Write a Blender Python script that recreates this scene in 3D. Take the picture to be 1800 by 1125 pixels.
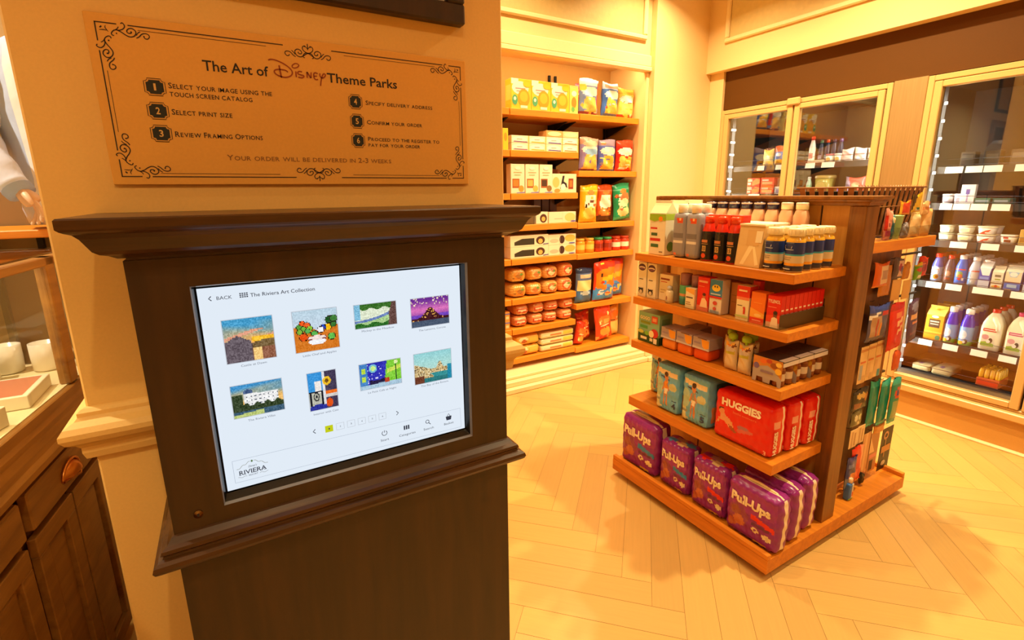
import bpy, math, random
from mathutils import Vector, Matrix
PI = math.pi
for _o in list(bpy.data.objects):
    bpy.data.objects.remove(_o)
SC = bpy.context.scene
COL = SC.collection

# ------------------------------------------------------------------ camera
cd = bpy.data.cameras.new('camera')
cam = bpy.data.objects.new('camera', cd)
COL.objects.link(cam)
SC.camera = cam
FPX, YAW, PITCH, ROLL, PY = 857.83, .523803, .222646, -.011262, 532.47
cd.sensor_fit = 'HORIZONTAL'
cd.sensor_width = 36.0
cd.lens = FPX * 36.0 / 1800.0
cd.shift_y = -(562.5 - PY) / 1800.0
cd.clip_start = .02
_fw = Vector((math.sin(YAW) * math.cos(PITCH), math.cos(YAW) * math.cos(PITCH), -math.sin(PITCH)))
_rt = Vector((math.cos(YAW), -math.sin(YAW), 0))
_up = _rt.cross(_fw)
_r = math.cos(ROLL) * _rt + math.sin(ROLL) * _up
_u = -math.sin(ROLL) * _rt + math.cos(ROLL) * _up
cam.matrix_world = Matrix(((_r.x, _u.x, -_fw.x, 0), (_r.y, _u.y, -_fw.y, 0), (_r.z, _u.z, -_fw.z, 1.5), (0, 0, 0, 1)))

# ------------------------------------------------------------------ world, exposure, lamp colours
SC.view_settings.view_transform = 'Standard'
SC.view_settings.look = 'None'
SC.view_settings.gamma = 1.0
SC.view_settings.exposure = 0.0
SC.view_settings.use_curve_mapping = False
wd = bpy.data.worlds.new('world')
SC.world = wd
wd.use_nodes = True
wd.node_tree.nodes['Background'].inputs[0].default_value = (1.0, .74, .4, 1)
wd.node_tree.nodes['Background'].inputs[1].default_value = .025
WARM = (1.0, .79, .44)
COOL = (1.0, .93, .78)
# x, y, power of unseen ceiling lamps: some read off shadows, others added fill
DOWNLIGHTS = [(2.42, .72, 40), (2.95, 1.6, 46), (1.75, 2.5, 21), (2.95, 2.62, 27), (1.12, 1.45, 13), (.1, -.6, 13), (-1.5, 1.9, 48), (2.0, -1.1, 15), (-1.4, -.4, 18)]
CEIL = 3.25
NICHE_POWER = 11
COOLER_POWER = 15
CASE_POWER = 2.5

# ------------------------------------------------------------------ colour and materials
def lin(c):
    def f(x):
        x /= 255.0
        return x / 12.92 if x <= .04045 else ((x + .055) / 1.055) ** 2.4
    return (f(c[0]), f(c[1]), f(c[2]), 1.0)

MATS = {}
def _new(name):
    m = bpy.data.materials.new(name)
    m.use_nodes = True
    nt = m.node_tree
    b = nt.nodes['Principled BSDF']
    MATS[name] = m
    return m, nt, b
def N(nt, t, **kw):
    n = nt.nodes.new(t)
    for k, v in kw.items():
        setattr(n, k, v)
    return n
def attr_mat(name, rough, bump=0, scale=60, spec=.5, trans=0, metal=0, coat=0):
    m, nt, b = _new(name)
    a = N(nt, 'ShaderNodeAttribute', attribute_name='Col')
    nt.links.new(a.outputs['Color'], b.inputs['Base Color'])
    b.inputs['Roughness'].default_value = rough
    b.inputs['Specular IOR Level'].default_value = spec
    b.inputs['Metallic'].default_value = metal
    b.inputs['Coat Weight'].default_value = coat
    if bump:
        tc = N(nt, 'ShaderNodeTexCoord'); no = N(nt, 'ShaderNodeTexNoise'); bp = N(nt, 'ShaderNodeBump')
        no.inputs['Scale'].default_value = scale
        no.inputs['Detail'].default_value = 3
        bp.inputs['Strength'].default_value = bump
        bp.inputs['Distance'].default_value = .01
        nt.links.new(tc.outputs['Object'], no.inputs['Vector'])
        nt.links.new(no.outputs['Fac'], bp.inputs['Height'])
        nt.links.new(bp.outputs['Normal'], b.inputs['Normal'])
    return m
attr_mat('print', .42)
attr_mat('matte', .8)
attr_mat('gloss', .22)
attr_mat('film', .28, bump=.35, scale=28)
attr_mat('metal', .32, metal=1.0, bump=.03, scale=200)
attr_mat('cloth', .85, bump=.5, scale=14)
attr_mat('skin', .45, bump=.05, scale=80)
def wood(name, c1, c2, rough, sx=2, sy=2, sz=2, scale=6, coat=0, spec=.5):
    m, nt, b = _new(name)
    tc = N(nt, 'ShaderNodeTexCoord'); mp = N(nt, 'ShaderNodeMapping'); no = N(nt, 'ShaderNodeTexNoise'); cr = N(nt, 'ShaderNodeValToRGB')
    mp.inputs['Scale'].default_value = (sx, sy, sz)
    no.inputs['Scale'].default_value = scale
    no.inputs['Detail'].default_value = 7
    no.inputs['Roughness'].default_value = .62
    no.inputs['Distortion'].default_value = .4
    cr.color_ramp.elements[0].color = lin(c1)
    cr.color_ramp.elements[0].position = .33
    cr.color_ramp.elements[1].color = lin(c2)
    cr.color_ramp.elements[1].position = .68
    nt.links.new(tc.outputs['Object'], mp.inputs['Vector'])
    nt.links.new(mp.outputs['Vector'], no.inputs['Vector'])
    nt.links.new(no.outputs['Fac'], cr.inputs['Fac'])
    nt.links.new(cr.outputs['Color'], b.inputs['Base Color'])
    b.inputs['Roughness'].default_value = rough
    b.inputs['Coat Weight'].default_value = coat
    b.inputs['Specular IOR Level'].default_value = spec
    bp = N(nt, 'ShaderNodeBump')
    bp.inputs['Strength'].default_value = .08
    bp.inputs['Distance'].default_value = .004
    nt.links.new(no.outputs['Fac'], bp.inputs['Height'])
    nt.links.new(bp.outputs['Normal'], b.inputs['Normal'])
    return m
wood('kiosk_wood', (42, 24, 7), (60, 35, 11), .42, 9, 9, .8, 3)
wood('kiosk_wood_long', (48, 27, 8), (80, 47, 16), .3, 1, 14, 14, 3)
wood('shelf_wood', (198, 112, 18), (226, 138, 28), .45, 14, 1, 14, 3)
wood('shelf_wood_x', (212, 122, 20), (234, 148, 34), .45, 1, 14, 14, 3)
wood('panel_wood', (208, 144, 58), (226, 164, 74), .5, 10, 10, 1, 3)
wood('post_wood', (112, 66, 14), (150, 92, 26), .4, 14, 14, 1, 3)
wood('case_wood', (132, 88, 34), (166, 116, 50), .42, 10, 1, 10, 3)
def plain(name, c, rough, bump=.05, scale=180, metal=0, spec=.5, vary=.06):
    m, nt, b = _new(name)
    tc = N(nt, 'ShaderNodeTexCoord'); no = N(nt, 'ShaderNodeTexNoise'); cr = N(nt, 'ShaderNodeValToRGB')
    no.inputs['Scale'].default_value = scale
    no.inputs['Detail'].default_value = 4
    l = lin(c)
    cr.color_ramp.elements[0].color = (l[0] * (1 - vary), l[1] * (1 - vary), l[2] * (1 - vary), 1)
    cr.color_ramp.elements[1].color = (min(1, l[0] * (1 + vary)), min(1, l[1] * (1 + vary)), min(1, l[2] * (1 + vary)), 1)
    nt.links.new(tc.outputs['Object'], no.inputs['Vector'])
    nt.links.new(no.outputs['Fac'], cr.inputs['Fac'])
    nt.links.new(cr.outputs['Color'], b.inputs['Base Color'])
    b.inputs['Roughness'].default_value = rough
    b.inputs['Metallic'].default_value = metal
    b.inputs['Specular IOR Level'].default_value = spec
    bp = N(nt, 'ShaderNodeBump')
    bp.inputs['Strength'].default_value = bump
    bp.inputs['Distance'].default_value = .003
    nt.links.new(no.outputs['Fac'], bp.inputs['Height'])
    nt.links.new(bp.outputs['Normal'], b.inputs['Normal'])
    return m
plain('wall_paint', (236, 203, 142), .7)
plain('pillar_paint', (236, 188, 106), .62)
plain('trim_paint', (240, 214, 160), .45, bump=.02)
plain('wallpaper', (210, 184, 120), .6, bump=.5, scale=30, vary=.1)
plain('ceiling_paint', (235, 220, 190), .8)
plain('header_brown', (92, 54, 8), .6, bump=.03, spec=.2)
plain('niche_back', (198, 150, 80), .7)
plain('frame_cream', (212, 172, 108), .35, bump=.02)
plain('kick_paint', (196, 142, 68), .45, bump=.02)
plain('sign_board', (228, 164, 68), .6, bump=.02)
plain('cooler_dark', (52, 50, 46), .5, bump=.02)
plain('rubber_black', (18, 17, 16), .55, bump=.02)
plain('wire_black', (26, 25, 24), .4, bump=.02)
plain('brass', (110, 72, 30), .45, metal=1, bump=.05)
plain('bezel_black', (14, 14, 15), .25, bump=.02)
def steel():
    m, nt, b = _new('steel')
    tc = N(nt, 'ShaderNodeTexCoord'); mp = N(nt, 'ShaderNodeMapping'); no = N(nt, 'ShaderNodeTexNoise'); cr = N(nt, 'ShaderNodeValToRGB')
    mp.inputs['Scale'].default_value = (1, 60, 2)
    no.inputs['Scale'].default_value = 3
    cr.color_ramp.elements[0].color = lin((190, 162, 112))
    cr.color_ramp.elements[1].color = lin((214, 184, 130))
    nt.links.new(tc.outputs['Object'], mp.inputs['Vector'])
    nt.links.new(mp.outputs['Vector'], no.inputs['Vector'])
    nt.links.new(no.outputs['Fac'], cr.inputs['Fac'])
    nt.links.new(cr.outputs['Color'], b.inputs['Base Color'])
    b.inputs['Metallic'].default_value = .85
    b.inputs['Roughness'].default_value = .42
steel()
def glass(name, tint, r0):
    """thin clear pane: transparent, with a reflection that grows towards grazing angles"""
    m = bpy.data.materials.new(name)
    m.use_nodes = True
    nt = m.node_tree
    nt.nodes.clear()
    out = N(nt, 'ShaderNodeOutputMaterial'); mx = N(nt, 'ShaderNodeMixShader'); tr = N(nt, 'ShaderNodeBsdfTransparent'); gl = N(nt, 'ShaderNodeBsdfGlossy')
    lw = N(nt, 'ShaderNodeLayerWeight'); pw = N(nt, 'ShaderNodeMath', operation='POWER'); ma = N(nt, 'ShaderNodeMath', operation='MULTIPLY_ADD')
    lw.inputs['Blend'].default_value = .5
    pw.inputs[1].default_value = 5
    ma.inputs[1].default_value = 1 - r0
    ma.inputs[2].default_value = r0
    tr.inputs[0].default_value = tint
    gl.inputs['Roughness'].default_value = .02
    nt.links.new(lw.outputs['Facing'], pw.inputs[0]); nt.links.new(pw.outputs[0], ma.inputs[0])
    nt.links.new(ma.outputs[0], mx.inputs[0]); nt.links.new(tr.outputs[0], mx.inputs[1]); nt.links.new(gl.outputs[0], mx.inputs[2])
    nt.links.new(mx.outputs[0], out.inputs[0])
    MATS[name] = m
glass('glass', (.95, .96, .95, 1), .045)
glass('cooler_glass', (.96, .97, .96, 1), .14)
glass('acrylic', (.95, .95, .93, 1), .05)
def emit(name, strength, attr=True, color=None):
    m = bpy.data.materials.new(name)
    m.use_nodes = True
    nt = m.node_tree
    nt.nodes.clear()
    out = N(nt, 'ShaderNodeOutputMaterial'); e = N(nt, 'ShaderNodeEmission')
    e.inputs[1].default_value = strength
    if attr:
        a = N(nt, 'ShaderNodeAttribute', attribute_name='Col')
        nt.links.new(a.outputs['Color'], e.inputs[0])
    else:
        e.inputs[0].default_value = color
    nt.links.new(e.outputs[0], out.inputs[0])
    MATS[name] = m
emit('screen_glow', 1.0)
emit('lamp_warm', 6.0, False, (*WARM, 1))
emit('lamp_cool', 5.0, False, (*COOL, 1))
def floor_mat():
    m, nt, b = _new('floor_planks')
    a = N(nt, 'ShaderNodeAttribute', attribute_name='Col')
    uv = N(nt, 'ShaderNodeUVMap', uv_map='plank')
    mp = N(nt, 'ShaderNodeMapping'); no = N(nt, 'ShaderNodeTexNoise'); mr = N(nt, 'ShaderNodeMapRange'); mx = N(nt, 'ShaderNodeMix', data_type='RGBA', blend_type='MULTIPLY')
    mp.inputs['Scale'].default_value = (1.2, 22, 1)
    no.inputs['Scale'].default_value = 4
    no.inputs['Detail'].default_value = 6
    mr.inputs['To Min'].default_value = .9
    mr.inputs['To Max'].default_value = 1.06
    mx.inputs['Factor'].default_value = 1
    nt.links.new(uv.outputs[0], mp.inputs['Vector'])
    nt.links.new(mp.outputs[0], no.inputs['Vector'])
    nt.links.new(no.outputs['Fac'], mr.inputs['Value'])
    nt.links.new(a.outputs['Color'], mx.inputs['A'])
    nt.links.new(mr.outputs[0], mx.inputs['B'])
    nt.links.new(mx.outputs['Result'], b.inputs['Base Color'])
    b.inputs['Roughness'].default_value = .42
    bp = N(nt, 'ShaderNodeBump')
    bp.inputs['Strength'].default_value = .06
    bp.inputs['Distance'].default_value = .003
    nt.links.new(no.outputs['Fac'], bp.inputs['Height'])
    nt.links.new(bp.outputs['Normal'], b.inputs['Normal'])
floor_mat()

# ------------------------------------------------------------------ text
_TX = {}
def text_mesh(s, bold=0.0):
    k = (s, bold)
    if k in _TX:
        return _TX[k]
    cu = bpy.data.curves.new('lettering', 'FONT')
    cu.body = s
    cu.resolution_u = 2
    cu.offset = bold
    ob = bpy.data.objects.new('lettering', cu)
    COL.objects.link(ob)
    dg = bpy.context.evaluated_depsgraph_get()
    dg.update()
    me = bpy.data.meshes.new_from_object(ob.evaluated_get(dg))
    vs = [(v.co.x, v.co.y) for v in me.vertices]
    fs = [tuple(p.vertices) for p in me.polygons]
    bpy.data.objects.remove(ob)
    bpy.data.curves.remove(cu)
    bpy.data.meshes.remove(me)
    if not vs:
        vs = [(0, 0), (1, 0), (1, 1)]; fs = []
    x0 = min(v[0] for v in vs); x1 = max(v[0] for v in vs)
    _TX[k] = (vs, fs, x0, x1)
    return _TX[k]
CAPH = max(v[1] for v in text_mesh('H')[0])

# ------------------------------------------------------------------ mesh builder
class MB:
    def __init__(s):
        s.v = []; s.f = []; s.c = []; s.m = []; s.s = []; s.uv = []
    def add(s, vs, fs, col, mat='print', smooth=False):
        o = len(s.v)
        s.v += [tuple(p) for p in vs]
        multi = isinstance(col, list)
        for i, f in enumerate(fs):
            s.f.append([o + k for k in f])
            s.c.append(col[i] if multi else col)
            s.m.append(mat); s.s.append(smooth)
        return s
    def box(s, x0, x1, y0, y1, z0, z1, col=(200, 200, 200), mat='print', b=0.0):
        if b <= 0:
            vs = [(x0, y0, z0), (x1, y0, z0), (x1, y1, z0), (x0, y1, z0), (x0, y0, z1), (x1, y0, z1), (x1, y1, z1), (x0, y1, z1)]
            fs = [(0, 3, 2, 1), (4, 5, 6, 7), (0, 1, 5, 4), (1, 2, 6, 5), (2, 3, 7, 6), (3, 0, 4, 7)]
            return s.add(vs, fs, col, mat)
        lo = (x0, y0, z0); hi = (x1, y1, z1)
        vs = []
        for k in range(8):
            sg = [(k >> a) & 1 for a in range(3)]
            out = [hi[a] if sg[a] else lo[a] for a in range(3)]
            inn = [hi[a] - b if sg[a] else lo[a] + b for a in range(3)]
            for a in range(3):
                p = list(inn); p[a] = out[a]
                vs.append(p)
        fs = []
        for a in range(3):
            b1, c1 = (a + 1) % 3, (a + 2) % 3
            for sgn in (0, 1):
                q = []
                for (p, r) in ((0, 0), (1, 0), (1, 1), (0, 1)):
                    q.append(3 * ((sgn << a) | (p << b1) | (r << c1)) + a)
                fs.append(q if sgn else q[::-1])
            for p in (0, 1):
                for r in (0, 1):
                    k0 = (p << b1) | (r << c1); k1 = k0 | (1 << a)
                    q = [3 * k0 + b1, 3 * k1 + b1, 3 * k1 + c1, 3 * k0 + c1]
                    fs.append(q if p != r else q[::-1])
        for k in range(8):
            fs.append((3 * k, 3 * k + 1, 3 * k + 2))
        return s.add(vs, fs, col, mat)
    def grid(s, fn, nu, nv, colfn, mat='print', smooth=True):
        vs = [fn(i / nu, j / nv) for j in range(nv + 1) for i in range(nu + 1)]
        fs = []; cs = []
        for j in range(nv):
            for i in range(nu):
                a = j * (nu + 1) + i
                fs.append((a, a + 1, a + nu + 2, a + nu + 1))
                cs.append(colfn((i + .5) / nu, (j + .5) / nv) if callable(colfn) else colfn)
        return s.add(vs, fs, cs, mat, smooth)
    def lathe(s, prof, n=20, col=(200, 200, 200), mat='gloss', cx=0, cy=0, smooth=True, cap=True, sx=1, sy=1, power=1):
        """prof: [(r, z, colour for the ring above)]"""
        vs = []; fs = []; cs = []
        def sq(t):
            c, q = math.cos(t), math.sin(t)
            if power != 1:
                k = (abs(c) ** power + abs(q) ** power) ** (-1.0 / power)
                c *= k; q *= k
            return c, q
        for p in prof:
            for i in range(n):
                c, q = sq(2 * PI * i / n + PI / n)
                vs.append((cx + sx * p[0] * c, cy + sy * p[0] * q, p[1]))
        for j in range(len(prof) - 1):
            cc = prof[j][2] if len(prof[j]) > 2 and prof[j][2] else col
            for i in range(n):
                a = j * n + i; b = j * n + (i + 1) % n
                fs.append((a, b, b + n, a + n)); cs.append(cc)
        if cap:
            fs.append(tuple(range(n))[::-1]); cs.append(prof[0][2] if len(prof[0]) > 2 and prof[0][2] else col)
            fs.append(tuple((len(prof) - 1) * n + i for i in range(n))); cs.append(prof[-1][2] if len(prof[-1]) > 2 and prof[-1][2] else cs[-2])
        return s.add(vs, fs, cs, mat, smooth)
    def prism(s, poly, axis, a0, a1, col, mat='print'):
        """poly in the two other axes (in xyz order), extruded along axis"""
        def P(p, t):
            q = [p[0], p[1]]; q.insert(axis, t)
            return q
        n = len(poly)
        vs = [P(p, a0) for p in poly] + [P(p, a1) for p in poly]
        fs = [tuple(range(n))[::-1], tuple(range(n, 2 * n))]
        for i in range(n):
            j = (i + 1) % n
            fs.append((i, j, n + j, n + i))
        return s.add(vs, fs, col, mat)
    def tube(s, pts, r, n=8, col=(30, 30, 30), mat='metal', closed=False):
        P = [Vector(p) for p in pts]
        rr = r if isinstance(r, (list, tuple)) else [r] * len(P)
        vs = []; fs = []
        up = None
        for i, p in enumerate(P):
            if closed:
                t = P[(i + 1) % len(P)] - P[i - 1]
            else:
                t = P[min(i + 1, len(P) - 1)] - P[max(i - 1, 0)]
            t.normalize()
            if up is None:
                up = Vector((0, 0, 1)) if abs(t.z) < .9 else Vector((1, 0, 0))
            a = t.cross(up)
            if a.length < 1e-4:
                a = t.cross(Vector((0, 1, 0)))
            a.normalize(); b = a.cross(t); up = b
            for k in range(n):
                q = 2 * PI * k / n
                vs.append(p + rr[i] * (math.cos(q) * a + math.sin(q) * b))
        m = len(P)
        for i in range(m if closed else m - 1):
            for k in range(n):
                a = i * n + k; b = i * n + (k + 1) % n
                c = ((i + 1) % m) * n + k; d = ((i + 1) % m) * n + (k + 1) % n
                fs.append((a, b, d, c))
        if not closed:
            fs.append(tuple(range(n))); fs.append(tuple((m - 1) * n + k for k in range(n)))
        return s.add(vs, fs, col, mat, True)
    def moulding(s, x0, x1, y0, y1, prof, col, mat):
        """profile (outward offset, z) run round left, front and right of a block; the back is open"""
        vs = []; fs = []
        for o, z in prof:
            vs += [(x0 - o, y1, z), (x0 - o, y0 - o, z), (x1 + o, y0 - o, z), (x1 + o, y1, z)]
        n = len(prof)
        for j in range(n - 1):
            for k in range(3):
                a = 4 * j + k
                fs.append((a, a + 1, a + 5, a + 4))
        fs.append((0, 1, 2, 3)[::-1]); fs.append(tuple(4 * (n - 1) + k for k in range(4)))
        fs.append(tuple(4 * j for j in range(n))); fs.append(tuple(4 * j + 3 for j in range(n))[::-1])
        return s.add(vs, fs, col, mat)
    def text(s, string, x0, x1, y, h, fn, col, mat='print', bold=0.0, slant=0.0, arch=None):
        """lettering between x0 and x1 with base line y and cap height h, laid on fn(x, y)"""
        vs, fs, a, b = text_mesh(string, bold)
        k = (x1 - x0) / max(1e-6, b - a)
        q = h / CAPH
        out = []
        for (x, yy) in vs:
            X = x0 + (x - a) * k + slant * yy * q; Y = y + yy * q
            if arch:
                Y += arch(X)
            out.append(fn(X, Y))
        return s.add(out, fs, col, mat)
    def stroke(s, pts, w, fn, col, mat='print', taper=False):
        n = len(pts); L = []; R = []
        for i, (x, y) in enumerate(pts):
            x0, y0 = pts[max(0, i - 1)]; x1, y1 = pts[min(n - 1, i + 1)]
            dx, dy = x1 - x0, y1 - y0
            l = math.hypot(dx, dy) or 1
            ww = w * .5 * ((.35 + .65 * math.sin(PI * (i + .5) / n)) if taper else 1)
            L.append((x - dy / l * ww, y + dx / l * ww)); R.append((x + dy / l * ww, y - dx / l * ww))
        vs = [fn(*p) for p in L] + [fn(*p) for p in R]
        return s.add(vs, [(i, i + 1, n + i + 1, n + i) for i in range(n - 1)], col, mat)
    def disc(s, x, y, rx, ry, fn, col, mat='print', n=18):
        vs = [fn(x, y)]
        for q in (.5, 1):
            vs += [fn(x + q * rx * math.cos(2 * PI * i / n), y + q * ry * math.sin(2 * PI * i / n)) for i in range(n)]
        fs = [(0, 1 + i, 1 + (i + 1) % n) for i in range(n)] + [(1 + i, 1 + n + i, 1 + n + (i + 1) % n, 1 + (i + 1) % n) for i in range(n)]
        return s.add(vs, fs, col, mat)
    def rect(s, x0, x1, y0, y1, fn, col, mat='print', nx=1):
        vs = []
        for i in range(nx + 1):
            x = x0 + (x1 - x0) * i / nx
            vs += [fn(x, y0), fn(x, y1)]
        return s.add(vs, [(2 * i, 2 * i + 2, 2 * i + 3, 2 * i + 1) for i in range(nx)], col, mat)
    def art(s, shapes, w, h, fn, mat='print', nx=1, eps=.0003):
        """flat artwork: ('r',u0,v0,u1,v1,c) ('e',u,v,ru,rv,c) ('p',pts,c) ('t',string,u0,u1,v,height,c[,bold])"""
        for k, a in enumerate(shapes):
            e = eps * (k + 1)
            g = lambda x, y, e=e: fn(x, y, e)
            if a[0] == 'r':
                s.rect(a[1] * w, a[3] * w, a[2] * h, a[4] * h, g, a[5], mat, nx)
            elif a[0] == 'e':
                s.disc(a[1] * w, a[2] * h, a[3] * w, a[4] * h, g, a[5], mat)
            elif a[0] == 'p':
                s.add([g(u * w, v * h) for u, v in a[1]], [tuple(range(len(a[1])))], a[2], mat)
            elif a[0] == 't':
                s.text(a[1], a[2] * w, a[3] * w, a[4] * h, a[5] * h, g, a[6], mat, a[7] if len(a) > 7 else .015)
        return s
    def carton(s, w, d, h, base, front=(), side=(), top=(), b=.0015, z=0, mat='print'):
        s.box(-w / 2, w / 2, -d / 2, d / 2, z, z + h, base, mat, b)
        s.art(front, w, h, lambda x, y, e: (x - w / 2, -d / 2 - e, z + y), mat)
        s.art(side, d, h, lambda x, y, e: (w / 2 + e, x - d / 2, z + y), mat)
        s.art(side, d, h, lambda x, y, e: (-w / 2 - e, d / 2 - x, z + y), mat)
        s.art(top, w, d, lambda x, y, e: (x - w / 2, y - d / 2, z + h + e), mat)
        return s
    def rbox(s, w, d, h, r, base, shapes=(), side=(), n=14, nv=None, bulge=0.0, mat='film', top=None, seed=0, crump=0.0):
        rnd = random.Random(seed)
        ph = [rnd.uniform(0, 6.28) for _ in range(6)]
        hx, hy, hz = w / 2, d / 2, h / 2
        r = min(r, hx * .98, hy * .98, hz * .98)
        nv = nv or n
        def P(x, y, z):
            q = [max(-hx + r, min(hx - r, x)), max(-hy + r, min(hy - r, y)), max(-hz + r, min(hz - r, z))]
            dv = Vector((x - q[0], y - q[1], z - q[2]))
            if dv.length > 1e-9:
                dv = dv.normalized() * r
            u, v, t = x / hx, y / hy, z / hz
            bx = bulge * (1 - v * v) * (1 - t * t); by = bulge * (1 - u * u) * (1 - t * t)
            o = Vector(q) + dv
            o.x += bx * (1 if u > .99 else -1 if u < -.99 else 0)
            o.y += by * (1 if v > .99 else -1 if v < -.99 else 0)
            if crump:
                k = crump * (math.sin(23 * x / w * 2 + ph[0] + 9 * z / h) * math.sin(17 * z / h + ph[1]) + .6 * math.sin(31 * z / h + ph[2] + 13 * y / d))
                o += dv.normalized() * k if dv.length else Vector()
            return (o.x, o.y, max(0.0, o.z + hz))
        def ax(t, H, r):
            return -H + 2 * H * t
        sp = lambda t: t + 0.0 * t
        def face(name, fn, nu, nvv, cf):
            s.grid(fn, nu, nvv, cf, mat, True)
        def raster(shapes, base):
            flat = [a for a in shapes if a[0] != 't']
            if not flat:
                return base
            return lambda u, v: pick(flat, u, v, base)
        m = lambda t: (t * 1.0)
        face('f', lambda u, v: P(-hx + w * u, -hy, -hz + h * v), n, nv, raster(shapes, base))
        face('b', lambda u, v: P(hx - w * u, hy, -hz + h * v), 8, 8, base)
        face('r', lambda u, v: P(hx, -hy + d * u, -hz + h * v), 8, nv, raster(side, base))
        face('l', lambda u, v: P(-hx, hy - d * u, -hz + h * v), 8, nv, raster(side, base))
        face('t', lambda u, v: P(-hx + w * u, -hy + d * v, hz), 10, 8, (lambda u, v: pick(top, u, v, base)) if top else base)
        face('o', lambda u, v: P(-hx + w * u, hy - d * v, -hz), 4, 4, base)
        F = lambda x, y, e: (x - hx, P(x - hx, -hy, y - hz)[1] - e - .0006 - 1.1 * crump, y)
        S = lambda x, y, e: (P(hx, x - hy, y - hz)[0] + e + .0006 + crump, x - hy, y)
        s.art([a for a in shapes if a[0] == 't'], w, h, F, mat, eps=.0004)
        s.art([a for a in side if a[0] == 't'], d, h, S, mat, eps=.0004)
        return s
    def bag(s, w, h, t, base, shapes=(), seed=0, nx=14, ny=18, mat='film', back=None, seal=True):
        rnd = random.Random(seed)
        ph = [rnd.uniform(0, 6.28) for _ in range(8)]
        flat = [a for a in shapes if a[0] != 't']
        def prof(u, v):
            a = max(0.0, 1 - abs(2 * u - 1) ** 3.2) ** .6
            b = max(0.0, 1 - abs(2 * v - 1) ** 5) ** .7
            k = .5 * t * a * b
            k *= 1 + .16 * math.sin(7 * u + ph[0] + 3 * v) * math.sin(6 * v + ph[1]) + .1 * math.sin(15 * v + ph[2] + 8 * u)
            return max(k, .0007)
        def pos(u, v, sg, e=0):
            edge = 1 - .075 * (1 - abs(2 * v - 1) ** 2.5) + .015 * math.sin(9 * v + ph[3])
            wv = .004 * math.sin(30 * u + ph[4]) * max(0, abs(2 * v - 1) - .86) / .14
            return ((u - .5) * w * edge, sg * (prof(u, v) + e) + wv, v * h + .006 * math.sin(5 * u + ph[5]) * (1 if v > .9 else 0))
        s.grid(lambda u, v: pos(u, v, -1), nx, ny, (lambda u, v: pick(flat, u, v, base)) if flat else base, mat)
        s.grid(lambda u, v: pos(1 - u, v, 1), nx // 2, ny // 2, back or base, mat)
        s.art([a for a in shapes if a[0] == 't'], w, h, lambda x, y, e: pos(x / w, y / h, -1, e + .0008), mat, eps=.0004)
        return s
    def data(s, name):
        me = bpy.data.meshes.new(name)
        me.from_pydata(s.v, [], s.f)
        keys = []
        idx = []
        for k in s.m:
            if k not in keys:
                keys.append(k)
            idx.append(keys.index(k))
        for k in keys:
            me.materials.append(MATS[k])
        me.polygons.foreach_set('material_index', idx)
        me.polygons.foreach_set('use_smooth', s.s)
        ca = me.color_attributes.new('Col', 'FLOAT_COLOR', 'CORNER')
        buf = []
        cache = {}
        for p, c in zip(s.f, s.c):
            l = cache.get(c)
            if l is None:
                l = cache[c] = lin(c)
            buf += l * len(p)
        ca.data.foreach_set('color', buf)
        me.update()
        return me

def pick(shapes, u, v, base):
    c = base
    for a in shapes:
        if a[0] == 'r':
            if a[1] <= u <= a[3] and a[2] <= v <= a[4]:
                c = a[5]
        elif a[0] == 'e':
            if ((u - a[1]) / a[3]) ** 2 + ((v - a[2]) / a[4]) ** 2 <= 1:
                c = a[5]
        elif a[0] == 'p':
            ins = False; P = a[1]
            for i in range(len(P)):
                (x0, y0), (x1, y1) = P[i - 1], P[i]
                if (y0 > v) != (y1 > v) and u < (x1 - x0) * (v - y0) / (y1 - y0) + x0:
                    ins = not ins
            if ins:
                c = a[2]
    return c

# ------------------------------------------------------------------ objects
def link(o, parent=None):
    COL.objects.link(o)
    if parent:
        o.parent = parent
    return o
def tag(o, label=None, cat=None, group=None, kind=None):
    if label: o['label'] = label
    if cat: o['category'] = cat
    if group: o['group'] = group
    if kind: o['kind'] = kind
    return o
def thing(name, label, cat, loc=(0, 0, 0), rz=0, group=None):
    o = bpy.data.objects.new(name, None)
    o.empty_display_size = .05
    o.location = loc
    o.rotation_euler = (0, 0, rz)
    link(o)
    return tag(o, label, cat, group)
def part(name, mb, parent, label=None, loc=None):
    o = bpy.data.objects.new(name, mb.data(name) if isinstance(mb, MB) else mb)
    link(o, parent)
    if loc: o.location = loc
    if label: o['label'] = label
    return o
def struct(name, mb, parent=None):
    o = part(name, mb, parent)
    if not parent: o['kind'] = 'structure'
    return o
def spawn(proto, name, label, cat, loc, rz=0, group=None, rot=None):
    """proto: [(part name or None for the thing itself, mesh, index of the parent in the list or None)]"""
    made = []
    if proto[0][0] is None:
        root = link(bpy.data.objects.new(name, proto[0][1]))
        rest = proto[1:]
        made.append(root)
    else:
        root = bpy.data.objects.new(name, None)
        root.empty_display_size = .03
        link(root)
        rest = proto
    for p in rest:
        o = bpy.data.objects.new(p[0], p[1])
        link(o, made[p[2]] if len(p) > 2 and p[2] is not None else root)
        made.append(o)
    root.location = loc
    root.rotation_euler = rot if rot else (0, 0, rz)
    return tag(root, label, cat, group)
ORD = ['first', 'second', 'third', 'fourth', 'fifth', 'sixth', 'seventh', 'eighth', 'ninth', 'tenth', 'eleventh', 'twelfth']
def clutter(seed, n, pal, u0=.05, v0=.05, u1=.95, v1=.95):
    """small printed blocks and dots of packaging artwork"""
    rnd = random.Random(seed)
    out = []
    for _ in range(n):
        u = rnd.uniform(u0, u1); v = rnd.uniform(v0, v1); c = rnd.choice(pal)
        if rnd.random() < .5:
            out.append(('e', u, v, rnd.uniform(.04, .11), rnd.uniform(.025, .06), c))
        else:
            a = rnd.uniform(.05, .16)
            out.append(('r', u - a, v - .012, u + a, v + .014, c))
    return out
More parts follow.
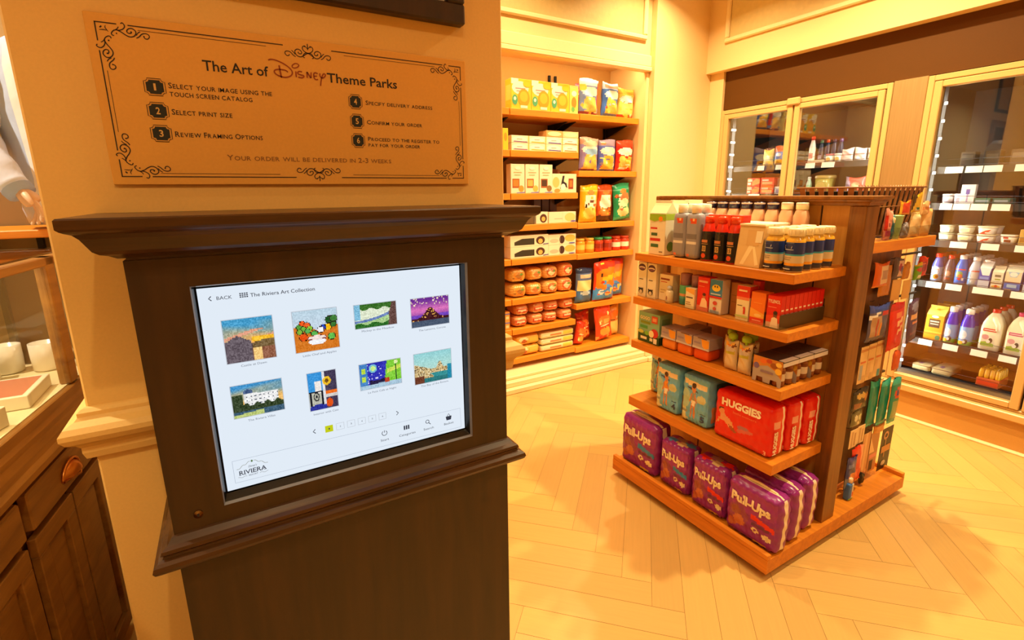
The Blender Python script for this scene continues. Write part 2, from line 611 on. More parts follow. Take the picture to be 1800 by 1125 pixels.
W_ = (235, 232, 224); CREAM = (232, 214, 172); BLK = (28, 26, 24)
GZ = -PI / 2   # products that face the aisle on the -X side
# ================================================================== THE SETTING
def floor():
    mb = MB()
    rnd = random.Random(4)
    n, w = 6, .115
    ca, sa = math.cos(PI / 4), math.sin(PI / 4)
    uvs = []
    mb.box(-3.5, 4.7, -3.2, 4.0, -.06, -.0015, (140, 98, 48), 'floor_planks')
    uvs += [(0, 0)] * 24
    def quad(i0, j0, li, lj):
        g = .0006
        pts = [(i0 * w + g, j0 * w + g), ((i0 + li) * w - g, j0 * w + g), ((i0 + li) * w - g, (j0 + lj) * w - g), (i0 * w + g, (j0 + lj) * w - g)]
        W = [(p[0] * ca - p[1] * sa + .3, p[0] * sa + p[1] * ca) for p in pts]
        cx = sum(p[0] for p in W) / 4; cy = sum(p[1] for p in W) / 4
        if not (-3.2 < cx < 4.3 and -2.9 < cy < 3.6):
            return
        k = rnd.uniform(.955, 1.03); q = rnd.uniform(-4, 4)
        c = (int(min(255, 212 * k)), int(168 * k + q * .4), int(94 * k + q))
        mb.add([(p[0], p[1], 0) for p in W], [(0, 1, 2, 3)], c, 'floor_planks')
        o = (rnd.uniform(0, 9), rnd.uniform(0, 9))
        L, B = (li, lj) if li > lj else (lj, li)
        q4 = [(0, 0), (L * w, 0), (L * w, B * w), (0, B * w)]
        if lj > li:
            q4 = [(0, 0), (0, w), (L * w, w), (L * w, 0)]
        uvs.extend([(a + o[0], b + o[1]) for a, b in q4])
    R = 58
    for j in range(-R, R):
        for i in range(-R, R):
            t = (i - j) % (2 * n)
            if t == 0: quad(i, j, n, 1)
            if t == 2 * n - 1: quad(i, j, 1, n)
    o = struct('floor', mb)
    l = o.data.uv_layers.new(name='plank')
    buf = []
    for u in uvs: buf += u
    l.data.foreach_set('uv', buf)
floor()
mb = MB()
for x0, x1, z0, z1 in ((-3.29, -3.2, 0, 2.5), (-2.79, -2.70, 0, 2.5), (-3.2, -2.79, 2.41, 2.5)):
    mb.box(x0, x1, 3.10, 3.14, z0, z1, mat='case_wood', b=.004)
mb.box(-3.2, -2.79, 3.125, 3.14, 0, 2.41, mat='header_brown')
struct('door_1', mb)
struct('ceiling', MB().box(-3.5, 4.7, -3.2, 4.0, CEIL, CEIL + .1, mat='ceiling_paint'))
struct('wall_left', MB().box(-3.5, -3.3, -3.2, 4.0, 0, CEIL, mat='wall_paint'))
struct('wall_rear', MB().box(-3.3, 4.7, -3.2, -3.0, 0, CEIL, mat='wall_paint'))
mb = MB()
mb.box(-3.3, 3.80, 3.14, 3.17, 2.44, CEIL, mat='wall_paint')
mb.box(-3.3, 3.80, 3.17, 3.8, 2.53, CEIL, mat='wall_paint')
mb.box(-3.3, .55, 3.17, 3.8, 2.44, 2.53, mat='wall_paint')
mb.box(3.10, 3.80, 3.17, 3.8, 2.44, 2.53, mat='wall_paint')
mb.box(-3.3, .55, 3.14, 3.8, 0, 2.44, mat='wall_paint')
mb.box(3.10, 3.80, 3.14, 3.8, 0, 2.44, mat='wall_paint')
mb.box(3.13, 3.80, 3.08, 3.14, 0, CEIL, mat='wall_paint', b=.004)
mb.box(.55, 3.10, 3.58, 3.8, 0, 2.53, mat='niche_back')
struct('wall_back', mb)
mb = MB()
mb.box(3.74, 4.7, -3.0, 3.14, 2.475, CEIL, mat='wall_paint')
mb.box(3.80, 4.7, 2.945, 3.14, 0, 2.475, mat='wall_paint')
mb.box(3.80, 4.7, -3.0, .082, 0, 2.475, mat='wall_paint')
mb.box(4.55, 4.7, .082, 2.945, 0, 2.475, mat='wall_paint')
struct('wall_right', mb)
struct('wall_header', MB().box(3.825, 3.88, .082, 2.944, 2.168, 2.475, mat='header_brown'))
# panel mouldings of the upper walls
mb = MB()
mb.box(.9, 3.03, 3.134, 3.14, 2.70, 3.2, mat='wallpaper')
for x0, x1, z0, z1 in ((.86, 3.07, 2.665, 2.70), (3.03, 3.07, 2.70, 3.2), (.86, .9, 2.70, 3.2)):
    mb.box(x0, x1, 3.112, 3.14, z0, z1, mat='trim_paint', b=.008)
struct('trim_1', mb)
mb = MB()
mb.box(3.734, 3.74, -1.5, 2.87, 2.71, 3.2, mat='wallpaper')
for y0, y1, z0, z1 in ((-1.54, 2.91, 2.675, 2.71), (2.87, 2.91, 2.71, 3.2), (-1.54, -1.5, 2.71, 3.2)):
    mb.box(3.716, 3.74, y0, y1, z0, z1, mat='trim_paint', b=.008)
struct('trim_2', mb)
# lintel lip of the shelf recess
struct('trim_3', MB().box(.5, 3.13, 3.11, 3.14, 2.44, 2.475, mat='trim_paint', b=.006).box(.5, 3.13, 3.118, 3.14, 2.475, 2.56, mat='trim_paint', b=.006))
# stepped skirting under the recess
mb = MB()
mb.box(.4, 3.14, 3.00, 3.58, 0, .042, mat='trim_paint', b=.006)
mb.box(.4, 3.13, 3.035, 3.58, .042, .085, mat='trim_paint', b=.006)
mb.box(.4, 3.12, 3.075, 3.58, .085, .112, mat='trim_paint', b=.006)
mb.box(3.14, 3.80, 2.985, 3.08, 0, .042, mat='trim_paint', b=.006)
mb.box(3.13, 3.80, 3.02, 3.08, .042, .112, mat='trim_paint', b=.006)
struct('baseboard_back', mb)
struct('baseboard_left', MB().box(-3.3, -3.28, -3, 3.14, 0, .12, mat='trim_paint', b=.004))
struct('baseboard_rear', MB().box(-3.28, 3.8, -3.0, -2.98, 0, .12, mat='trim_paint', b=.004))
mb = MB()
mb.box(3.785, 3.82, .083, 2.944, 0, .185, mat='kick_paint', b=.004)
mb.box(3.75, 3.785, .02, 2.945, .0, .012, mat='trim_paint', b=.003)
struct('baseboard_right', mb)
struct('trim_4', MB().box(3.76, 3.90, .083, 2.944, .185, .231, mat='frame_cream', b=.006))
struct('trim_5', MB().box(3.802, 3.85, 1.487, 1.668, .232, 2.165, mat='steel', b=.003))
# the column with its chair rail
PX0, PX1, PYF, PYB = -.283, .672, 1.2, 2.0
mb = MB()
mb.box(PX0, PX1, PYF, PYB, 0, CEIL, mat='pillar_paint', b=.004)
struct('wall_pillar', mb)
RAIL = [(.0, .99), (.012, .992), (.016, 1.006), (.016, 1.018), (.022, 1.026), (.034, 1.034), (.041, 1.046), (.041, 1.056), (.034, 1.066), (.018, 1.074), (.013, 1.08), (.013, 1.088), (.006, 1.094), (0, 1.096)]
struct('trim_6', MB().moulding(PX0, PX1, PYF, PYB, RAIL, (230, 200, 150), 'pillar_paint'))

# ================================================================== THE TOUCH SCREEN KIOSK
KX0, KX1, KY, KZ = -.149, .547, .98, 1.40
kiosk = thing('information_kiosk', 'dark wooden touch screen kiosk with moulded crown standing against the cream column', 'kiosk', (.199, KY, 0))
def L(mb):
    mb.v = [(x - .199, y - KY, z) for x, y, z in mb.v]
    return mb
SX0, SX1, SZ0, SZ1 = -.066, .452, .930, 1.350
mb = MB()
yb = 1.196
mb.box(KX0, SX0, KY, yb, 0, KZ, mat='kiosk_wood')
mb.box(SX1, KX1, KY, yb, 0, KZ, mat='kiosk_wood')
mb.box(SX0, SX1, KY, yb, 0, SZ0, mat='kiosk_wood')
mb.box(SX0, SX1, KY, yb, SZ1, KZ, mat='kiosk_wood')
mb.box(SX0, SX1, KY + .05, yb, SZ0, SZ1, mat='kiosk_wood')
part('body', L(mb), kiosk)
CROWN = [(-.004, 1.396), (-.004, 1.404), (.005, 1.405), (.014, 1.4105), (.023, 1.4135), (.030, 1.419), (.035, 1.429), (.040, 1.439), (.046, 1.446), (.053, 1.449), (.057, 1.4515), (.0605, 1.455), (.0605, 1.468), (.058, 1.4705)]
part('crown_moulding', L(MB().moulding(KX0, KX1, KY, yb, CROWN, (90, 56, 30), 'kiosk_wood_long')), kiosk)
WAIST = [(0, .838), (.010, .838), (.014, .842), (.026, .844), (.032, .849), (.035, .856), (.033, .863), (.027, .867), (.020, .869), (.018, .873), (.022, .877), (.020, .883), (.012, .887), (.008, .892), (.004, .897), (0, .899)]
part('waist_moulding', L(MB().moulding(KX0, KX1, KY, yb, WAIST, (110, 66, 36), 'kiosk_wood_long')), kiosk)
mb = MB()
for k, (y, r) in enumerate(((0, .0075), (-.0015, .006))):
    mb.lathe([(r, 0), (r, .0015)], 16, (170, 110, 50), 'brass')
    n = 16 * 2
vs = [(-.108 + p[0], KY - .0005 - p[2] * (1 if k < 32 else 2), .927 + p[1]) for k, p in enumerate(mb.v)]
mb.v = vs
mb.rect(-.110, -.106, .924, .930, lambda x, y: (x, KY - .0042, y), BLK, 'matte')
part('key_lock', L(mb), kiosk, 'small round brass key lock')
# recessed bezel and screen
mb = MB()
i0, i1, j0, j1 = -.060, .4415, .944, 1.3445
f, r = KY + .0015, KY + .016
def ring(a, b, mat, cols=(14, 14, 15)):
    (ax0, ax1, az0, az1, ay), (bx0, bx1, bz0, bz1, by) = a, b
    vs = [(ax0, ay, az0), (ax1, ay, az0), (ax1, ay, az1), (ax0, ay, az1), (bx0, by, bz0), (bx1, by, bz0), (bx1, by, bz1), (bx0, by, bz1)]
    mb.add(vs, [(0, 1, 5, 4), (1, 2, 6, 5), (2, 3, 7, 6), (3, 0, 4, 7)], cols, mat)
ring((SX0, SX1, SZ0, SZ1, KY - .001), (SX0 + .002, SX1 - .004, SZ0 + .004, SZ1 - .002, f + .002), 'gloss', (120, 122, 130))  # grey lip colour stands in for the screen's reflection
ring((SX0 + .002, SX1 - .004, SZ0 + .004, SZ1 - .002, f + .002), (i0, i1, j0, j1, r), 'bezel_black')
part('bezel', L(mb), kiosk, 'black bezel')
SY = .9955
def sf(e=0):
    return lambda x, z: (x - .199, SY - e - KY, z)
S0 = (-.058, .4395, .9475, 1.3425)
mb = MB()
mb.rect(S0[0], S0[1], S0[2], S0[3], sf(), (226, 236, 247), 'screen_glow')
mb.box(S0[0] - .199, S0[1] - .199, SY - KY + .001, SY - KY + .02, S0[2], S0[3], (20, 20, 20), 'matte')
screen = part('screen', mb, kiosk, 'lit white touch screen')
INK = (58, 60, 72); GR = (112, 118, 132)
G = 'screen_glow'
mb = MB(); F = sf(.0006)
def chevron(x, z, s, d):
    mb.stroke([(x + d * s * .5, z + s), (x - d * s * .5, z), (x + d * s * .5, z - s)], .0016, F, INK, G)
mb = MB()
chevron(-.040, 1.323, .004, 1)
mb.text('BACK', -.030, -.006, 1.3195, .0062, F, INK, G)
for i in range(4):
    for j in range(3):
        mb.rect(.006 + i * .0036, .0086 + i * .0036, 1.3195 + j * .0032, 1.3217 + j * .0032, F, INK, G)
mb.text('The Riviera Art Collection', .023, .134, 1.319, .0068, F, INK, G, .006)
for s, a, b, z in (('Castle at Dawn', -.007, .036, 1.1895), ('Little Chef and Apples', .100, .163, 1.189), ('Mickey in the Meadow', .216, .284, 1.2215), ('The Lanterns, Corona', .338, .401, 1.2045), ('The Riviera Villas', -.008, .039, 1.080), ('Interior with Cats', .108, .156, 1.063), ('Le Petit Cafe at Night', .219, .280, 1.085), ('The Bay of the Riviera', .336, .402, 1.0745)):
    part('caption', MB().text(s, a, b, z, .0042, F, GR, G), screen)
part('page_heading', mb, screen)
mb = MB()
chevron(.1055, 1.0285, .0045, 1)
chevron(.2785, 1.0265, .0045, -1)
part('page_arrows', mb, screen)
for k in range(6):
    mb = MB()
    x = .1265 + k * .0222
    if not k: mb.rect(.1265, .1420, 1.020, 1.0345, F, (196, 204, 24), G)
    else:
        for p in (((x, 1.020), (x + .0155, 1.020)), ((x + .0155, 1.020), (x + .0155, 1.0345)), ((x + .0155, 1.0345), (x, 1.0345)), ((x, 1.0345), (x, 1.020))):
            mb.stroke(p, .0005, F, (168, 172, 180), G)
    mb.text(str(k + 1), x + .0066, x + .0092, 1.0254, .0036, sf(.0009), INK, G)
    part('page_button', mb, screen)
mb = MB()
for p in (((-.044, 1.0065), (.429, 1.0015)), ((.429, 1.0015), (.430, .9535)), ((.430, .9535), (-.0435, .9605)), ((-.0435, .9605), (-.044, 1.0065))):
    mb.stroke(p, .0005, F, (150, 160, 178), G)
for s, a, b in (('Start', .2375, .256), ('Categories', .279, .317), ('Search', .3365, .361), ('Basket', .387, .411)):
    mb.text(s, a, b, .968, .0052, F, INK, G)
mb.stroke([(.247 + .0055 * math.cos(t), .9865 + .0055 * math.sin(t)) for t in [PI / 2 + .6 + k * (2 * PI - 1.2) / 16 for k in range(17)]], .0013, F, INK, G)
mb.stroke([(.247, .993), (.247, .9875)], .0013, F, INK, G)
for k in range(3):
    mb.rect(.2905 + k * .0048, .2939 + k * .0048, .982, .992, F, INK, G)
mb.stroke([(.3465 + .004 * math.cos(t), .988 + .004 * math.sin(t)) for t in [k * 2 * PI / 16 for k in range(17)]], .0013, F, INK, G)
mb.stroke([(.3492, .985), (.354, .980)], .0016, F, INK, G)
mb.add([F(.3915, .9885), F(.4065, .9885), F(.4045, .979), F(.3935, .979)], [(0, 1, 2, 3)], INK, G)
mb.stroke([(.395, .988), (.399, .995), (.403, .988)], .0014, F, INK, G)
part('toolbar', mb, screen)
mb = MB()
mb.text('Disney\'s', -.0185, -.0045, .9865, .0042, F, INK, G, 0, .25)
mb.text('RIVIERA', -.035, .012, .974, .0088, F, INK, G, .012)
for x in (-.0335, -.0255, -.0125, -.0055, .0025, .0088):
    mb.rect(x - .0022, x + .0022, .9738, .9746, F, INK, G)
mb.text('RESORT', -.0195, -.0035, .9685, .0030, F, INK, G)
for sg in (-1, 1):
    mb.stroke([(-.0115 + sg * (.003 + .024 * t), .9985 - .0125 * t ** 1.2 + .0013 * math.sin(14 * t)) for t in [k / 14 for k in range(15)]], .0007, F, (120, 118, 90), G)
    mb.stroke([(-.0115 + sg * (.011 + .015 * t), .9695 + .001 * math.sin(8 * t)) for t in [k / 8 for k in range(9)]], .0006, F, (110, 110, 100), G)
mb.disc(-.0115, .9985, .0018, .0024, F, (92, 120, 70), G, 8)
part('resort_logo', mb, screen)
# pictures of the catalogue page: plain paintings of our own
def h2(u, v, s=0):
    t = math.sin(u * 127.1 + v * 311.7 + s * 74.7) * 43758.5453
    return t - math.floor(t)
def mixc(a, b, t):
    t = max(0, min(1, t))
    return tuple(int(a[i] + (b[i] - a[i]) * t) for i in range(3))
def jit(c, u, v, k=18):
    q = (h2(round(u * 40), round(v * 30)) - .5) * 2 * k
    return tuple(int(max(0, min(255, x + q))) for x in c)
def p_dawn(u, v):
    if v > .45 + .03 * math.sin(9 * u):
        c = mixc((244, 176, 96), (74, 160, 206), (v - .45) * 2.2 + .12 * math.sin(14 * v + 5 * u))
        if .5 < v < .75 and math.sin(26 * v - 7 * u) > .55: c = (226, 160, 130)
        if abs(v - .5) < .05 and u > .55: c = (250, 190, 50)
    elif v > .3:
        c = (96, 78, 82) if u < .55 else (120, 96, 60)
    else:
        c = (250, 206, 130) if .55 < u < .72 and v < .28 else (120, 88, 84) if u < .55 else (150, 98, 74)
    if u < .52 and v < .62 - .55 * abs(u - .25): c = (104, 92, 100)
    return jit(c, u, v, 22)
FRUIT = [(.12, .62, .06, (90, 160, 60)), (.2, .7, .06, (240, 90, 30)), (.3, .64, .07, (240, 100, 40)), (.22, .56, .06, (120, 190, 70)), (.36, .56, .06, (150, 200, 60)), (.12, .5, .06, (130, 180, 60)), (.3, .5, .06, (90, 170, 80)), (.2, .36, .09, (236, 86, 24)), (.45, .42, .07, (90, 180, 80)), (.84, .3, .08, (100, 190, 80)), (.78, .55, .08, (250, 190, 20)), (.9, .6, .07, (60, 120, 50)), (.82, .72, .09, (40, 90, 40)), (.92, .74, .08, (70, 130, 60)), (.66, .55, .06, (40, 70, 190)), (.6, .5, .07, (240, 240, 250))]
def p_fruit(u, v):
    c = mixc((208, 216, 228), (190, 214, 230), v) if v > .5 + .2 * abs(u - .55) else (214, 120, 36)
    for x, y, r, cc in FRUIT:
        d = math.hypot(u - x, (v - y) * 1.05)
        if d < r: c = cc
        elif d < r + .015: c = (40, 24, 20)
    if ((u - .5) / .22) ** 2 + ((v - .3) / .08) ** 2 < 1: c = (120, 40, 40)
    if ((u - .5) / .2) ** 2 + ((v - .32) / .05) ** 2 < 1: c = (244, 224, 216)
    if ((u - .5) / .2) ** 2 + ((v - .22) / .08) ** 2 < 1 and v < .27: c = (246, 246, 252)
    return jit(c, u, v, 14)
def p_meadow(u, v):
    c = (224, 232, 206)
    if v < .32 + .4 * u * u: c = (104, 128, 184) if v > .22 + .36 * u * u else (170, 206, 140)
    if v > .78 + .05 * math.sin(20 * u): c = (60, 110, 40)
    if v < .17 + .05 * math.sin(17 * u): c = (46, 108, 40)
    if u < .14 and v > .35: c = (130, 190, 220)
    if u > .82 + .08 * abs(2 * v - 1) - .12 * (1 - v) ** 3: c = (104, 74, 68)
    return jit(c, u, v, 24)
def p_night(u, v):
    c = mixc((226, 120, 190), (112, 50, 148), abs(v - .58) * 3)
    if v > .7 and h2(round(u * 34), round(v * 26), 3) > .9: c = (250, 230, 190)
    if .3 < v < .42: c = (116, 70, 190)
    if v < .3 + .36 * math.exp(-((u - .5) / .17) ** 2): c = (70, 28, 34) if h2(round(u * 40), round(v * 30), 5) < .88 else (250, 190, 90)
    if v < .22: c = (74, 88, 110)
    return jit(c, u, v, 12)
def p_villa(u, v):
    c = mixc((240, 190, 110), (70, 150, 206), (v - .45) * 1.9 + .35 * math.sin(16 * v - 4 * u) * .4)
    if .22 < u < .92 and .3 < v < .68 + .04 * (u < .5):
        c = (236, 236, 236)
        if int(u * 34) % 3 == 0 and int(v * 26) % 3 == 0: c = (60, 70, 90)
    if ((u - .32) / .1) ** 2 + ((v - .7) / .14) ** 2 < 1 and v > .7: c = (70, 90, 130)
    if v < .36 + .05 * math.sin(30 * u) or (u < .2 and v < .7): c = (56, 70, 44)
    if v < .17: c = (66, 96, 120)
    if v < .08 + .12 * u and u < .6: c = (186, 200, 120)
    return jit(c, u, v, 22)
def p_room(u, v):
    c = (70, 60, 86)
    if u < .5:
        c = (60, 150, 220) if v > .5 else (186, 186, 170)
        if .22 < u < .46 and .45 < v < .76: c = (240, 232, 226)
        if v < .5 and (abs(u - .05) < .03 or abs(u - .46) < .03 or abs(v - .5) < .02): c = (24, 24, 34)
        d = math.hypot((u - .26), (v - .36) * .8)
        if .07 < d < .1 or d < .03: c = (30, 30, 36)
    elif u < .58: c = (226, 226, 230)
    else:
        if .38 < v < .46: c = (238, 110, 30)
        if .3 < v < .37: c = (210, 204, 200)
    d = math.hypot(u - .66, (v - .74) * 1.3)
    if d < .15: c = (240, 190, 40) if d > .07 else (120, 80, 30)
    if math.hypot(u - .7, v - .14) < .12: c = (226, 84, 24)
    if v < .16 - .2 * abs(u - .3) and u < .6: c = (44, 50, 150)
    return jit(c, u, v, 16)
def p_street(u, v):
    c = (52, 52, 180) if h2(round(u * 36), round(v * 26), 2) < .93 else (220, 220, 250)
    d = math.hypot(u - .32, (v - .78) * .6)
    if d < .1: c = (120, 190, 210) if d > .06 else (206, 240, 140)
    if u < .18: c = (70, 130, 196) if not (.05 < u < .13 and (.3 < v < .5 or .62 < v < .82)) else (190, 220, 70)
    if u > .62 + .1 * (v - .6): c = (130, 206, 60)
    if u > .66 and abs(v - .62 - .35 * (u - .75)) < .08: c = (206, 226, 90)
    if abs(u - .88) < .015: c = (24, 36, 40)
    if math.hypot(u - .88, (v - .9) * .6) < .05: c = (226, 240, 170)
    if .22 < u < .62 and v < .28 + .3 * abs(u - .4): c = (44, 36, 70)
    if v < .14 + .05 * u: c = (170, 200, 220)
    if .58 < u < .7 and .16 < v < .32: c = (190, 70, 40)
    return jit(c, u, v, 18)
def p_bay(u, v):
    c = mixc((206, 230, 210), (150, 212, 216), v)
    if v < .45 + .35 * (max(0, .42 - u) * 1.4) or (.55 < u < .92 and v < .3 + .36 * math.exp(-((u - .68) / .1) ** 2)):
        q = h2(round(u * 46), round(v * 36), 6)
        c = (206, 176, 120) if q < .5 else (236, 220, 176) if q < .75 else (110, 90, 60)
    if v < .3 and u > .3 + .2 * math.sin(9 * v): c = (58, 146, 150)
    if v < .16: c = (46, 120, 124)
    if u > .88 and v < .5: c = (40, 140, 170)
    if u < .25 and v < .25: c = (110, 60, 40)
    return jit(c, u, v, 14)
for fn, x0, x1, z0, z1 in ((p_dawn, -.028, .0535, 1.199, 1.2805), (p_fruit, .0885, .170, 1.199, 1.281), (p_meadow, .204, .2905, 1.230, 1.2795), (p_night, .323, .410, 1.2145, 1.2785), (p_villa, -.0295, .0565, 1.0905, 1.1545), (p_room, .103, .157, 1.0735, 1.153), (p_street, .2045, .2925, 1.0955, 1.152), (p_bay, .323, .411, 1.083, 1.1535)):
    mb = MB(); F1 = sf(.0006)
    mb.rect(x0 - .0012, x1 + .0012, z0 - .0012, z1 + .0012, sf(.0004), (188, 194, 204), G)
    mb.grid(lambda u, v: F1(x0 + (x1 - x0) * u, z0 + (z1 - z0) * v), 44, 34, fn, G, False)
    part('catalogue_picture', mb, screen)

# ================================================================== THE SIGN AND THE FRAME ON THE COLUMN
SGY = PYF - .007
sign = thing('wall_sign', 'tan printed order instruction sign with scroll border above the kiosk', 'sign', (.195, PYF - .001, 1.522))
def LS(mb):
    mb.v = [(x - .195, y - PYF + .001, z - 1.522) for x, y, z in mb.v]
    return mb
part('board', LS(MB().box(-.173, .562, SGY, PYF - .001, 1.522, 1.819, mat='sign_board', b=.0012)), sign)
def gf(e=.0005):
    return lambda x, z: (x, SGY - e, z)
DK = (44, 36, 26)
def small_caps(mb, s, x0, x1, y, h, fn, col, bold=.01):
    pos = 0; items = []
    for ch in s:
        if ch == ' ':
            pos += .27; continue
        k = .8 if ch.islower() else 1.0
        vs, fs, a, b = text_mesh(ch.upper(), bold)
        items.append((ch.upper(), k, pos, (b - a) * k))
        pos += (b - a) * k + .09
    q = (x1 - x0) / (pos - .09)
    for ch, k, p, w in items:
        mb.text(ch, x0 + p * q, x0 + (p + w) * q, y, h * k, fn, col, 'matte', bold)
g = gf()
for s, a, b in (('The Art of', -.002, .114), ('Theme Parks', .2295, .385)):
    part('title_lettering', LS(MB().text(s, a, b, 1.7395, .0185, g, DK, 'matte', .012)), sign, 'dark printed title words')
for s, a, b, z, h, c in (('Select your image using the', -.063, .116, 1.7015, .0098, DK), ('touch screen catalog', -.063, .078, 1.687, .0098, DK), ('Select print size', -.064, .038, 1.654, .0098, DK), ('Review Framing Options', -.064, .089, 1.613, .0098, DK), ('Specify delivery address', .309, .470, 1.699, .0088, DK), ('Confirm your order', .309, .442, 1.657, .0088, DK), ('Proceed to the register to', .309, .485, 1.6205, .0086, DK), ('pay for your order', .309, .434, 1.6075, .0086, DK), ('Your order will be delivered in 2-3 weeks', .019, .360, 1.571, .0104, (140, 92, 40))):
    mb = MB()
    small_caps(mb, s, a, b, z, h, g, c)
    part('lettering_line', LS(mb), sign, 'printed line of small capitals')
# script word in brown strokes
RED = (150, 66, 22)
mb = MB()
def dz(p):
    return (.115 + (p[0] - 83) * .0001654, 1.7395 + (335 + .085 * (p[0] - 220) - p[1]) * .000165)
def smooth(pts, n=5):
    out = []
    for i in range(len(pts) - 1):
        p0 = pts[max(0, i - 1)]; p1 = pts[i]; p2 = pts[i + 1]; p3 = pts[min(len(pts) - 1, i + 2)]
        for k in range(n):
            t = k / n
            out.append(tuple(.5 * (2 * p1[a] + (p2[a] - p0[a]) * t + (2 * p0[a] - 5 * p1[a] + 4 * p2[a] - p3[a]) * t * t + (3 * p1[a] - p0[a] - 3 * p2[a] + p3[a]) * t ** 3) for a in (0, 1)))
    return out + [pts[-1]]
for w, st in ((.0026, [(90, 132), (120, 123), (170, 130), (230, 153), (290, 188), (335, 228), (355, 265), (348, 296), (318, 319), (270, 330), (220, 322), (170, 300), (146, 272), (152, 250), (185, 239), (240, 240), (285, 252), (302, 270)]), (.0032, [(208, 190), (212, 240), (216, 290), (222, 335)]), (.0028, [(398, 258), (397, 290), (398, 325)]), (.0026, [(472, 262), (440, 258), (420, 270), (425, 288), (455, 298), (485, 306), (488, 322), (462, 333), (420, 326)]), (.0028, [(528, 332), (530, 298), (532, 262)]), (.0030, [(532, 262), (552, 298), (575, 336)]), (.0026, [(575, 336), (578, 300), (582, 266)]), (.0026, [(662, 282), (632, 270), (614, 285), (611, 312), (618, 342), (640, 354), (660, 350)]), (.0024, [(613, 312), (632, 312), (652, 310)]), (.0026, [(690, 276), (688, 306), (706, 330), (736, 326), (757, 300), (748, 283), (728, 288), (710, 325), (694, 380), (685, 430)]), (.0022, [(440, 180), (425, 168), (396, 166), (364, 186), (362, 208), (386, 218), (420, 210), (440, 190), (440, 180)])):
    mb.stroke([dz(p) for p in smooth(st)], w, gf(.0006), RED, 'matte')
part('script_word', LS(mb), sign, 'brown hand-drawn script word')
# scroll border
K = .0000985
def loc(p):
    return ((p[0] - 165 - .16 * (p[1] - 155)) * K, (p[1] - 155 - .108 * (p[0] - 165)) * K)
ORN = [(.0016, [(545, 182), (570, 168), (600, 200), (606, 240), (580, 275), (530, 295), (470, 290), (435, 310), (415, 350), (428, 378), (455, 388)]), (.0013, [(515, 235), (502, 264), (470, 290)]), (.0017, [(490, 288), (560, 325), (620, 370), (690, 405), (750, 395), (780, 350), (770, 300), (720, 262), (670, 265), (642, 300), (655, 335), (690, 345), (716, 330), (705, 312)]), (.0014, [(845, 312), (812, 335), (788, 378)]), (.0016, [(790, 425), (830, 402), (870, 355), (920, 343), (970, 360), (990, 400), (965, 437), (925, 430), (905, 400)])]
CRN = [(.0014, [(325, 215), (320, 250), (345, 290), (370, 325)]), (.0014, [(235, 290), (300, 290), (345, 300)])]
BX0, BX1, BZ0, BZ1 = -.158, .548, 1.5375, 1.8035
mb = MB()
for cx, cz, sx, sz in ((BX0, BZ1, 1, -1), (BX1, BZ1, -1, -1), (BX0, BZ0, 1, 1), (BX1, BZ0, -1, 1)):
    tr = lambda p: (cx + sx * p[0], cz + sz * p[1])
    mb.stroke([tr((-.0008, 0)), tr((.031, 0))], .0018, g, DK, 'matte')
    mb.stroke([tr((0, -.0008)), tr((0, .031))], .0018, g, DK, 'matte')
    for w, st in ORN:
        P = [loc(p) for p in smooth(st)]
        mb.stroke([tr(p) for p in P], w, g, DK, 'matte')
        mb.stroke([tr((p[1], p[0])) for p in P], w, g, DK, 'matte')
    for w, st in CRN:
        mb.stroke([tr(loc(p)) for p in smooth(st)], w, g, DK, 'matte', True)
    for p in ((260, 235), (490, 350), (905, 395), (708, 322)):
        q = loc(p)
        for a in ((q[0], q[1]), (q[1], q[0])):
            mb.disc(*tr(a), .0013, .0013, gf(.0006), DK, 'matte', 8)
for z, sg in ((BZ1, -1), (BZ0, 1)):
    for s2 in (1, -1):
        fnx = lambda p: (.195 + s2 * (p[0] - .032), z + sg * p[1])
        for w, st in ORN[:1] + ORN[2:]:
            mb.stroke([fnx(loc(p)) for p in smooth(st)], w, g, DK, 'matte')
        x0, x1 = (.255, BX1 - .047) if s2 > 0 else (BX0 + .047, .135)
        mb.stroke([(x0 - (.012 if s2 > 0 else 0), z), (x1 + (0 if s2 > 0 else .012), z)], .0018, g, DK, 'matte')
        mb.stroke([(x0 + .014, z + sg * .0062), (x1 - .02, z + sg * .0062)], .0008, g, DK, 'matte')
    mb.stroke([(.195, z - sg * .008), (.195, z + sg * .004)], .0022, g, DK, 'matte', True)
    mb.stroke([(.189, z - sg * .004), (.195, z + sg * .002), (.201, z - sg * .004)], .0016, g, DK, 'matte')
for x, sg in ((BX0, 1), (BX1, -1)):
    mb.stroke([(x, BZ0 + .047), (x, BZ1 - .047)], .0018, g, DK, 'matte')
    mb.stroke([(x + sg * .0062, BZ0 + .08), (x + sg * .0062, BZ1 - .08)], .0008, g, DK, 'matte')
part('scroll_border', LS(mb), sign, 'dark scroll work border')
def badge_poly(cx, cz, w, h, k):
    return [(cx + a * w, cz + b * h) for a, b in ((-1 + k, -1), (1 - k, -1), (1 - k, -1 + k * .55), (1 - k * .45, -1 + k), (1, -1 + k), (1, 1 - k), (1 - k * .45, 1 - k), (1 - k, 1 - k * .55), (1 - k, 1), (-1 + k, 1), (-1 + k, 1 - k * .55), (-1 + k * .45, 1 - k), (-1, 1 - k), (-1, -1 + k), (-1 + k * .45, -1 + k), (-1 + k, -1 + k * .55))]
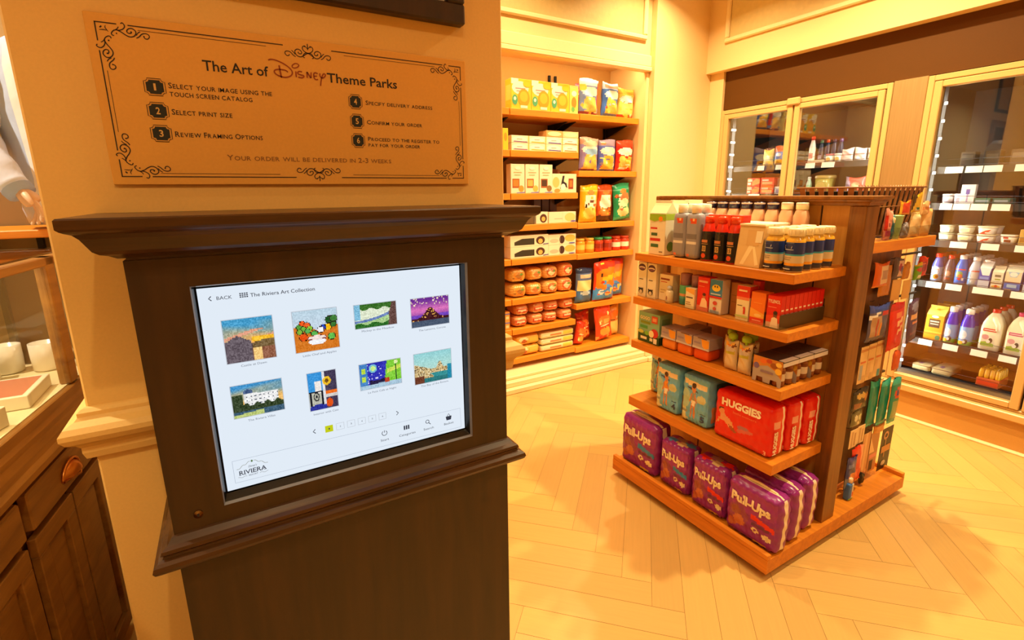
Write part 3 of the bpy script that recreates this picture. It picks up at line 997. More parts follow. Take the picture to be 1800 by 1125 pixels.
for n, (x, z, w) in enumerate(((-.0845, 1.7015, .0165), (-.0855, 1.659, .0165), (-.086, 1.618, .0165), (.2865, 1.7035, .0145), (.287, 1.662, .0145), (.2865, 1.620, .0145))):
    mb = MB()
    P = badge_poly(x, z, w, .0150, .34)
    mb.stroke(P + P[:2], .0011, gf(.0005), DK, 'matte')
    P = badge_poly(x, z, w * .82, .0123, .34)
    mb.add([gf(.0005)(*p) for p in P], [tuple(range(len(P)))], (40, 40, 30), 'matte')
    s = str(n + 1)
    mb.text(s, x - (.0034 if n else .0020), x + (.0034 if n else .0016), z - .0058, .0118, gf(.0009), (222, 176, 100), 'matte', .02)
    part('number_badge', LS(mb), sign, 'black notched badge with number %d' % (n + 1))
fr = thing('picture_frame', 'large brown framed picture hanging above the order sign on the column', 'picture', (.195, PYF - .001, 1.893))
def LF(mb):
    mb.v = [(x - .195, y - PYF + .001, z - 1.893) for x, y, z in mb.v]
    return mb
a0, a1, b0, b1 = -.165, .556, 1.893, 2.46
mb = MB(); w = .045
for q in ((a0, a1, b0, b0 + w), (a0, a1, b1 - w, b1), (a0, a0 + w, b0 + w, b1 - w), (a1 - w, a1, b0 + w, b1 - w)):
    mb.box(q[0], q[1], PYF - .03, PYF - .001, q[2], q[3], mat='kiosk_wood', b=.004)
part('frame', LF(mb), fr)
part('mat_board', LF(MB().box(a0 + w, a1 - w, PYF - .012, PYF - .002, b0 + w, b1 - w, (226, 218, 206), 'matte')), fr, 'pale mat board')
mb = MB()
mb.grid(lambda u, v: (a0 + .12 + (a1 - a0 - .24) * u, PYF - .013, b0 + .11 + (b1 - b0 - .22) * v), 30, 24, lambda u, v: jit(mixc((120, 150, 90), (150, 190, 220), v * 1.3 + .1 * math.sin(9 * u)), u, v, 20), 'print', False)
part('picture_print', LF(mb), fr)

# ================================================================== DISPLAY CASE ON THE LEFT
ca = thing('display_case', 'wooden glass-topped display case standing left behind the cream column', 'display case', (-.45, 1.9, 0), -math.atan(.126))
CL = -1.75
mb = MB()
mb.box(-.56, -.015, CL, .25, .06, .84, mat='case_wood')
mb.box(-.54, -.03, CL + .02, .23, 0, .06, mat='kiosk_wood')
for y in (-.47, -.93, -1.39):
    mb.box(-.02, .0, y - .012, y + .012, .06, .84, mat='case_wood', b=.002)
mb.box(-.02, .0, -.006, .014, .06, .84, mat='case_wood', b=.002)
part('cabinet', mb, ca)
mb = MB()
prof = [(.0, .952), (.004, .95), (.004, .925), (.012, .915), (.012, .90), (.020, .882), (.024, .868), (.034, .858), (.034, .842), (.0, .838)]
n = len(prof)
vs = [(-.02 + o + .02, CL, z) for o, z in prof] + [(-.02 + o + .02, .25, z) for o, z in prof]
vs += [(-.56, CL, .84), (-.56, CL, .95), (-.56, .25, .84), (-.56, .25, .95)]
fs = [(i, i + 1, n + i + 1, n + i) for i in range(n - 1)]
fs += [tuple(range(n))[::-1], tuple(range(n, 2 * n)), (0, n, 2 * n + 3, 2 * n + 1), (n - 1, 2 * n, 2 * n + 2, 2 * n - 1), (n, n * 2 - 1, 2 * n + 2, 2 * n + 3)]
mb.add(vs, fs, (150, 110, 60), 'case_wood')
part('cornice', mb, ca)
part('deck', MB().box(-.54, -.012, CL + .02, .24, .951, .955, (222, 204, 156), 'matte'), ca, 'cream display deck')
mb = MB()
for x, y in ((-.03, -.045), (-.03, .218), (-.56, .218), (-.03, CL), (-.56, CL)):
    mb.box(x, x + .03, y, y + .03 if y < -1 else y + .05 if y < 0 else .248, .956, 1.335, mat='case_wood', b=.003)
for x in (-.03, -.56):
    mb.box(x, x + .03, CL + .03, .218, 1.31, 1.335, mat='case_wood', b=.003)
for y in (CL, .218):
    mb.box(-.53, -.03, y, y + .03, 1.31, 1.335, mat='case_wood', b=.003)
part('glass_frame', mb, ca)
mb = MB()
mb.box(-.012, -.008, CL + .03, -.046, .956, 1.31, mat='glass')
mb.box(-.012, -.008, .006, .217, .956, 1.31, mat='glass')
mb.box(-.53, -.03, .232, .236, .956, 1.31, mat='glass')
mb.box(-.53, -.03, CL + .03, .236, 1.336, 1.340, mat='glass')
part('glass_panes', mb, ca)
for k in range(3):
    y1 = -.018 - k * .46; y0 = y1 - .425
    dr = part('drawer', MB().box(.001, .024, y0, y1, .722, .820, mat='case_wood', b=.004), ca)
    mb = MB(); yc = (y0 + y1) / 2
    vs = []; fs = []
    for i in range(9):
        for j in range(6):
            t = PI * i / 8; p = PI / 2 * j / 5
            vs.append((.024 + .026 * math.sin(p) * (.35 + .65 * math.sin(t)), yc + .048 * math.cos(t) * (1 - .25 * math.sin(p)), .756 + .036 * math.sin(t) * math.cos(p * .9)))
    for i in range(8):
        for j in range(5):
            a = i * 6 + j
            fs.append((a, a + 1, a + 7, a + 6))
    mb.add(vs, fs, (214, 140, 66), 'metal', True)
    mb.tube([(.026 + .004 * math.sin(t), yc + .052 * math.cos(t), .756 + .040 * math.sin(t)) for t in [PI * i / 12 for i in range(13)]], .004, 8, (224, 150, 76), 'metal')
    mb.tube([(.028, yc - .052, .756), (.046, yc, .752), (.028, yc + .052, .756)], .004, 8, (224, 150, 76), 'metal')
    part('cup_handle', mb, dr, 'copper coloured cup pull')
    for q in range(2):
        d1 = y1 - q * .2175; d0 = d1 - .207
        mb = MB(); s = .05
        for r in ((d0, d1, .10, .10 + s), (d0, d1, .70 - s, .70), (d0, d0 + s, .10 + s, .70 - s), (d1 - s, d1, .10 + s, .70 - s)):
            mb.box(.001, .020, r[0], r[1], r[2], r[3], mat='case_wood', b=.002)
        mb.box(.001, .006, d0 + s, d1 - s, .10 + s, .70 - s, mat='case_wood')
        mb.box(.006, .012, d0 + s + .012, d1 - s - .012, .10 + s + .012, .70 - s - .012, mat='case_wood', b=.004)
        part('door', mb, ca)
strip = part('case_light', MB().box(-.10, -.05, CL + .1, -.06, 1.300, 1.309, (240, 220, 180), 'lamp_warm'), ca, 'light strip')
ld = bpy.data.lights.new('case_lamp', 'AREA'); ld.shape = 'RECTANGLE'; ld.size = .04; ld.size_y = 1.5; ld.energy = CASE_POWER; ld.color = WARM
lo = link(bpy.data.objects.new('case_lamp', ld), strip); lo.location = (-.075, -.9, 1.296)
# things in the case
cm = ca.matrix_basis.copy()
def in_case(x, y, z): return cm @ Vector((x, y, z))
def case_box(w, d, h, lid, txt):
    mb = MB()
    mb.carton(w, d, h, (238, 228, 200), [('t', txt, .3, .7, .35, .28, (120, 90, 50))] if txt else (), (), [('r', .06, .1, .94, .9, lid)])
    return [(None, mb.data('jewellery_box'))]
rz0 = -math.atan(.126)
for nm, x, y, w, d, h, lid, rr, lab in (('gift_box', -.105, -.135, .19, .13, .036, (196, 120, 90), .12, 'flat white gift box with a reddish top nearest the front glass of the case'), ('gift_box', -.095, -.385, .14, .11, .05, (230, 216, 176), -.2, 'white gift box nearer the viewer, beside the reddish topped one'), ('gift_box', -.26, .02, .15, .12, .10, (230, 220, 190), .3, 'tall cream gift box behind the reddish topped one in the display case')):
    p = in_case(x, y, .956)
    spawn(case_box(w, d, h, lid, ''), nm, lab, 'box', p, rz0 + rr + PI / 2, 'boxes in the display case')
def mug():
    mb = MB()
    mb.lathe([(.030, 0), (.036, .004), (.038, .04), (.038, .09), (.034, .09), (.034, .012), (.001, .010)], 24, (240, 232, 214), 'gloss', cap=False)
    hb = MB().tube([(.037, 0, .072), (.058, 0, .07), (.064, 0, .048), (.056, 0, .026), (.037, 0, .022)], .005, 8, (240, 232, 214), 'gloss')
    return [('cup', mb.data('cup')), ('handle', hb.data('handle'))]
mg = mug()
for x, y, rr, lab in ((-.125, .15, .3, 'white mug with its handle turned right, near the end glass of the case'), (-.225, .16, 2.6, 'white mug standing left of the other mug in the display case')):
    spawn(mg, 'mug', lab, 'mug', in_case(x, y, .956), rr, 'white mugs in the display case')

# ================================================================== SHELF FIXTURE AND JACKET BEHIND
fx = thing('wall_fixture', 'brown clothing fixture with an orange wooden ledge behind the display case', 'shelving', (-.85, 2.55, 0))
struct('wall_panel', MB().box(-1.55, -.23, 2.56, 2.60, 0, 1.9, (150, 120, 72), 'matte', .003))
part('ledge', MB().box(-.7, .62, -.38, 0, 1.372, 1.398, mat='shelf_wood_x', b=.003), fx)
for x in (-.4, .08, .22, .3, .5):
    part('upright', MB().box(x, x + .018, -.03, -.002, .05, 1.37, (30, 26, 22), 'matte'), fx, 'black upright')
part('plinth', MB().box(-.7, .62, -.30, 0, 0, .5, mat='kiosk_wood', b=.003), fx)
jm = thing('mannequin', 'headless torso mannequin in a pale blue and white jacket beside the column', 'mannequin', (-.425, 2.33, 1.412))
part('stand', MB().lathe([(.09, -.0125), (.09, 0), (.05, .003)], 24, (40, 38, 36), 'metal'), jm, 'dark round stand')
mb = MB()
rings = [(.0, .165, .10), (.05, .175, .11), (.15, .17, .108), (.28, .18, .112), (.40, .195, .115), (.50, .20, .11), (.56, .185, .095), (.60, .12, .075), (.625, .065, .06)]
vs = []; fs = []; cs = []
m = 36
for j, (z, rx, ry) in enumerate(rings):
    for i in range(m):
        t = 2 * PI * i / m
        fold = 1 + .035 * math.sin(5 * t + 9 * z) * (1 - z / .7) + .02 * math.sin(11 * t - 16 * z)
        vs.append((rx * fold * math.cos(t), ry * fold * math.sin(t), z))
for j in range(len(rings) - 1):
    for i in range(m):
        a = j * m + i; b = j * m + (i + 1) % m
        fs.append((a, b, b + m, a + m))
        t = 2 * PI * (i + .5) / m
        cs.append((240, 238, 236) if math.sin(t) < -.1 and math.cos(t) > -.6 else (190, 204, 232))
fs.append(tuple(range(m))[::-1]); cs.append((176, 192, 216))
mb.add(vs, fs, cs, 'cloth', True)
mb.tube([(0, -.125, .02), (0, -.13, .3), (0, -.12, .55)], .004, 6, (90, 96, 110), 'metal')
part('jacket', mb, jm, 'white and pale blue jacket body')
def sleeve(sx):
    mb = MB()
    pts = []; rad = []
    J = [Vector((sx * .15, 0, .545)), Vector((sx * .215, -.03, .42)), Vector((sx * .235, -.07, .29)), Vector((sx * .19, -.13, .20)), Vector((sx * .135, -.165, .118))]
    RR = [.072, .068, .06, .052, .040]
    for i in range(4):
        for k in range(6):
            t = k / 6
            pts.append(J[i].lerp(J[i + 1], t)); rad.append((RR[i] + (RR[i + 1] - RR[i]) * t) * (1 + .05 * math.sin(5.1 * (i * 6 + k))))
    pts.append(J[4]); rad.append(.040)
    mb.tube(pts, rad, 16, (214, 222, 246), 'cloth')
    mb.tube([J[4], J[4] + (J[4] - J[3]).normalized() * .022], [.041, .039], 16, (170, 186, 224), 'cloth')
    return mb
def hand(sx):
    mb = MB()
    w = Vector((sx * .133, -.167, .116)); d = Vector((-sx * .6, -.12, -.75)).normalized()
    side = Vector((-.35 * sx, -.9, .1)); side = (side - side.dot(d) * d).normalized(); nor = d.cross(side)
    def P(a, b, c=0): return w + (d * a + side * b + nor * c) * .72
    mb.tube([P(-.03, 0), P(.0, 0), P(.02, .003), P(.05, .004), P(.075, .004), P(.083, .003)], [.0185, .0185, .020, .025, .0255, .019], 14, (226, 186, 150), 'skin')
    for k, (b, l, r) in enumerate(((.027, .066, .0088), (.010, .074, .0092), (-.008, .070, .009), (-.025, .055, .008))):
        c = .012 + .006 * k
        mb.tube([P(.064, b), P(.085, b, c * .15), P(.085 + l * .42, b * 1.02, c * .6), P(.085 + l * .75, b, c * 1.5), P(.085 + l * .97, b * .98, c * 2.3), P(.085 + l, b * .98, c * 2.5)], [q * .78 for q in (r * 1.05, r * 1.08, r, r * .92, r * .78, r * .3)], 10, (228, 188, 152), 'skin')
    mb.tube([P(.022, .022), P(.045, .042, .006), P(.068, .054, .012), P(.09, .057, .018), P(.096, .057, .02)], [.010, .0098, .0084, .007, .003], 10, (228, 188, 152), 'skin')
    return mb
for sx in (-1, 1):
    sl = part('sleeve', sleeve(sx), jm, 'pale blue sleeve')
    part('hand', hand(sx), sl, 'beige mannequin hand')
# ================================================================== THE GONDOLA
go = thing('gondola_shelf_unit', 'freestanding brown wooden shop shelf unit loaded with baby goods in the middle of the floor', 'shelf unit', (2.22, 1.36, 0))
def LG(mb):
    mb.v = [(x - 2.22, y - 1.36, z) for x, y, z in mb.v]
    return mb
GX0, GX1, GY0, GY1 = 1.66, 2.785, .915, 1.80
mb = MB()
mb.box(GX0, GX1, GY0, GY1, .032, .092, mat='shelf_wood')
mb.box(GX0, GX0 + .022, GY0, GY1, .092, .114, mat='shelf_wood', b=.002)
mb.box(GX1 - .022, GX1, GY0, GY1, .092, .114, mat='shelf_wood', b=.002)
mb.box(1.98, GX1, GY1, 2.0, .032, .092, mat='shelf_wood')
part('base_deck', LG(mb), go)
part('plinth', LG(MB().box(GX0 + .09, GX1 - .09, GY0 + .09, GY1 - .09, 0, .032, mat='rubber_black')), go, 'black recessed plinth')
mb = MB()
mb.box(2.092, 2.14, .992, 1.103, .093, 1.435, mat='panel_wood')
mb.box(2.092, 2.14, 1.111, 1.60, .093, 1.435, mat='panel_wood')
mb.box(2.092, 2.14, 1.608, 1.868, .093, 1.435, mat='panel_wood')
mb.box(2.10, 2.135, 1.103, 1.111, .093, 1.435, (16, 14, 12), 'matte')
mb.box(2.10, 2.135, 1.60, 1.608, .093, 1.435, (16, 14, 12), 'matte')
part('spine_panel', LG(mb), go)
for y0, y1 in ((.932, .991), (1.869, 1.928)):
    part('end_post', LG(MB().box(2.066, 2.160, y0, y1, .0925, 1.435, mat='post_wood', b=.002)), go, 'dark brown end post')
part('cap', LG(MB().moulding(2.066, 2.160, .932, 1.928, [(0, 1.436), (.006, 1.438), (.010, 1.446), (.018, 1.452), (.020, 1.458), (.030, 1.462), (.030, 1.472), (.0, 1.473)], (120, 74, 40), 'post_wood').box(2.04, 2.186, 1.924, 1.955, 1.44, 1.472, mat='post_wood', b=.004)), go, 'dark moulded cap rail')
SHELVES = ((1.168, 1.205), (.950, .988), (.722, .762), (.408, .454))
for a, b in SHELVES:
    mb = MB()
    mb.box(1.72, 2.091, .975, 1.765, a, b, mat='shelf_wood', b=.002)
    part('shelf', LG(mb), go)
# return panel on the far side that faces the camera, with its ledge, lip and pegs
part('return_panel', LG(MB().box(2.161, 2.66, 1.032, 1.056, .115, 1.242, mat='post_wood', b=.002)), go)  # dark brown wood paints in the shading behind the hanging packets
part('shelf', LG(MB().box(2.168, 2.80, .965, 1.26, 1.243, 1.288, mat='shelf_wood_x', b=.002)), go)
mb = MB()
mb.box(2.172, 2.798, .968, .972, 1.289, 1.338, mat='acrylic')
mb.box(2.794, 2.798, .972, 1.25, 1.289, 1.338, mat='acrylic')
part('shelf_lip', LG(mb), go, 'clear acrylic lip')
mb = MB()
mb.box(1.724, 1.727, .98, 1.76, .989, 1.004, mat='acrylic')
part('shelf_lip', LG(mb), go, 'clear acrylic lip')
for x1, z in ((2.86, 1.195), (2.90, .995), (2.70, .625), (2.80, .34)):
    part('peg_rail', LG(MB().box(2.662, x1, 1.036, 1.046, z, z + .009, mat='wire_black')), go, 'black wire rail')
def peg(x, z, y0=.97):
    y0 += .028
    if x > 2.65: return
    mb = MB().tube([(x, 1.032, z), (x, y0 + .01, z), (x, y0, z + .008)], .0018, 6, (120, 110, 100), 'metal')
    part('peg_hook', LG(mb), go, 'wire peg hook')

# ---- product kinds (front faces -y, origin at the base centre)
def snack_carton():
    mb = MB(); w, d, h = .098, .075, .192
    mb.carton(w, d, h, (236, 226, 198), [('r', .08, .62, .5, .66, (206, 40, 30)), ('r', .08, .33, .72, .40, (206, 50, 36)), ('r', .14, .46, .52, .53, (70, 100, 60)), ('r', .14, .18, .62, .26, (70, 110, 60)), ('r', .68, .06, .9, .09, (150, 130, 100)), ('p', [(0, .98), (0, .84), (.3, .80), (.7, .85), (1, .82), (1, .98)], (150, 190, 40)), ('e', .7, .87, .13, .06, (240, 150, 30))], [('e', .5, .2, .3, .12, (110, 150, 60)), ('r', 0, .84, 1, .99, (170, 200, 60))])
    mb.prism([(-d / 2, h), (d / 2, h), (.004, h + .045), (-.004, h + .045)], 0, -w / 2, w / 2, (226, 236, 190), 'gloss')
    mb.box(-w / 2, w / 2, -.003, .003, h + .04, h + .058, (238, 238, 214), 'gloss')
    return [(None, mb.data('snack_carton'))]
def capped_pouch(body, accent, cap, w=.068, h=.235, d=.051, txt=None):
    mb = MB()
    sh = [('e', .62, .84, .26, .065, accent), ('e', .62, .855, .08, .02, (250, 190, 120)), ('r', .0, .70, 1, .705, (214, 214, 220)), ('r', .16, .43, .9, .53, tuple(int(c * .78) for c in body)), ('r', .14, .35, .9, .37, (226, 220, 214)), ('e', .3, .1, .12, .03, (230, 120, 80))]
    if txt: sh += [('t', txt, .16, .9, .44, .07, (240, 236, 230))]
    mb.rbox(w, d, h * .84, .016, body, sh, (), 14, 18, .004, 'print', seed=3)
    cp = MB().lathe([(.021, h * .842), (.021, h * .99), (.018, h)], 18, cap, 'gloss')
    return [('bottle', mb.data('bottle')), ('cap', cp.data('cap'))]
def dark_shake():
    mb = MB(); h = .175
    mb.lathe([(.026, 0, (170, 30, 20)), (.0285, .006, (40, 34, 30)), (.0285, .03, (34, 30, 28)), (.0285, .115, (38, 30, 28)), (.027, .125, (206, 44, 24)), (.020, .150, (214, 50, 26)), (.017, .158, (214, 50, 26)), (.017, .160)], 24, (40, 34, 30), 'gloss')
    F = lambda x, y, e: ((.0287 + e) * math.sin(x / .0285), -(.0287 + e) * math.cos(x / .0285), y)
    g = lambda x, y, e: F(x - .02, y, e)
    mb.art([('r', .1, .62, .9, .64, (200, 150, 90)), ('r', .14, .68, .86, .78, (196, 120, 70)), ('r', .3, .36, .72, .56, (206, 160, 90)), ('t', '15', .36, .66, .40, .12, (44, 34, 26), .03), ('e', .5, .2, .24, .09, (214, 70, 30))], .04, .115, g, 'gloss', 6)
    cp = MB().lathe([(.0185, .161), (.0185, .184), (.016, .187)], 18, (230, 70, 30), 'gloss')
    return [('bottle', mb.data('bottle')), ('cap', cp.data('cap'))]
def red_carton():
    return [(None, MB().carton(.052, .05, .192, (214, 40, 22), [('p', [(0, 1), (1, 1), (1, .78), (.5, .7), (0, .78)], (236, 96, 40)), ('r', .1, .05, .4, .3, (236, 214, 180)), ('r', .2, .4, .85, .66, (60, 40, 32))], [('r', .1, .1, .9, .6, (190, 34, 20))], [('e', .5, .5, .12, .12, (240, 230, 220))]).data('drink_carton'))]
def white_tray():
    mb = MB(); w, d, h = .155, .10, .135
    mb.box(-w / 2, w / 2, -d / 2, d / 2, 0, h, (236, 216, 172), 'print', .003)
    mb.box(-w / 2 - .004, w / 2 + .004, -d / 2 - .004, d / 2 + .004, h + .001, h + .026, (244, 230, 190), 'print', .003)
    mb.art([('r', .1, .2, .9, .75, (226, 200, 150)), ('p', [(.2, .2), (.35, .2), (.6, .75), (.45, .75)], (240, 224, 186))], w, h, lambda x, y, e: (x - w / 2, -d / 2 - e, y))
    return [(None, mb.data('bottle_tray'))]
def clear_pack():
    mb = MB(); w, d, h = .105, .075, .158
    mb.prism([(-d / 2, 0), (d / 2, 0), (d / 2 - .012, h * .96), (-d / 2 + .02, h)], 0, -w / 2, w / 2, (214, 178, 120), 'gloss')
    mb.box(-w / 2 - .001, w / 2 + .001, -d / 2 + .016, d / 2 - .008, h, h + .006, (240, 226, 186), 'gloss')
    fr = lambda x, y, e: (x - w / 2, -d / 2 + .02 * y / h - e, y)
    mb.art([('r', .04, .03, .96, .93, (222, 186, 126)), ('p', [(.2, .05), (.36, .05), (.66, .5), (.5, .55)], (240, 218, 164)), ('p', [(.62, .5), (.72, .5), (.95, .08), (.82, .05)], (240, 218, 164)), ('r', .35, .52, .85, .9, (214, 172, 110)), ('r', .7, .6, .95, .88, (236, 220, 180))], w, h, fr, 'gloss')
    return [(None, mb.data('clear_pack'))]
def shake_bottle():
    mb = MB()
    nav = (34, 52, 112)
    mb.lathe([(.028, 0, (214, 200, 170)), (.031, .004, (44, 46, 70)), (.0315, .022, (60, 56, 76)), (.0315, .024, (232, 160, 40)), (.0315, .034, (216, 196, 158)), (.0315, .060, (70, 160, 186)), (.0315, .066, nav), (.0315, .108, (226, 170, 50)), (.029, .116, (226, 176, 60)), (.024, .124, (226, 190, 110)), (.022, .128)], 26, nav, 'gloss')
    F = lambda x, y, e: ((.0317 + e) * math.sin((x - .024) / .0315), -(.0317 + e) * math.cos((x - .024) / .0315), y)
    mb.art([('r', .04, .62, .96, .64, (180, 190, 206)), ('r', .06, .80, .96, .83, (90, 110, 150)), ('p', [(.06, .665), (.1, .74), (.5, .76), (.86, .73), (.82, .665)], (214, 206, 200)), ('r', .14, .69, .74, .715, (36, 50, 92)), ('r', .1, .40, .86, .42, (150, 130, 100)), ('r', .1, .34, .8, .36, (150, 130, 100)), ('r', .1, .08, .86, .11, (200, 196, 190))], .048, .13, F, 'gloss', 8)
    cp = MB().lathe([(.0265, .129), (.0285, .132), (.0285, .154), (.026, .157)], 28, (240, 222, 176), 'gloss')
    for k in range(14):
        t = 2 * PI * k / 14
        cp.box(.0283 * math.cos(t) - .0012, .0283 * math.cos(t) + .0012, .0283 * math.sin(t) - .0012, .0283 * math.sin(t) + .0012, .134, .152, (234, 214, 166), 'gloss')
    return [('bottle', mb.data('bottle')), ('cap', cp.data('cap'))]
def navy_lid_bottle(lid=(40, 36, 70)):
    mb = MB().lathe([(.027, 0), (.030, .006), (.030, .185), (.024, .205), (.021, .212)], 20, (230, 176, 140), 'gloss')
    cp = MB().lathe([(.0235, .213), (.0235, .232, (226, 190, 170)), (.0235, .238), (.021, .241)], 18, lid, 'gloss')
    return [('bottle', mb.data('bottle')), ('cap', cp.data('cap'))]
def tall_box():
    mb = MB().carton(.056, .05, .172, (236, 226, 196), [('e', .48, .85, .42, .10, (84, 50, 70)), ('e', .48, .84, .36, .035, (236, 220, 206)), ('e', .48, .81, .30, .03, (120, 80, 110)), ('r', .2, .5, .66, .52, (80, 60, 50)), ('e', .45, .17, .27, .085, (44, 34, 30)), ('e', .45, .145, .17, .055, (220, 206, 180)), ('e', .24, .24, .07, .025, (44, 34, 30)), ('e', .66, .24, .07, .025, (44, 34, 30))])
    return [(None, mb.data('box'))]
def art_box(w, d, h, base, front, side=(), nm='box', top=()):
    return [(None, MB().carton(w, d, h, base, front, side, top).data(nm))]
def figure(cx, cy, s, shirt, skin=(206, 130, 80), hair=(70, 40, 26), lean=0):
    """small printed child, standing"""
    return [('p', [(cx - .10 * s, cy + .42 * s), (cx + .12 * s, cy + .42 * s), (cx + .13 * s, cy + .10 * s), (cx - .12 * s, cy + .10 * s)], shirt), ('p', [(cx - .11 * s, cy + .10 * s), (cx + .01 * s, cy + .10 * s), (cx - .08 * s, cy - .42 * s), (cx - .17 * s, cy - .42 * s)], skin), ('p', [(cx + .01 * s, cy + .10 * s), (cx + .13 * s, cy + .10 * s), (cx + .15 * s, cy - .42 * s), (cx + .05 * s, cy - .42 * s)], skin), ('p', [(cx - .13 * s, cy + .16 * s), (cx + .14 * s, cy + .16 * s), (cx + .10 * s, cy - .02 * s), (cx - .08 * s, cy - .02 * s)], (240, 230, 214)), ('p', [(cx - .11 * s, cy + .40 * s), (cx - .24 * s, cy + .10 * s), (cx - .18 * s, cy + .06 * s), (cx - .06 * s, cy + .3 * s)], skin), ('p', [(cx + .11 * s, cy + .40 * s), (cx + .25 * s, cy + .12 * s), (cx + .19 * s, cy + .08 * s), (cx + .06 * s, cy + .3 * s)], skin), ('e', cx + .01 * s, cy + .56 * s, .13 * s, .15 * s, skin), ('e', cx + .01 * s, cy + .65 * s, .13 * s, .08 * s, hair)]
def baby_bottle():
    mb = MB().lathe([(.017, 0), (.019, .004), (.019, .05), (.012, .06)], 18, (226, 206, 166), 'gloss')
    F = lambda x, y, e: ((.0192 + e) * math.sin((x - .012) / .019), -(.0192 + e) * math.cos((x - .012) / .019), y)
    mb.art([('e', .5, .45, .16, .22, (170, 110, 90)), ('r', .3, .2, .7, .3, (190, 180, 190))], .024, .05, F, 'gloss', 4)
    cp = MB().lathe([(.0125, .061), (.0125, .075), (.006, .079)], 14, (190, 190, 190), 'gloss')
    return [('bottle', mb.data('bottle')), ('cap', cp.data('cap'))]
def teal_tub():
    mb = MB().lathe([(.024, 0, (90, 130, 80)), (.0275, .004, (60, 150, 150)), (.0275, .03, (90, 170, 160)), (.0275, .04, (226, 170, 130)), (.0275, .052, (90, 190, 150)), (.0275, .085, (110, 200, 160)), (.026, .09)], 22, (60, 160, 150), 'gloss')
    cp = MB().lathe([(.0255, .0905), (.0255, .14, (180, 130, 140)), (.024, .143)], 22, (156, 110, 124), 'gloss')
    return [('tub', mb.data('tub')), ('lid', cp.data('lid'))]
def red_medicine():
    mb = MB().carton(.054, .0275, .122, (222, 30, 18), [('r', 0, 0, 1, .16, (222, 170, 140)), ('p', [(0, .16), (1, .16), (1, .42), (0, .36)], (232, 70, 30)), ('t', 'TYLENOL', .06, .94, .77, .1, (244, 222, 190), .02), ('r', .1, .63, .7, .645, (244, 160, 120)), ('e', .66, .4, .14, .11, (120, 70, 44)), ('e', .66, .47, .15, .06, (50, 34, 26)), ('p', [(.34, 0), (.44, .3), (.62, .34), (.85, .3), (.92, 0)], (244, 220, 190))], [('r', .18, .53, .72, .58, (250, 236, 220)), ('p', [(.2, .2), (.5, .2), (.5, .38), (.9, .38), (.9, .43), (.28, .43), (.28, .26), (.2, .26)], (250, 236, 220)), ('r', .94, 0, 1, 1, (180, 22, 14))])
    return [(None, mb.data('box'))]
def medicine_tray():
    mb = MB(); w, d, h = .064, .296, .055
    t = .002
    mb.box(-w / 2, w / 2, -d / 2, d / 2, 0, t, (60, 44, 20), 'print')
    mb.box(-w / 2, -w / 2 + t, -d / 2, d / 2, t, h, (74, 54, 24), 'print')
    mb.box(w / 2 - t, w / 2, -d / 2, d / 2, t, h, (74, 54, 24), 'print')
    mb.box(-w / 2 + t, w / 2 - t, d / 2 - t, d / 2, t, h + .03, (74, 54, 24), 'print')
    return [(None, mb.data('display_tray'))]
def apple_box():
    mb = MB().carton(.138, .09, .152, (140, 186, 150), [('r', 0, 0, 1, .26, (52, 84, 38)), ('p', [(0, .26), (1, .26), (1, .34), (.5, .3), (0, .4)], (96, 140, 50)), ('t', 'GOGO', .08, .56, .76, .1, (240, 224, 180), .04), ('r', .12, .62, .58, .70, (130, 150, 40)), ('r', .10, .46, .46, .56, (80, 160, 80)), ('r', .64, .70, .92, .93, (214, 90, 60)), ('r', .69, .76, .87, .87, (236, 170, 130)), ('e', .80, .37, .18, .15, (206, 50, 40)), ('e', .66, .33, .12, .12, (244, 230, 180)), ('e', .45, .32, .1, .07, (130, 190, 60)), ('e', .16, .34, .14, .06, (206, 206, 90)), ('r', .16, .1, .46, .19, (240, 232, 200)), ('r', .60, .09, .74, .19, (240, 232, 200)), ('r', .78, .04, .94, .21, (240, 232, 214))], [('r', .0, 0, 1, .26, (44, 72, 34)), ('r', .2, .4, .8, .85, (110, 160, 120))])
    return [(None, mb.data('box'))]
def cup_pack(juice):
    mb = MB(); w, d = .088, .085
    mb.rbox(w * .96, d, .05, .014, juice, (), (), 8, 6, 0, 'gloss')
    sv = MB().box(-w / 2, w / 2, -d / 2 - .003, d / 2 + .003, .051, .104, (176, 160, 170), 'print', .002)
    sv.art([('p', [(.52, .9), (.98, .85), (.98, .25), (.75, .1), (.6, .3)], (236, 160, 40)), ('p', [(0, 0), (1, 0), (1, .12), (0, .2)], (206, 196, 200)), ('r', .3, .92, .85, .99, (110, 60, 30)), ('r', .1, .45, .5, .6, (150, 134, 160))], w, .053, lambda x, y, e: (x - w / 2, -d / 2 - .003 - e, .051 + y))
    return [('cup', mb.data('cup')), ('sleeve', sv.data('sleeve'))]
def squeeze_pouch():
    mb = MB().bag(.062, .128, .032, (214, 190, 150), [('r', 0, 0, 1, .55, (218, 192, 148)), ('r', .15, .56, .85, .66, (190, 180, 60)), ('e', .5, .72, .4, .1, (206, 196, 196)), ('e', .22, .9, .14, .07, (240, 180, 60)), ('e', .7, .86, .2, .08, (120, 60, 30)), ('e', .62, .9, .16, .06, (240, 190, 90)), ('e', .4, .84, .14, .05, (226, 130, 50)), ('r', .12, .4, .88, .42, (150, 110, 70)), ('r', .12, .3, .7, .32, (150, 110, 70))], 4, 14, 22)
    cp = MB().lathe([(.007, .124), (.007, .134), (.018, .136), (.019, .152), (.013, .160), (.004, .162)], 18, (156, 190, 30), 'gloss')
    return [('pouch', mb.data('pouch')), ('cap', cp.data('cap'))]
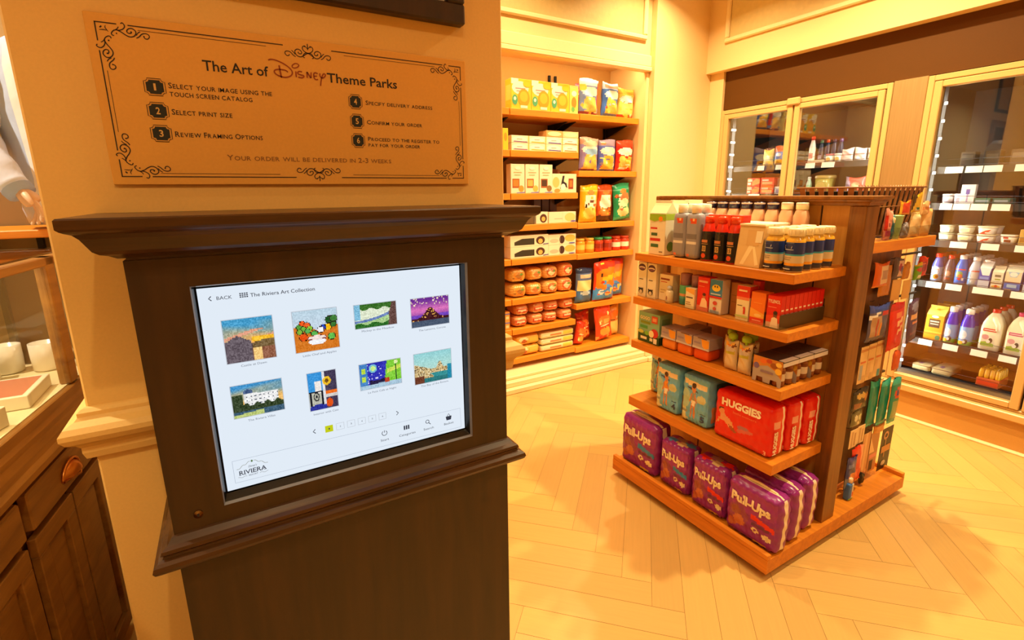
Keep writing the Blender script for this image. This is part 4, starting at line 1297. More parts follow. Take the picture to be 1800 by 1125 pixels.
def jar_pack():
    w, d, h = .118, .098, .104
    parts = []
    jar = MB().lathe([(.020, .001, (110, 54, 22)), (.0225, .006, (126, 62, 24)), (.0225, .024, (214, 196, 176)), (.0225, .052, (214, 196, 176)), (.0225, .0525, (120, 58, 22)), (.0225, .066, (150, 84, 36)), (.018, .076, (150, 84, 36)), (.018, .08)], 20, (120, 60, 24), 'gloss').data('jar')
    lid = MB().lathe([(.0205, .0805), (.0205, .092), (.019, .094)], 20, (170, 130, 70), 'metal').data('jar_lid')
    sl = MB()
    c = (176, 162, 158)
    sl.box(-w / 2 - .002, w / 2 + .002, -d / 2, d / 2, h - .004, h, (70, 52, 50), 'print')
    y = -d / 2 - .0015
    sl.add([(-w / 2, y, 0), (-w / 2 + .016, y, 0), (-w / 2 + .018, y, .022), (-.016, y, .022), (-.014, y, .004), (.014, y, .004), (.016, y, .022), (w / 2 - .018, y, .022), (w / 2 - .014, y, 0), (w / 2, y, 0), (w / 2, y, h), (-w / 2, y, h)], [tuple(range(12))], c)
    fr = lambda x, z, e: (x - w / 2, y - e, z)
    sl.art([('p', [(0, .5), (.2, .62), (.5, .72), (.75, .6), (1, .32), (1, 1), (0, 1)], (206, 130, 50)), ('e', .12, .62, .1, .12, (120, 96, 150)), ('e', .35, .86, .12, .1, (226, 110, 40)), ('e', .55, .9, .1, .08, (190, 70, 40)), ('e', .72, .78, .12, .1, (150, 80, 30)), ('e', .88, .6, .11, .12, (240, 190, 60)), ('e', .88, .86, .1, .09, (240, 200, 90)), ('r', .28, .42, .72, .5, (140, 116, 136))], w, h, fr)
    sl.box(w / 2 + .0012, w / 2 + .003, -d / 2, d / 2, h - .02, h - .004, (226, 220, 226), 'print')
    sl.box(w / 2 - .02, w / 2 + .003, -d / 2 + .004, d / 2 - .004, h + .0005, h + .002, (236, 232, 236), 'print')
    parts.append(('sleeve', sl.data('sleeve')))
    # jars with lids
    out = [parts[0]]
    return out, jar, lid, w, d
def diaper_pack(w, h, num, shirt, seed):
    sh = [('r', 0, 0, .2, .45, (214, 214, 170)), ('e', .15, .5, .2, .2, (170, 200, 180)), ('p', [(.06, .90), (.9, .86), (.9, .76), (.06, .80)], (236, 216, 176)), ('p', [(.2, .755), (.4, .75), (.62, .70), (.62, .67), (.4, .70), (.2, .73)], (52, 70, 110)), ('e', .74, .56, .16, .085, (206, 206, 160)), ('r', .03, .06, .3, .1, (226, 214, 170)), ('r', .03, .2, .26, .25, (150, 150, 130))] + figure(.46, .40, .62, shirt) + [('t', num, .74, .9, .12, .11, (40, 60, 110), .04), ('r', .72, .26, .92, .275, (40, 60, 110))]
    mb = MB().rbox(w, .17, h, .018, (112, 180, 226), sh, [('r', .12, .12, .62, .45, (206, 140, 90)), ('r', .2, .5, .8, .9, (70, 120, 126))], 44, 60, .006, 'film', seed=seed, crump=.0018)
    mb.tube([(-.03, .02, h), (-.03, .02, h + .012), (0, .02, h + .018), (.03, .02, h + .012), (.03, .02, h)], .003, 6, (120, 130, 120), 'film')
    return [(None, mb.data('diaper_pack'))]
def red_pack(seed):
    w, d, h = .262, .098, .215
    sh = [('t', 'HUGGIES', .14, .82, .73, .135, (250, 236, 214), .05), ('t', 'little movers', .36, .76, .63, .04, (240, 120, 80)), ('e', .55, .38, .1, .06, (180, 110, 120)), ('p', [(.44, .34), (.72, .40), (.72, .34), (.46, .27)], (214, 100, 90)), ('e', .135, .60, .05, .07, (70, 34, 22)), ('e', .145, .575, .05, .06, (226, 150, 100)), ('p', [(.12, .52), (.2, .54), (.36, .42), (.37, .33), (.30, .30), (.2, .38), (.12, .40)], (230, 160, 112)), ('p', [(.28, .36), (.36, .33), (.44, .26), (.42, .22), (.34, .26)], (170, 80, 40)), ('p', [(.13, .44), (.1, .32), (.06, .30), (.07, .34), (.1, .44)], (226, 150, 100)), ('p', [(0, .14), (.12, .09), (.3, .12), (.5, .1), (.7, .13), (1, .08), (1, 0), (0, 0)], (206, 30, 18)), ('t', '3', .90, .95, .06, .08, (250, 190, 160))]
    sd = [('r', .62, 0, .80, 1, (246, 226, 206)), ('r', .12, .58, .5, .72, (236, 160, 140))]
    mb = MB().rbox(w, d, h, .02, (226, 24, 14), sh, sd, 56, 44, .004, 'film', seed=seed, crump=.0012)
    # upright word on the gusset
    S = lambda x, y: (w / 2 + .006, -d / 2 + .022 - y, .012 + x)
    mb.text('HUGGIES', .006, .105, -.012, .022, S, (250, 236, 214), 'print', .04)
    return [(None, mb.data('diaper_pack'))]
def purple_pack(w, h, d, badge, seed, topcol=None):
    pur = (140, 38, 124)
    sh = [('p', [(0, .62), (.5, .5), (1, .6), (1, .9), (0, .95)], (156, 50, 132)), ('e', .27, .40, .2, .2, (146, 62, 100)), ('e', .22, .46, .1, .09, (160, 84, 70)), ('e', .3, .3, .12, .10, (196, 110, 70)), ('e', .14, .2, .1, .07, (180, 90, 60)), ('p', [(.52, .56), (.96, .47), (.97, .38), (.53, .46)], badge), ('r', .56, .34, .88, .40, (110, 40, 80)), ('e', .62, .28, .075, .05, (232, 214, 170)), ('e', .84, .24, .085, .055, (232, 214, 170)), ('r', .60, .05, .84, .11, (220, 180, 40))]
    sh += [('t', 'Pull-Ups', .11, .89, .64, .15, (244, 224, 190), .05), ('e', .62, .28, .03, .02, pur)]
    sd = [('r', .42, 0, .60, .98, (236, 216, 190)), ('r', .72, .5, .95, .62, (190, 40, 40))]
    top = [('r', 0, .42, 1, .56, (240, 220, 190)), ('r', .0, .1, .6, .35, (150, 50, 120))] if not topcol else [('e', .25, .35, .16, .2, topcol), ('e', .6, .3, .16, .16, (200, 170, 120)), ('e', .8, .6, .16, .2, topcol), ('e', .45, .65, .2, .18, (150, 110, 110))]
    mb = MB().rbox(w, d, h, .024, pur, sh, sd, 40, 40, .006, 'film', top=top, seed=seed, crump=.0024)
    if not topcol:
        mb.tube([(-w * .42, 0, h - .012), (-w * .3, .0, h + .002), (0, 0, h + .006), (w * .32, 0, h - .001), (w * .44, 0, h - .02)], [.004, .006, .006, .006, .004], 6, (232, 206, 150), 'film')
    return [(None, mb.data('pull_on_diaper_pack'))]

# ---- left side, top shelf
TZ = 1.2062
def left(proto, name, label, cat, yc, xf, d, z, group=None, drz=0):
    return spawn(proto, name, label, cat, (xf + d / 2, yc, z), GZ + drz, group)
P = snack_carton()
left(P, 'snack_carton', 'cream fruit snack carton at the left front corner of the top gondola shelf', 'carton', 1.650, 1.742, .075, TZ, 'cream snack cartons')
left(P, 'snack_carton', 'cream fruit snack carton directly behind the front corner carton', 'carton', 1.640, 1.832, .075, TZ, 'cream snack cartons', .1)
left(P, 'snack_carton', 'cream fruit snack carton third back in the corner row', 'carton', 1.636, 1.925, .075, TZ, 'cream snack cartons')
P = capped_pouch((150, 146, 156), (214, 76, 30), (246, 238, 214), txt=None)
for c, y in enumerate((1.525, 1.452)):
    for r in range(3 - c):
        left(P, 'drink_bottle', 'grey drink bottle with red fruit and white cap, %s column, %s' % (('left', 'right')[c], ('front one', 'second back', 'third back')[r]), 'bottle', y, 1.740 + r * .0615, .051, TZ, 'grey drink bottles on the top shelf')
P = dark_shake()
for k, y in enumerate((1.385, 1.322, 1.262)):
    left(P, 'shake_bottle', 'dark brown shake bottle with orange cap, %s of three at the shelf front' % ('left one', 'middle one', 'right one')[k], 'bottle', y, 1.742, .058, TZ, 'dark shake bottles')
P = red_carton()
for k, y in enumerate((1.395, 1.338, 1.281)):
    left(P, 'drink_carton', 'red drink carton behind the %s dark shake bottle' % ('left', 'middle', 'right')[k], 'carton', y, 1.806, .05, TZ, 'red drink cartons')
left(clear_pack(), 'clear_pack', 'tilted clear amber pack between dark shake bottles and white capped bottles', 'pack', 1.182, 1.745, .075, TZ)
P = white_tray()
left(P, 'bottle_tray', 'cream lidded bottle tray behind the clear amber pack', 'tray', 1.259, 1.902, .10, TZ, 'cream bottle trays')
left(P, 'bottle_tray', 'cream lidded bottle tray behind the dark shake bottles', 'tray', 1.424, 1.902, .10, TZ, 'cream bottle trays')
P = navy_lid_bottle()
for k in range(6):
    left(P, 'tall_bottle', 'tall peach bottle with navy lid at the panel, %s from the left' % ORD[k], 'bottle', 1.585 - k * .062, 2.000, .06, TZ, 'navy lidded bottles at the back of the top shelf')
P = navy_lid_bottle((244, 230, 190))
for k in range(2):
    left(P, 'tall_bottle', 'tall peach bottle with cream lid right of the navy lidded row, %s one' % ('left', 'right')[k], 'bottle', 1.213 - k * .062, 2.000, .06, TZ, 'cream lidded bottles at the back of the top shelf')
P = shake_bottle()
for c, y in enumerate((1.092, 1.022)):
    for r in range(4):
        left(P, 'nutrition_bottle', 'navy and gold bottle with ribbed white cap, %s column, %s' % (('left', 'right')[c], ('front one at the shelf edge', 'second back', 'third back', 'fourth back')[r]), 'bottle', y - (.008 if r == 0 and c else 0), 1.742 + r * .069, .064, TZ, 'white capped bottles at the near corner', drz=-.35)

# ---- second shelf
TZ = .9892
P = tall_box()
for k, y in enumerate((1.735, 1.672)):
    left(P, 'baby_box', 'tall white box with a dark oval and bear, %s of two at the far end' % ('left', 'right')[k], 'box', y, 1.745, .05, TZ, 'tall white bear boxes')
left(art_box(.08, .05, .126, (236, 220, 182), [('r', .1, .79, .78, .86, (150, 70, 40)), ('r', .12, .70, .6, .73, (206, 80, 50)), ('r', .12, .4, .5, .42, (170, 140, 100)), ('r', .12, .3, .4, .32, (170, 140, 100))]), 'baby_box', 'wide cream box behind a small white bottle on the second shelf', 'box', 1.597, 1.762, .05, TZ)
left(baby_bottle(), 'baby_bottle', 'small white bottle with grey cap standing before the wide cream box', 'bottle', 1.562, 1.732, .04, TZ)
P = teal_tub()
for k, y in enumerate((1.502, 1.440)):
    left(P, 'baby_tub', 'teal tub with a mauve lid, %s of the pair' % ('left', 'right')[k], 'tub', y, 1.762, .055, TZ, 'teal tubs with mauve lids')
left(art_box(.048, .03, .092, (236, 222, 186), [('p', [(0, 1), (1, 1), (1, .7), (0, .85)], (232, 170, 80)), ('r', .1, .52, .85, .58, (90, 60, 50)), ('r', .1, .3, .6, .33, (150, 110, 80)), ('r', .1, .2, .7, .23, (150, 110, 80))]), 'medicine_box', 'short white and orange box in front of the teal tubs', 'box', 1.428, 1.730, .03, TZ)
left(art_box(.060, .05, .148, (222, 40, 20), [('r', 0, 0, 1, .16, (226, 120, 90)), ('r', .1, .84, .85, .90, (246, 180, 140)), ('r', .1, .72, .6, .74, (240, 130, 80)), ('e', .62, .44, .13, .07, (200, 120, 70)), ('e', .62, .50, .14, .045, (90, 40, 24)), ('p', [(.3, .12), (.45, .38), (.7, .40), (.9, .3), (.95, .12)], (244, 206, 166))]), 'medicine_box', 'tall red box with a child, right of the teal tubs', 'box', 1.370, 1.742, .05, TZ)
left(art_box(.060, .05, .146, (226, 214, 200), [('r', 0, .5, 1, 1, (62, 130, 180)), ('e', .5, .76, .34, .1, (236, 200, 60)), ('e', .4, .8, .05, .03, (40, 60, 60)), ('e', .6, .8, .05, .03, (40, 60, 60)), ('r', .1, .56, .9, .60, (190, 206, 216)), ('r', 0, .46, 1, .52, (206, 40, 34)), ('e', .5, .32, .18, .06, (206, 70, 60)), ('e', .5, .16, .14, .05, (206, 80, 70)), ('r', .12, .02, .88, .1, (150, 160, 186))]), 'medicine_box', 'blue and white box with a yellow bee, right of the red child box', 'box', 1.306, 1.742, .05, TZ)
P = art_box(.060, .05, .138, (170, 112, 54), [('r', .1, .6, .9, .62, (140, 90, 44)), ('r', .1, .4, .9, .42, (140, 90, 44))], [('r', .1, .5, .9, .52, (140, 90, 44))])
left(P, 'medicine_box', 'plain tan box set back right of the bee box', 'box', 1.240, 1.790, .05, TZ, 'plain tan boxes')
left(P, 'medicine_box', 'plain tan box deeper behind the bee box', 'box', 1.306, 1.80, .05, TZ, 'plain tan boxes')
left(art_box(.056, .05, .140, (236, 222, 180), [('r', 0, .68, 1, 1, (222, 46, 24)), ('r', 0, .6, 1, .68, (232, 130, 90)), ('r', .14, .84, .8, .89, (250, 220, 190)), ('r', .12, .42, .5, .44, (90, 50, 30)), ('r', .6, .2, .76, .36, (206, 60, 40)), ('e', .66, .38, .1, .03, (206, 60, 40)), ('r', 0, .1, 1, .15, (190, 206, 120))], [('r', 0, .68, 1, 1, (206, 40, 24))]), 'medicine_box', 'white box with a red top left of the orange box', 'box', 1.180, 1.742, .05, TZ)
left(art_box(.030, .03, .156, (214, 34, 24), [('r', .1, .8, .9, .9, (232, 130, 110))]), 'medicine_box', 'narrow red box standing behind the white box with red top', 'box', 1.165, 1.80, .03, TZ)
left(art_box(.060, .05, .125, (238, 120, 30), [('r', 0, 0, 1, .2, (226, 50, 22)), ('p', [(0, .2), (1, .2), (1, .34), (.5, .42), (0, .5)], (246, 170, 60)), ('e', .55, .28, .25, .05, (250, 206, 120)), ('r', .2, .66, .8, .68, (246, 160, 60)), ('r', .2, .1, .8, .13, (246, 170, 140))]), 'medicine_box', 'orange box with a red foot left of the red boxed tray', 'box', 1.115, 1.742, .05, TZ)
left(medicine_tray(), 'display_tray', 'dark card display tray holding a row of red medicine boxes', 'tray', 1.048, 1.732, .296, TZ)
P = red_medicine()
for k in range(10):
    left(P, 'medicine_box', 'red medicine box in the dark tray, %s from the front' % ORD[k], 'box', 1.048, 1.738 + k * .0286, .0275, TZ + .0026, 'red medicine boxes in the tray')

# ---- third shelf
TZ = .7632
left(apple_box(), 'applesauce_box', 'green box of apple pouches at the far left of the third shelf', 'box', 1.675, 1.745, .09, TZ)
for k, (y, j) in enumerate(((1.552, (236, 140, 50)), (1.459, (232, 110, 30)), (1.366, (228, 84, 20)))):
    left(cup_pack(j), 'fruit_cup_pack', 'sleeved orange fruit cup pack, %s of three beside the green box' % ('left', 'middle', 'right')[k], 'cup', y, 1.748, .091, TZ, 'sleeved fruit cups')
left(cup_pack((236, 140, 50)), 'fruit_cup_pack', 'sleeved orange fruit cup pack behind the middle front one', 'cup', 1.50, 1.845, .091, TZ, 'sleeved fruit cups')
P = squeeze_pouch()
for lab, y, x in (('left of the two front ones', 1.224, 1.750), ('right of the two front ones', 1.160, 1.748), ('half hidden at the left behind', 1.262, 1.795), ('second back, right column', 1.168, 1.80), ('second back, middle', 1.205, 1.825)):
    left(P, 'squeeze_pouch', 'beige baby food pouch with large green cap, ' + lab, 'pouch', y, x, .034, TZ, 'green capped pouches')
base, jar, lid, jw, jd = jar_pack()
for k in range(3):
    o = left(base, 'jar_multipack', 'sleeved pack of brown baby food jars, %s in the row at the near end' % ('front one', 'middle one', 'rear one')[k], 'jar pack', 1.049, 1.742 + k * .101, .098, TZ, 'sleeved jar packs')
    for x in (-.032, .032):
        for y in (-.0245, .0245):
            j = link(bpy.data.objects.new('jar', jar), o); j.location = (x, y, 0)
            link(bpy.data.objects.new('jar_lid', lid), j)

# ---- fourth shelf
TZ = .4552
P4 = diaper_pack(.142, .235, '4', (236, 150, 40), 1); P5 = diaper_pack(.148, .232, '5', (150, 150, 140), 2)
left(P4, 'diaper_pack', 'blue nappy pack numbered 4 with a child in an orange shirt', 'diaper pack', 1.531, 1.742, .17, TZ, 'blue nappy packs')
left(P5, 'diaper_pack', 'blue nappy pack numbered 5 beside the red packs', 'diaper pack', 1.369, 1.742, .17, TZ, 'blue nappy packs')
left(P4, 'diaper_pack', 'blue nappy pack set back at the far left end of the fourth shelf', 'diaper pack', 1.692, 1.865, .17, TZ, 'blue nappy packs')
for k in range(3):
    left(red_pack(k), 'diaper_pack', 'large red nappy pack with white lettering, %s of three in depth' % ('front one', 'middle one', 'rear one')[k], 'diaper pack', 1.136 - .006 * k, 1.744 + k * .110, .098, TZ, 'red nappy packs')

# ---- base
TZ = .0932
for w, h, d, bad, yc, x, top, lab in ((.240, .268, .115, (60, 130, 190), 1.664, 1.70, None, 'blue-badged purple pack at the far left end of the base'), (.172, .236, .10, (60, 140, 200), 1.438, 1.71, (70, 130, 180), 'purple pack with a blue top beside the far left purple pack'), (.178, .236, .10, (226, 40, 24), 1.243, 1.71, (220, 40, 30), 'purple pack with a red top, left of the big near corner pack'), (.222, .240, .092, (226, 40, 24), 1.028, 1.70, None, 'large purple pack with white strap at the near corner of the base')):
    left(purple_pack(w, h, d, bad, int(yc * 100), top), 'diaper_pack', lab, 'diaper pack', yc, x, d, TZ, 'purple pull-on nappy packs')
PP = purple_pack(.226, .240, .092, (226, 40, 24), 77)
left(PP, 'diaper_pack', 'large purple pack second in depth behind the near corner pack', 'diaper pack', 1.040, 1.815, .092, TZ, 'purple pull-on nappy packs')
left(PP, 'diaper_pack', 'large purple pack nearest the dark post, third in depth', 'diaper pack', 1.052, 1.935, .092, TZ, 'purple pull-on nappy packs')

# ---- far side ledge: snacks, basket
LZ = 1.2892
def face(proto, name, label, cat, xc, yc, z, group=None, drz=0, rot=None):
    return spawn(proto, name, label, cat, (xc, yc, z), drz, group, rot)
def basket():
    mb = MB()
    W0, W1, D0, D1, h = .255, .298, .098, .118, .215
    def edge(t, k):
        w = W0 + (W1 - W0) * k; d = D0 + (D1 - D0) * k
        return w, d
    for nface in range(4):
        m = 13 if nface % 2 == 0 else 6
        for i in range(m):
            u0, u1 = -1 + 2 * (i + .18) / m, -1 + 2 * (i + .72) / m
            q = []
            for k, z in ((0, .004), (1, h)):
                w, d = edge(0, k)
                for u in ((u0, u1) if k == 0 else (u1, u0)):
                    p = (u * w, -d) if nface == 0 else (w, u * d) if nface == 1 else (-u * w, d) if nface == 2 else (-w, -u * d)
                    q.append((p[0], p[1], z))
            nx, ny = ((0, -1), (1, 0), (0, 1), (-1, 0))[nface]
            q2 = [(p[0] + nx * .004, p[1] + ny * .004, p[2]) for p in q]
            mb.add(q + q2, [(0, 1, 2, 3), (4, 5, 6, 7), (0, 1, 5, 4), (1, 2, 6, 5), (2, 3, 7, 6), (3, 0, 4, 7)], (150, 96, 50), 'print')
    rim = []
    for z, k, r in ((h, 1, .004), (.006, 0, .004), (h * .62, .62, .0025)):
        w, d = edge(0, k)
        e = .004
        mb.tube([(-w - e, -d - e, z), (w + e, -d - e, z), (w + e, d + e, z), (-w - e, d + e, z)], r, 6, (140, 92, 50), 'print', True)
    for i in range(26):
        mb.tube([(-.288 + i * .023, -D1 - .004, h), (-.30 + i * .024, -D1 - .004, h + .008)], .002, 5, (150, 100, 60), 'print')
    mb.box(-W0, W0, -D0, D0, 0, .004, (40, 30, 22), 'print')
    q = []
    for k, z in ((0, .005), (.93, h * .93)):
        w, d = edge(0, k)
        w -= .008; d -= .008
        q += [(-w, -d, z), (w, -d, z), (w, d, z), (-w, d, z)]
    mb.add(q, [(3, 2, 1, 0), (4, 5, 6, 7), (0, 1, 5, 4), (1, 2, 6, 5), (2, 3, 7, 6), (3, 0, 4, 7)], (30, 24, 20), 'matte')  # dark inner block, puts the shade of the slat gaps into colour
    return [(None, mb.data('slatted_basket'))]
face(basket(), 'slatted_basket', 'brown slatted basket with flared sides standing on the far ledge of the gondola', 'basket', 2.51, 1.162, LZ)
def small_bag(w, h, t, base, shapes, seed, nm='snack_bag'):
    return [(None, MB().bag(w, h, t, base, shapes, seed, 12, 16).data(nm))]
for lab, xc, yc, w, h, base, sh in (('pink striped slim pack at the post end of the ledge', 2.375, .988, .055, .125, (226, 150, 130), [('r', .1, .1, .9, .3, (190, 60, 130)), ('r', 0, .3, .2, .8, (206, 50, 40)), ('r', .8, .3, 1, .8, (206, 50, 40)), ('e', .3, .5, .1, .05, (120, 30, 50))]), ('dark teal small pack beside the pale green cup', 2.418, .992, .03, .10, (40, 110, 130), [('r', .2, .7, .8, .95, (230, 210, 160))]), ('cream treat bag with a ruffled top on the ledge', 2.625, .990, .10, .105, (238, 206, 150), [('r', 0, .78, 1, .9, (246, 226, 180))]), ('cream treat bag right of the ruffled one on the ledge', 2.735, .992, .105, .125, (234, 186, 120), [('r', .1, .1, .8, .6, (240, 200, 140))]), ('silvery small pack between green cup and cream bags', 2.545, .995, .06, .06, (150, 146, 156), [])):
    face(small_bag(w, h, .022, base, sh, int(xc * 100)), 'snack_pack', lab, 'snack', xc, yc, LZ, 'small packs on the far ledge')
for lab, xc, z, w, h, base, sh in (('orange and red pack clipped to the front of the basket', 2.498, 1.390, .096, .056, (236, 150, 40), [('r', .2, .1, .9, .95, (230, 70, 20)), ('r', 0, 0, .2, 1, (240, 190, 50))]), ('yellow peaked pack clipped to the middle of the basket', 2.600, 1.398, .085, .078, (226, 180, 40), [('p', [(0, 0), (.4, 1), (0, 1)], (70, 46, 24)), ('r', .3, .05, .8, .2, (240, 226, 190)), ('e', .6, .2, .2, .06, (60, 130, 110))]), ('cream and red pack clipped low on the right of the basket', 2.690, 1.384, .085, .055, (240, 200, 140), [('r', .85, 0, 1, 1, (206, 50, 40)), ('r', .1, .4, .8, .6, (226, 150, 90))])):
    face(small_bag(w, h, .010, base, sh, int(xc * 90)), 'snack_pack', lab, 'snack', xc, .985, z, 'packs clipped to the slatted basket')
mb = MB().lathe([(.024, 0), (.026, .004), (.033, .095, (190, 220, 170)), (.034, .098), (.030, .098), (.028, .03), (.001, .028)], 22, (160, 206, 150), 'gloss', cap=False)
face([(None, mb.data('cup'))], 'plastic_cup', 'pale green tapered cup on the far ledge of the gondola', 'cup', 2.472, 1.008, LZ)

# ---- packets on the pegs of the return panel
def hang(label, x0, x1, z0, z1, y, base, sh=(), kind='bag', t=.02, cat='packet', tilt=0, group='packets on the gondola pegs', name='hanging_packet'):
    w, h = abs(x1 - x0), z1 - z0
    if kind == 'bag':
        pr = small_bag(w, h, t, base, sh, int(x0 * 1000 + z0 * 77), 'packet')
    elif kind == 'card':
        mb = MB().carton(w, .0016, h, base, sh, b=0)
        pr = [(None, mb.data('packet'))]
    else:
        mb = MB().carton(w, .0016, h, base, sh, b=0)
        bl = MB().rbox(w * .7, .02, h * .55, .007, kind, (), (), 8, 8, 0, 'gloss')
        bl.v = [(p[0], p[1] - .0115, p[2] + h * .08) for p in bl.v]
        pr = [('backing_card', mb.data('backing_card')), ('blister', bl.data('blister'))]
    spawn(pr, name, label, cat, ((x0 + x1) / 2, y, z0), 0, group, rot=(0, tilt, 0))
for x, z in ((2.405, 1.19), (2.50, 1.17), (2.565, 1.20), (2.60, 1.02), (2.675, 1.09), (2.735, 1.17), (2.80, 1.19), (2.43, 1.02), (2.60, .99), (2.76, .99), (2.36, .82), (2.44, .82), (2.52, .82), (2.56, .62), (2.64, .61), (2.40, .61), (2.39, .42), (2.46, .42), (2.53, .36), (2.61, .35), (2.74, .33)):
    peg(x, z - .008, .985)
hang('orange-red card with a white picture, top left of the pegs', 2.345, 2.470, 1.085, 1.190, .997, (226, 100, 30), [('r', .35, .12, .9, .85, (236, 206, 170)), ('r', .45, .3, .8, .7, (190, 150, 130)), ('r', 0, 0, 1, .08, (240, 150, 50))])
hang('tan hanging packet behind the orange-red card', 2.425, 2.530, 1.035, 1.165, 1.008, (206, 130, 50))
hang('purple and white small packet below the ledge', 2.515, 2.612, 1.105, 1.198, 1.0, (90, 70, 80), [('r', .3, .15, .85, .9, (226, 190, 180)), ('e', .5, .55, .14, .2, (170, 40, 70)), ('e', .7, .4, .1, .2, (110, 90, 140))])
hang('cream carton hanging under the purple small packet', 2.535, 2.615, 1.005, 1.100, 1.0, (240, 186, 100), (), 'card')
hang('cream carton hanging right of the other cream carton', 2.640, 2.712, 1.000, 1.088, 1.0, (240, 190, 106), (), 'card')
hang('tan packet hanging above the right cream carton', 2.635, 2.700, 1.092, 1.165, 1.01, (206, 136, 56))
hang('green and red snack packet with a yellow top', 2.700, 2.772, 1.085, 1.160, .99, (110, 170, 40), [('r', .0, .85, 1, 1, (240, 200, 40)), ('e', .5, .66, .4, .14, (214, 40, 30)), ('r', .3, .1, .8, .3, (230, 230, 220))])
hang('red-orange packet at the upper right of the pegs', 2.760, 2.850, 1.095, 1.185, 1.0, (224, 60, 24), [('e', .45, .5, .35, .28, (170, 30, 20)), ('r', .2, .6, .7, .7, (240, 130, 70))])
hang('blue and clear blister packet on the left of the pegs', 2.340, 2.520, .845, 1.005, .99, (90, 84, 110), [('r', .0, .82, 1, 1, (50, 70, 150)), ('r', .1, .1, .62, .7, (190, 150, 110)), ('r', .3, .15, .4, .65, (190, 70, 40)), ('r', .5, .1, .6, .5, (236, 150, 60)), ('r', .62, .66, .95, .8, (206, 50, 40)), ('p', [(0, .72), (.5, .84), (.5, .76), (0, .64)], (236, 230, 220))])
hang('dark brown packet hanging between blister packet and red bag', 2.470, 2.560, .845, .995, 1.012, (96, 36, 22))
hang('bright red candy bag hanging at a slant', 2.535, 2.675, .775, .995, .985, (222, 36, 20), [('r', .0, .88, 1, 1, (190, 26, 16)), ('p', [(.45, .62), (.85, .7), (.85, .6), (.45, .5)], (246, 200, 150)), ('p', [(.5, .4), (.8, .5), (.8, .42), (.5, .32)], (246, 200, 150)), ('e', .5, .75, .16, .06, (240, 140, 90))], tilt=-.10)
hang('mauve candy bag hanging right of the red bag', 2.725, 2.820, .785, .990, .985, (96, 70, 110), [('r', .2, .58, .95, .70, (240, 190, 140)), ('r', .3, .42, .9, .50, (226, 150, 110)), ('e', .5, .85, .3, .08, (150, 150, 190)), ('r', .2, .18, .9, .22, (140, 90, 120))], tilt=-.16)
for k in range(3):
    hang('cream hooked card, %s in the row below the blister packet' % ('left', 'middle', 'right')[k], 2.335 + k * .078, 2.400 + k * .078, .650, .822, .995 + .004 * k, (236, 196, 130), [('r', 0, .86, 1, .93, (206, 140, 80)), ('r', .1, .1, .5, .5, (170, 170, 170) if k == 0 else (226, 180, 120)), ('r', .5, 0, .9, .2, (80, 150, 160) if k == 2 else (214, 170, 110)), ('r', .1, .55, .8, .6, (226, 120, 60))], 'card', group='cream hooked cards')
hang('red hanging packet far right below the mauve bag', 2.690, 2.760, .640, .735, 1.01, (214, 90, 40))
for k in range(3):
    hang('teal packet, %s of the three on the middle pegs' % ('left', 'middle', 'right')[k], 2.520 + k * .062, 2.610 + k * .062, .385, .615, 1.014 - k * .018, (24, 140, 116), [('r', .0, .9, 1, 1, (60, 180, 160)), ('r', .0, 0, 1, .05, (70, 190, 170))] + ([('e', .55, .68, .3, .12, (206, 70, 50)), ('r', .45, .64, .7, .72, (60, 80, 160)), ('r', .2, .1, .9, .5, (150, 170, 110))] if k == 2 else []), group='teal packets')
hang('black packet with gold clips left of the teal packets', 2.330, 2.470, .515, .615, 1.0, (44, 36, 28), [('e', .3, .7, .12, .16, (206, 170, 90)), ('e', .55, .7, .12, .16, (206, 170, 90)), ('e', .8, .6, .14, .2, (190, 120, 50)), ('r', .1, .1, .5, .35, (150, 90, 60))])
hang('small green and cream packet under the black packet', 2.345, 2.440, .435, .510, 1.0, (120, 110, 70), [('e', .3, .6, .14, .2, (226, 220, 180)), ('e', .65, .6, .14, .2, (200, 206, 160)), ('e', .6, .2, .1, .12, (236, 220, 170))])
hang('orange tag packet below the teal packets', 2.585, 2.690, .335, .382, 1.0, (214, 140, 60))
for k in range(2):
    hang('cream hooked card above the red packets, %s one' % ('left', 'right')[k], 2.340 + k * .075, 2.405 + k * .075, .335, .425, .990 + .004 * k, (240, 206, 150), [('r', .2, 0, .45, .9, (206, 160, 110)), ('r', .6, .1, .8, .8, (200, 150, 100))], 'card', group='short cream cards')
hang('bright red toothbrush packet on the lowest pegs', 2.370, 2.475, .150, .330, .985, (222, 50, 30), [('r', .7, .4, 1, 1, (240, 150, 110)), ('r', .2, .1, .6, .4, (236, 90, 60))])
hang('blue and orange packet left of the red toothbrush packet', 2.315, 2.400, .140, .300, .975, (60, 60, 120), [('r', .0, .0, 1, .38, (120, 120, 130)), ('e', .6, .4, .4, .1, (226, 130, 60)), ('r', .1, .7, .6, .8, (110, 120, 180))])
hang('tall cream packet right of the red toothbrush packet', 2.488, 2.555, .165, .365, .995, (214, 150, 90), [('r', .3, 0, .6, 1, (232, 180, 120))], 'card')
hang('black handled brush below the tall cream packet', 2.495, 2.530, .105, .160, .99, (26, 24, 22))
hang('tan packet with a pink label left of the black tool packet', 2.575, 2.660, .130, .345, 1.0, (190, 130, 80), [('r', .1, .35, .9, .45, (226, 130, 110)), ('r', .2, .05, .6, .3, (60, 40, 26)), ('p', [(.0, .9), (.6, .5), (0, .5)], (236, 190, 130))], 'card')
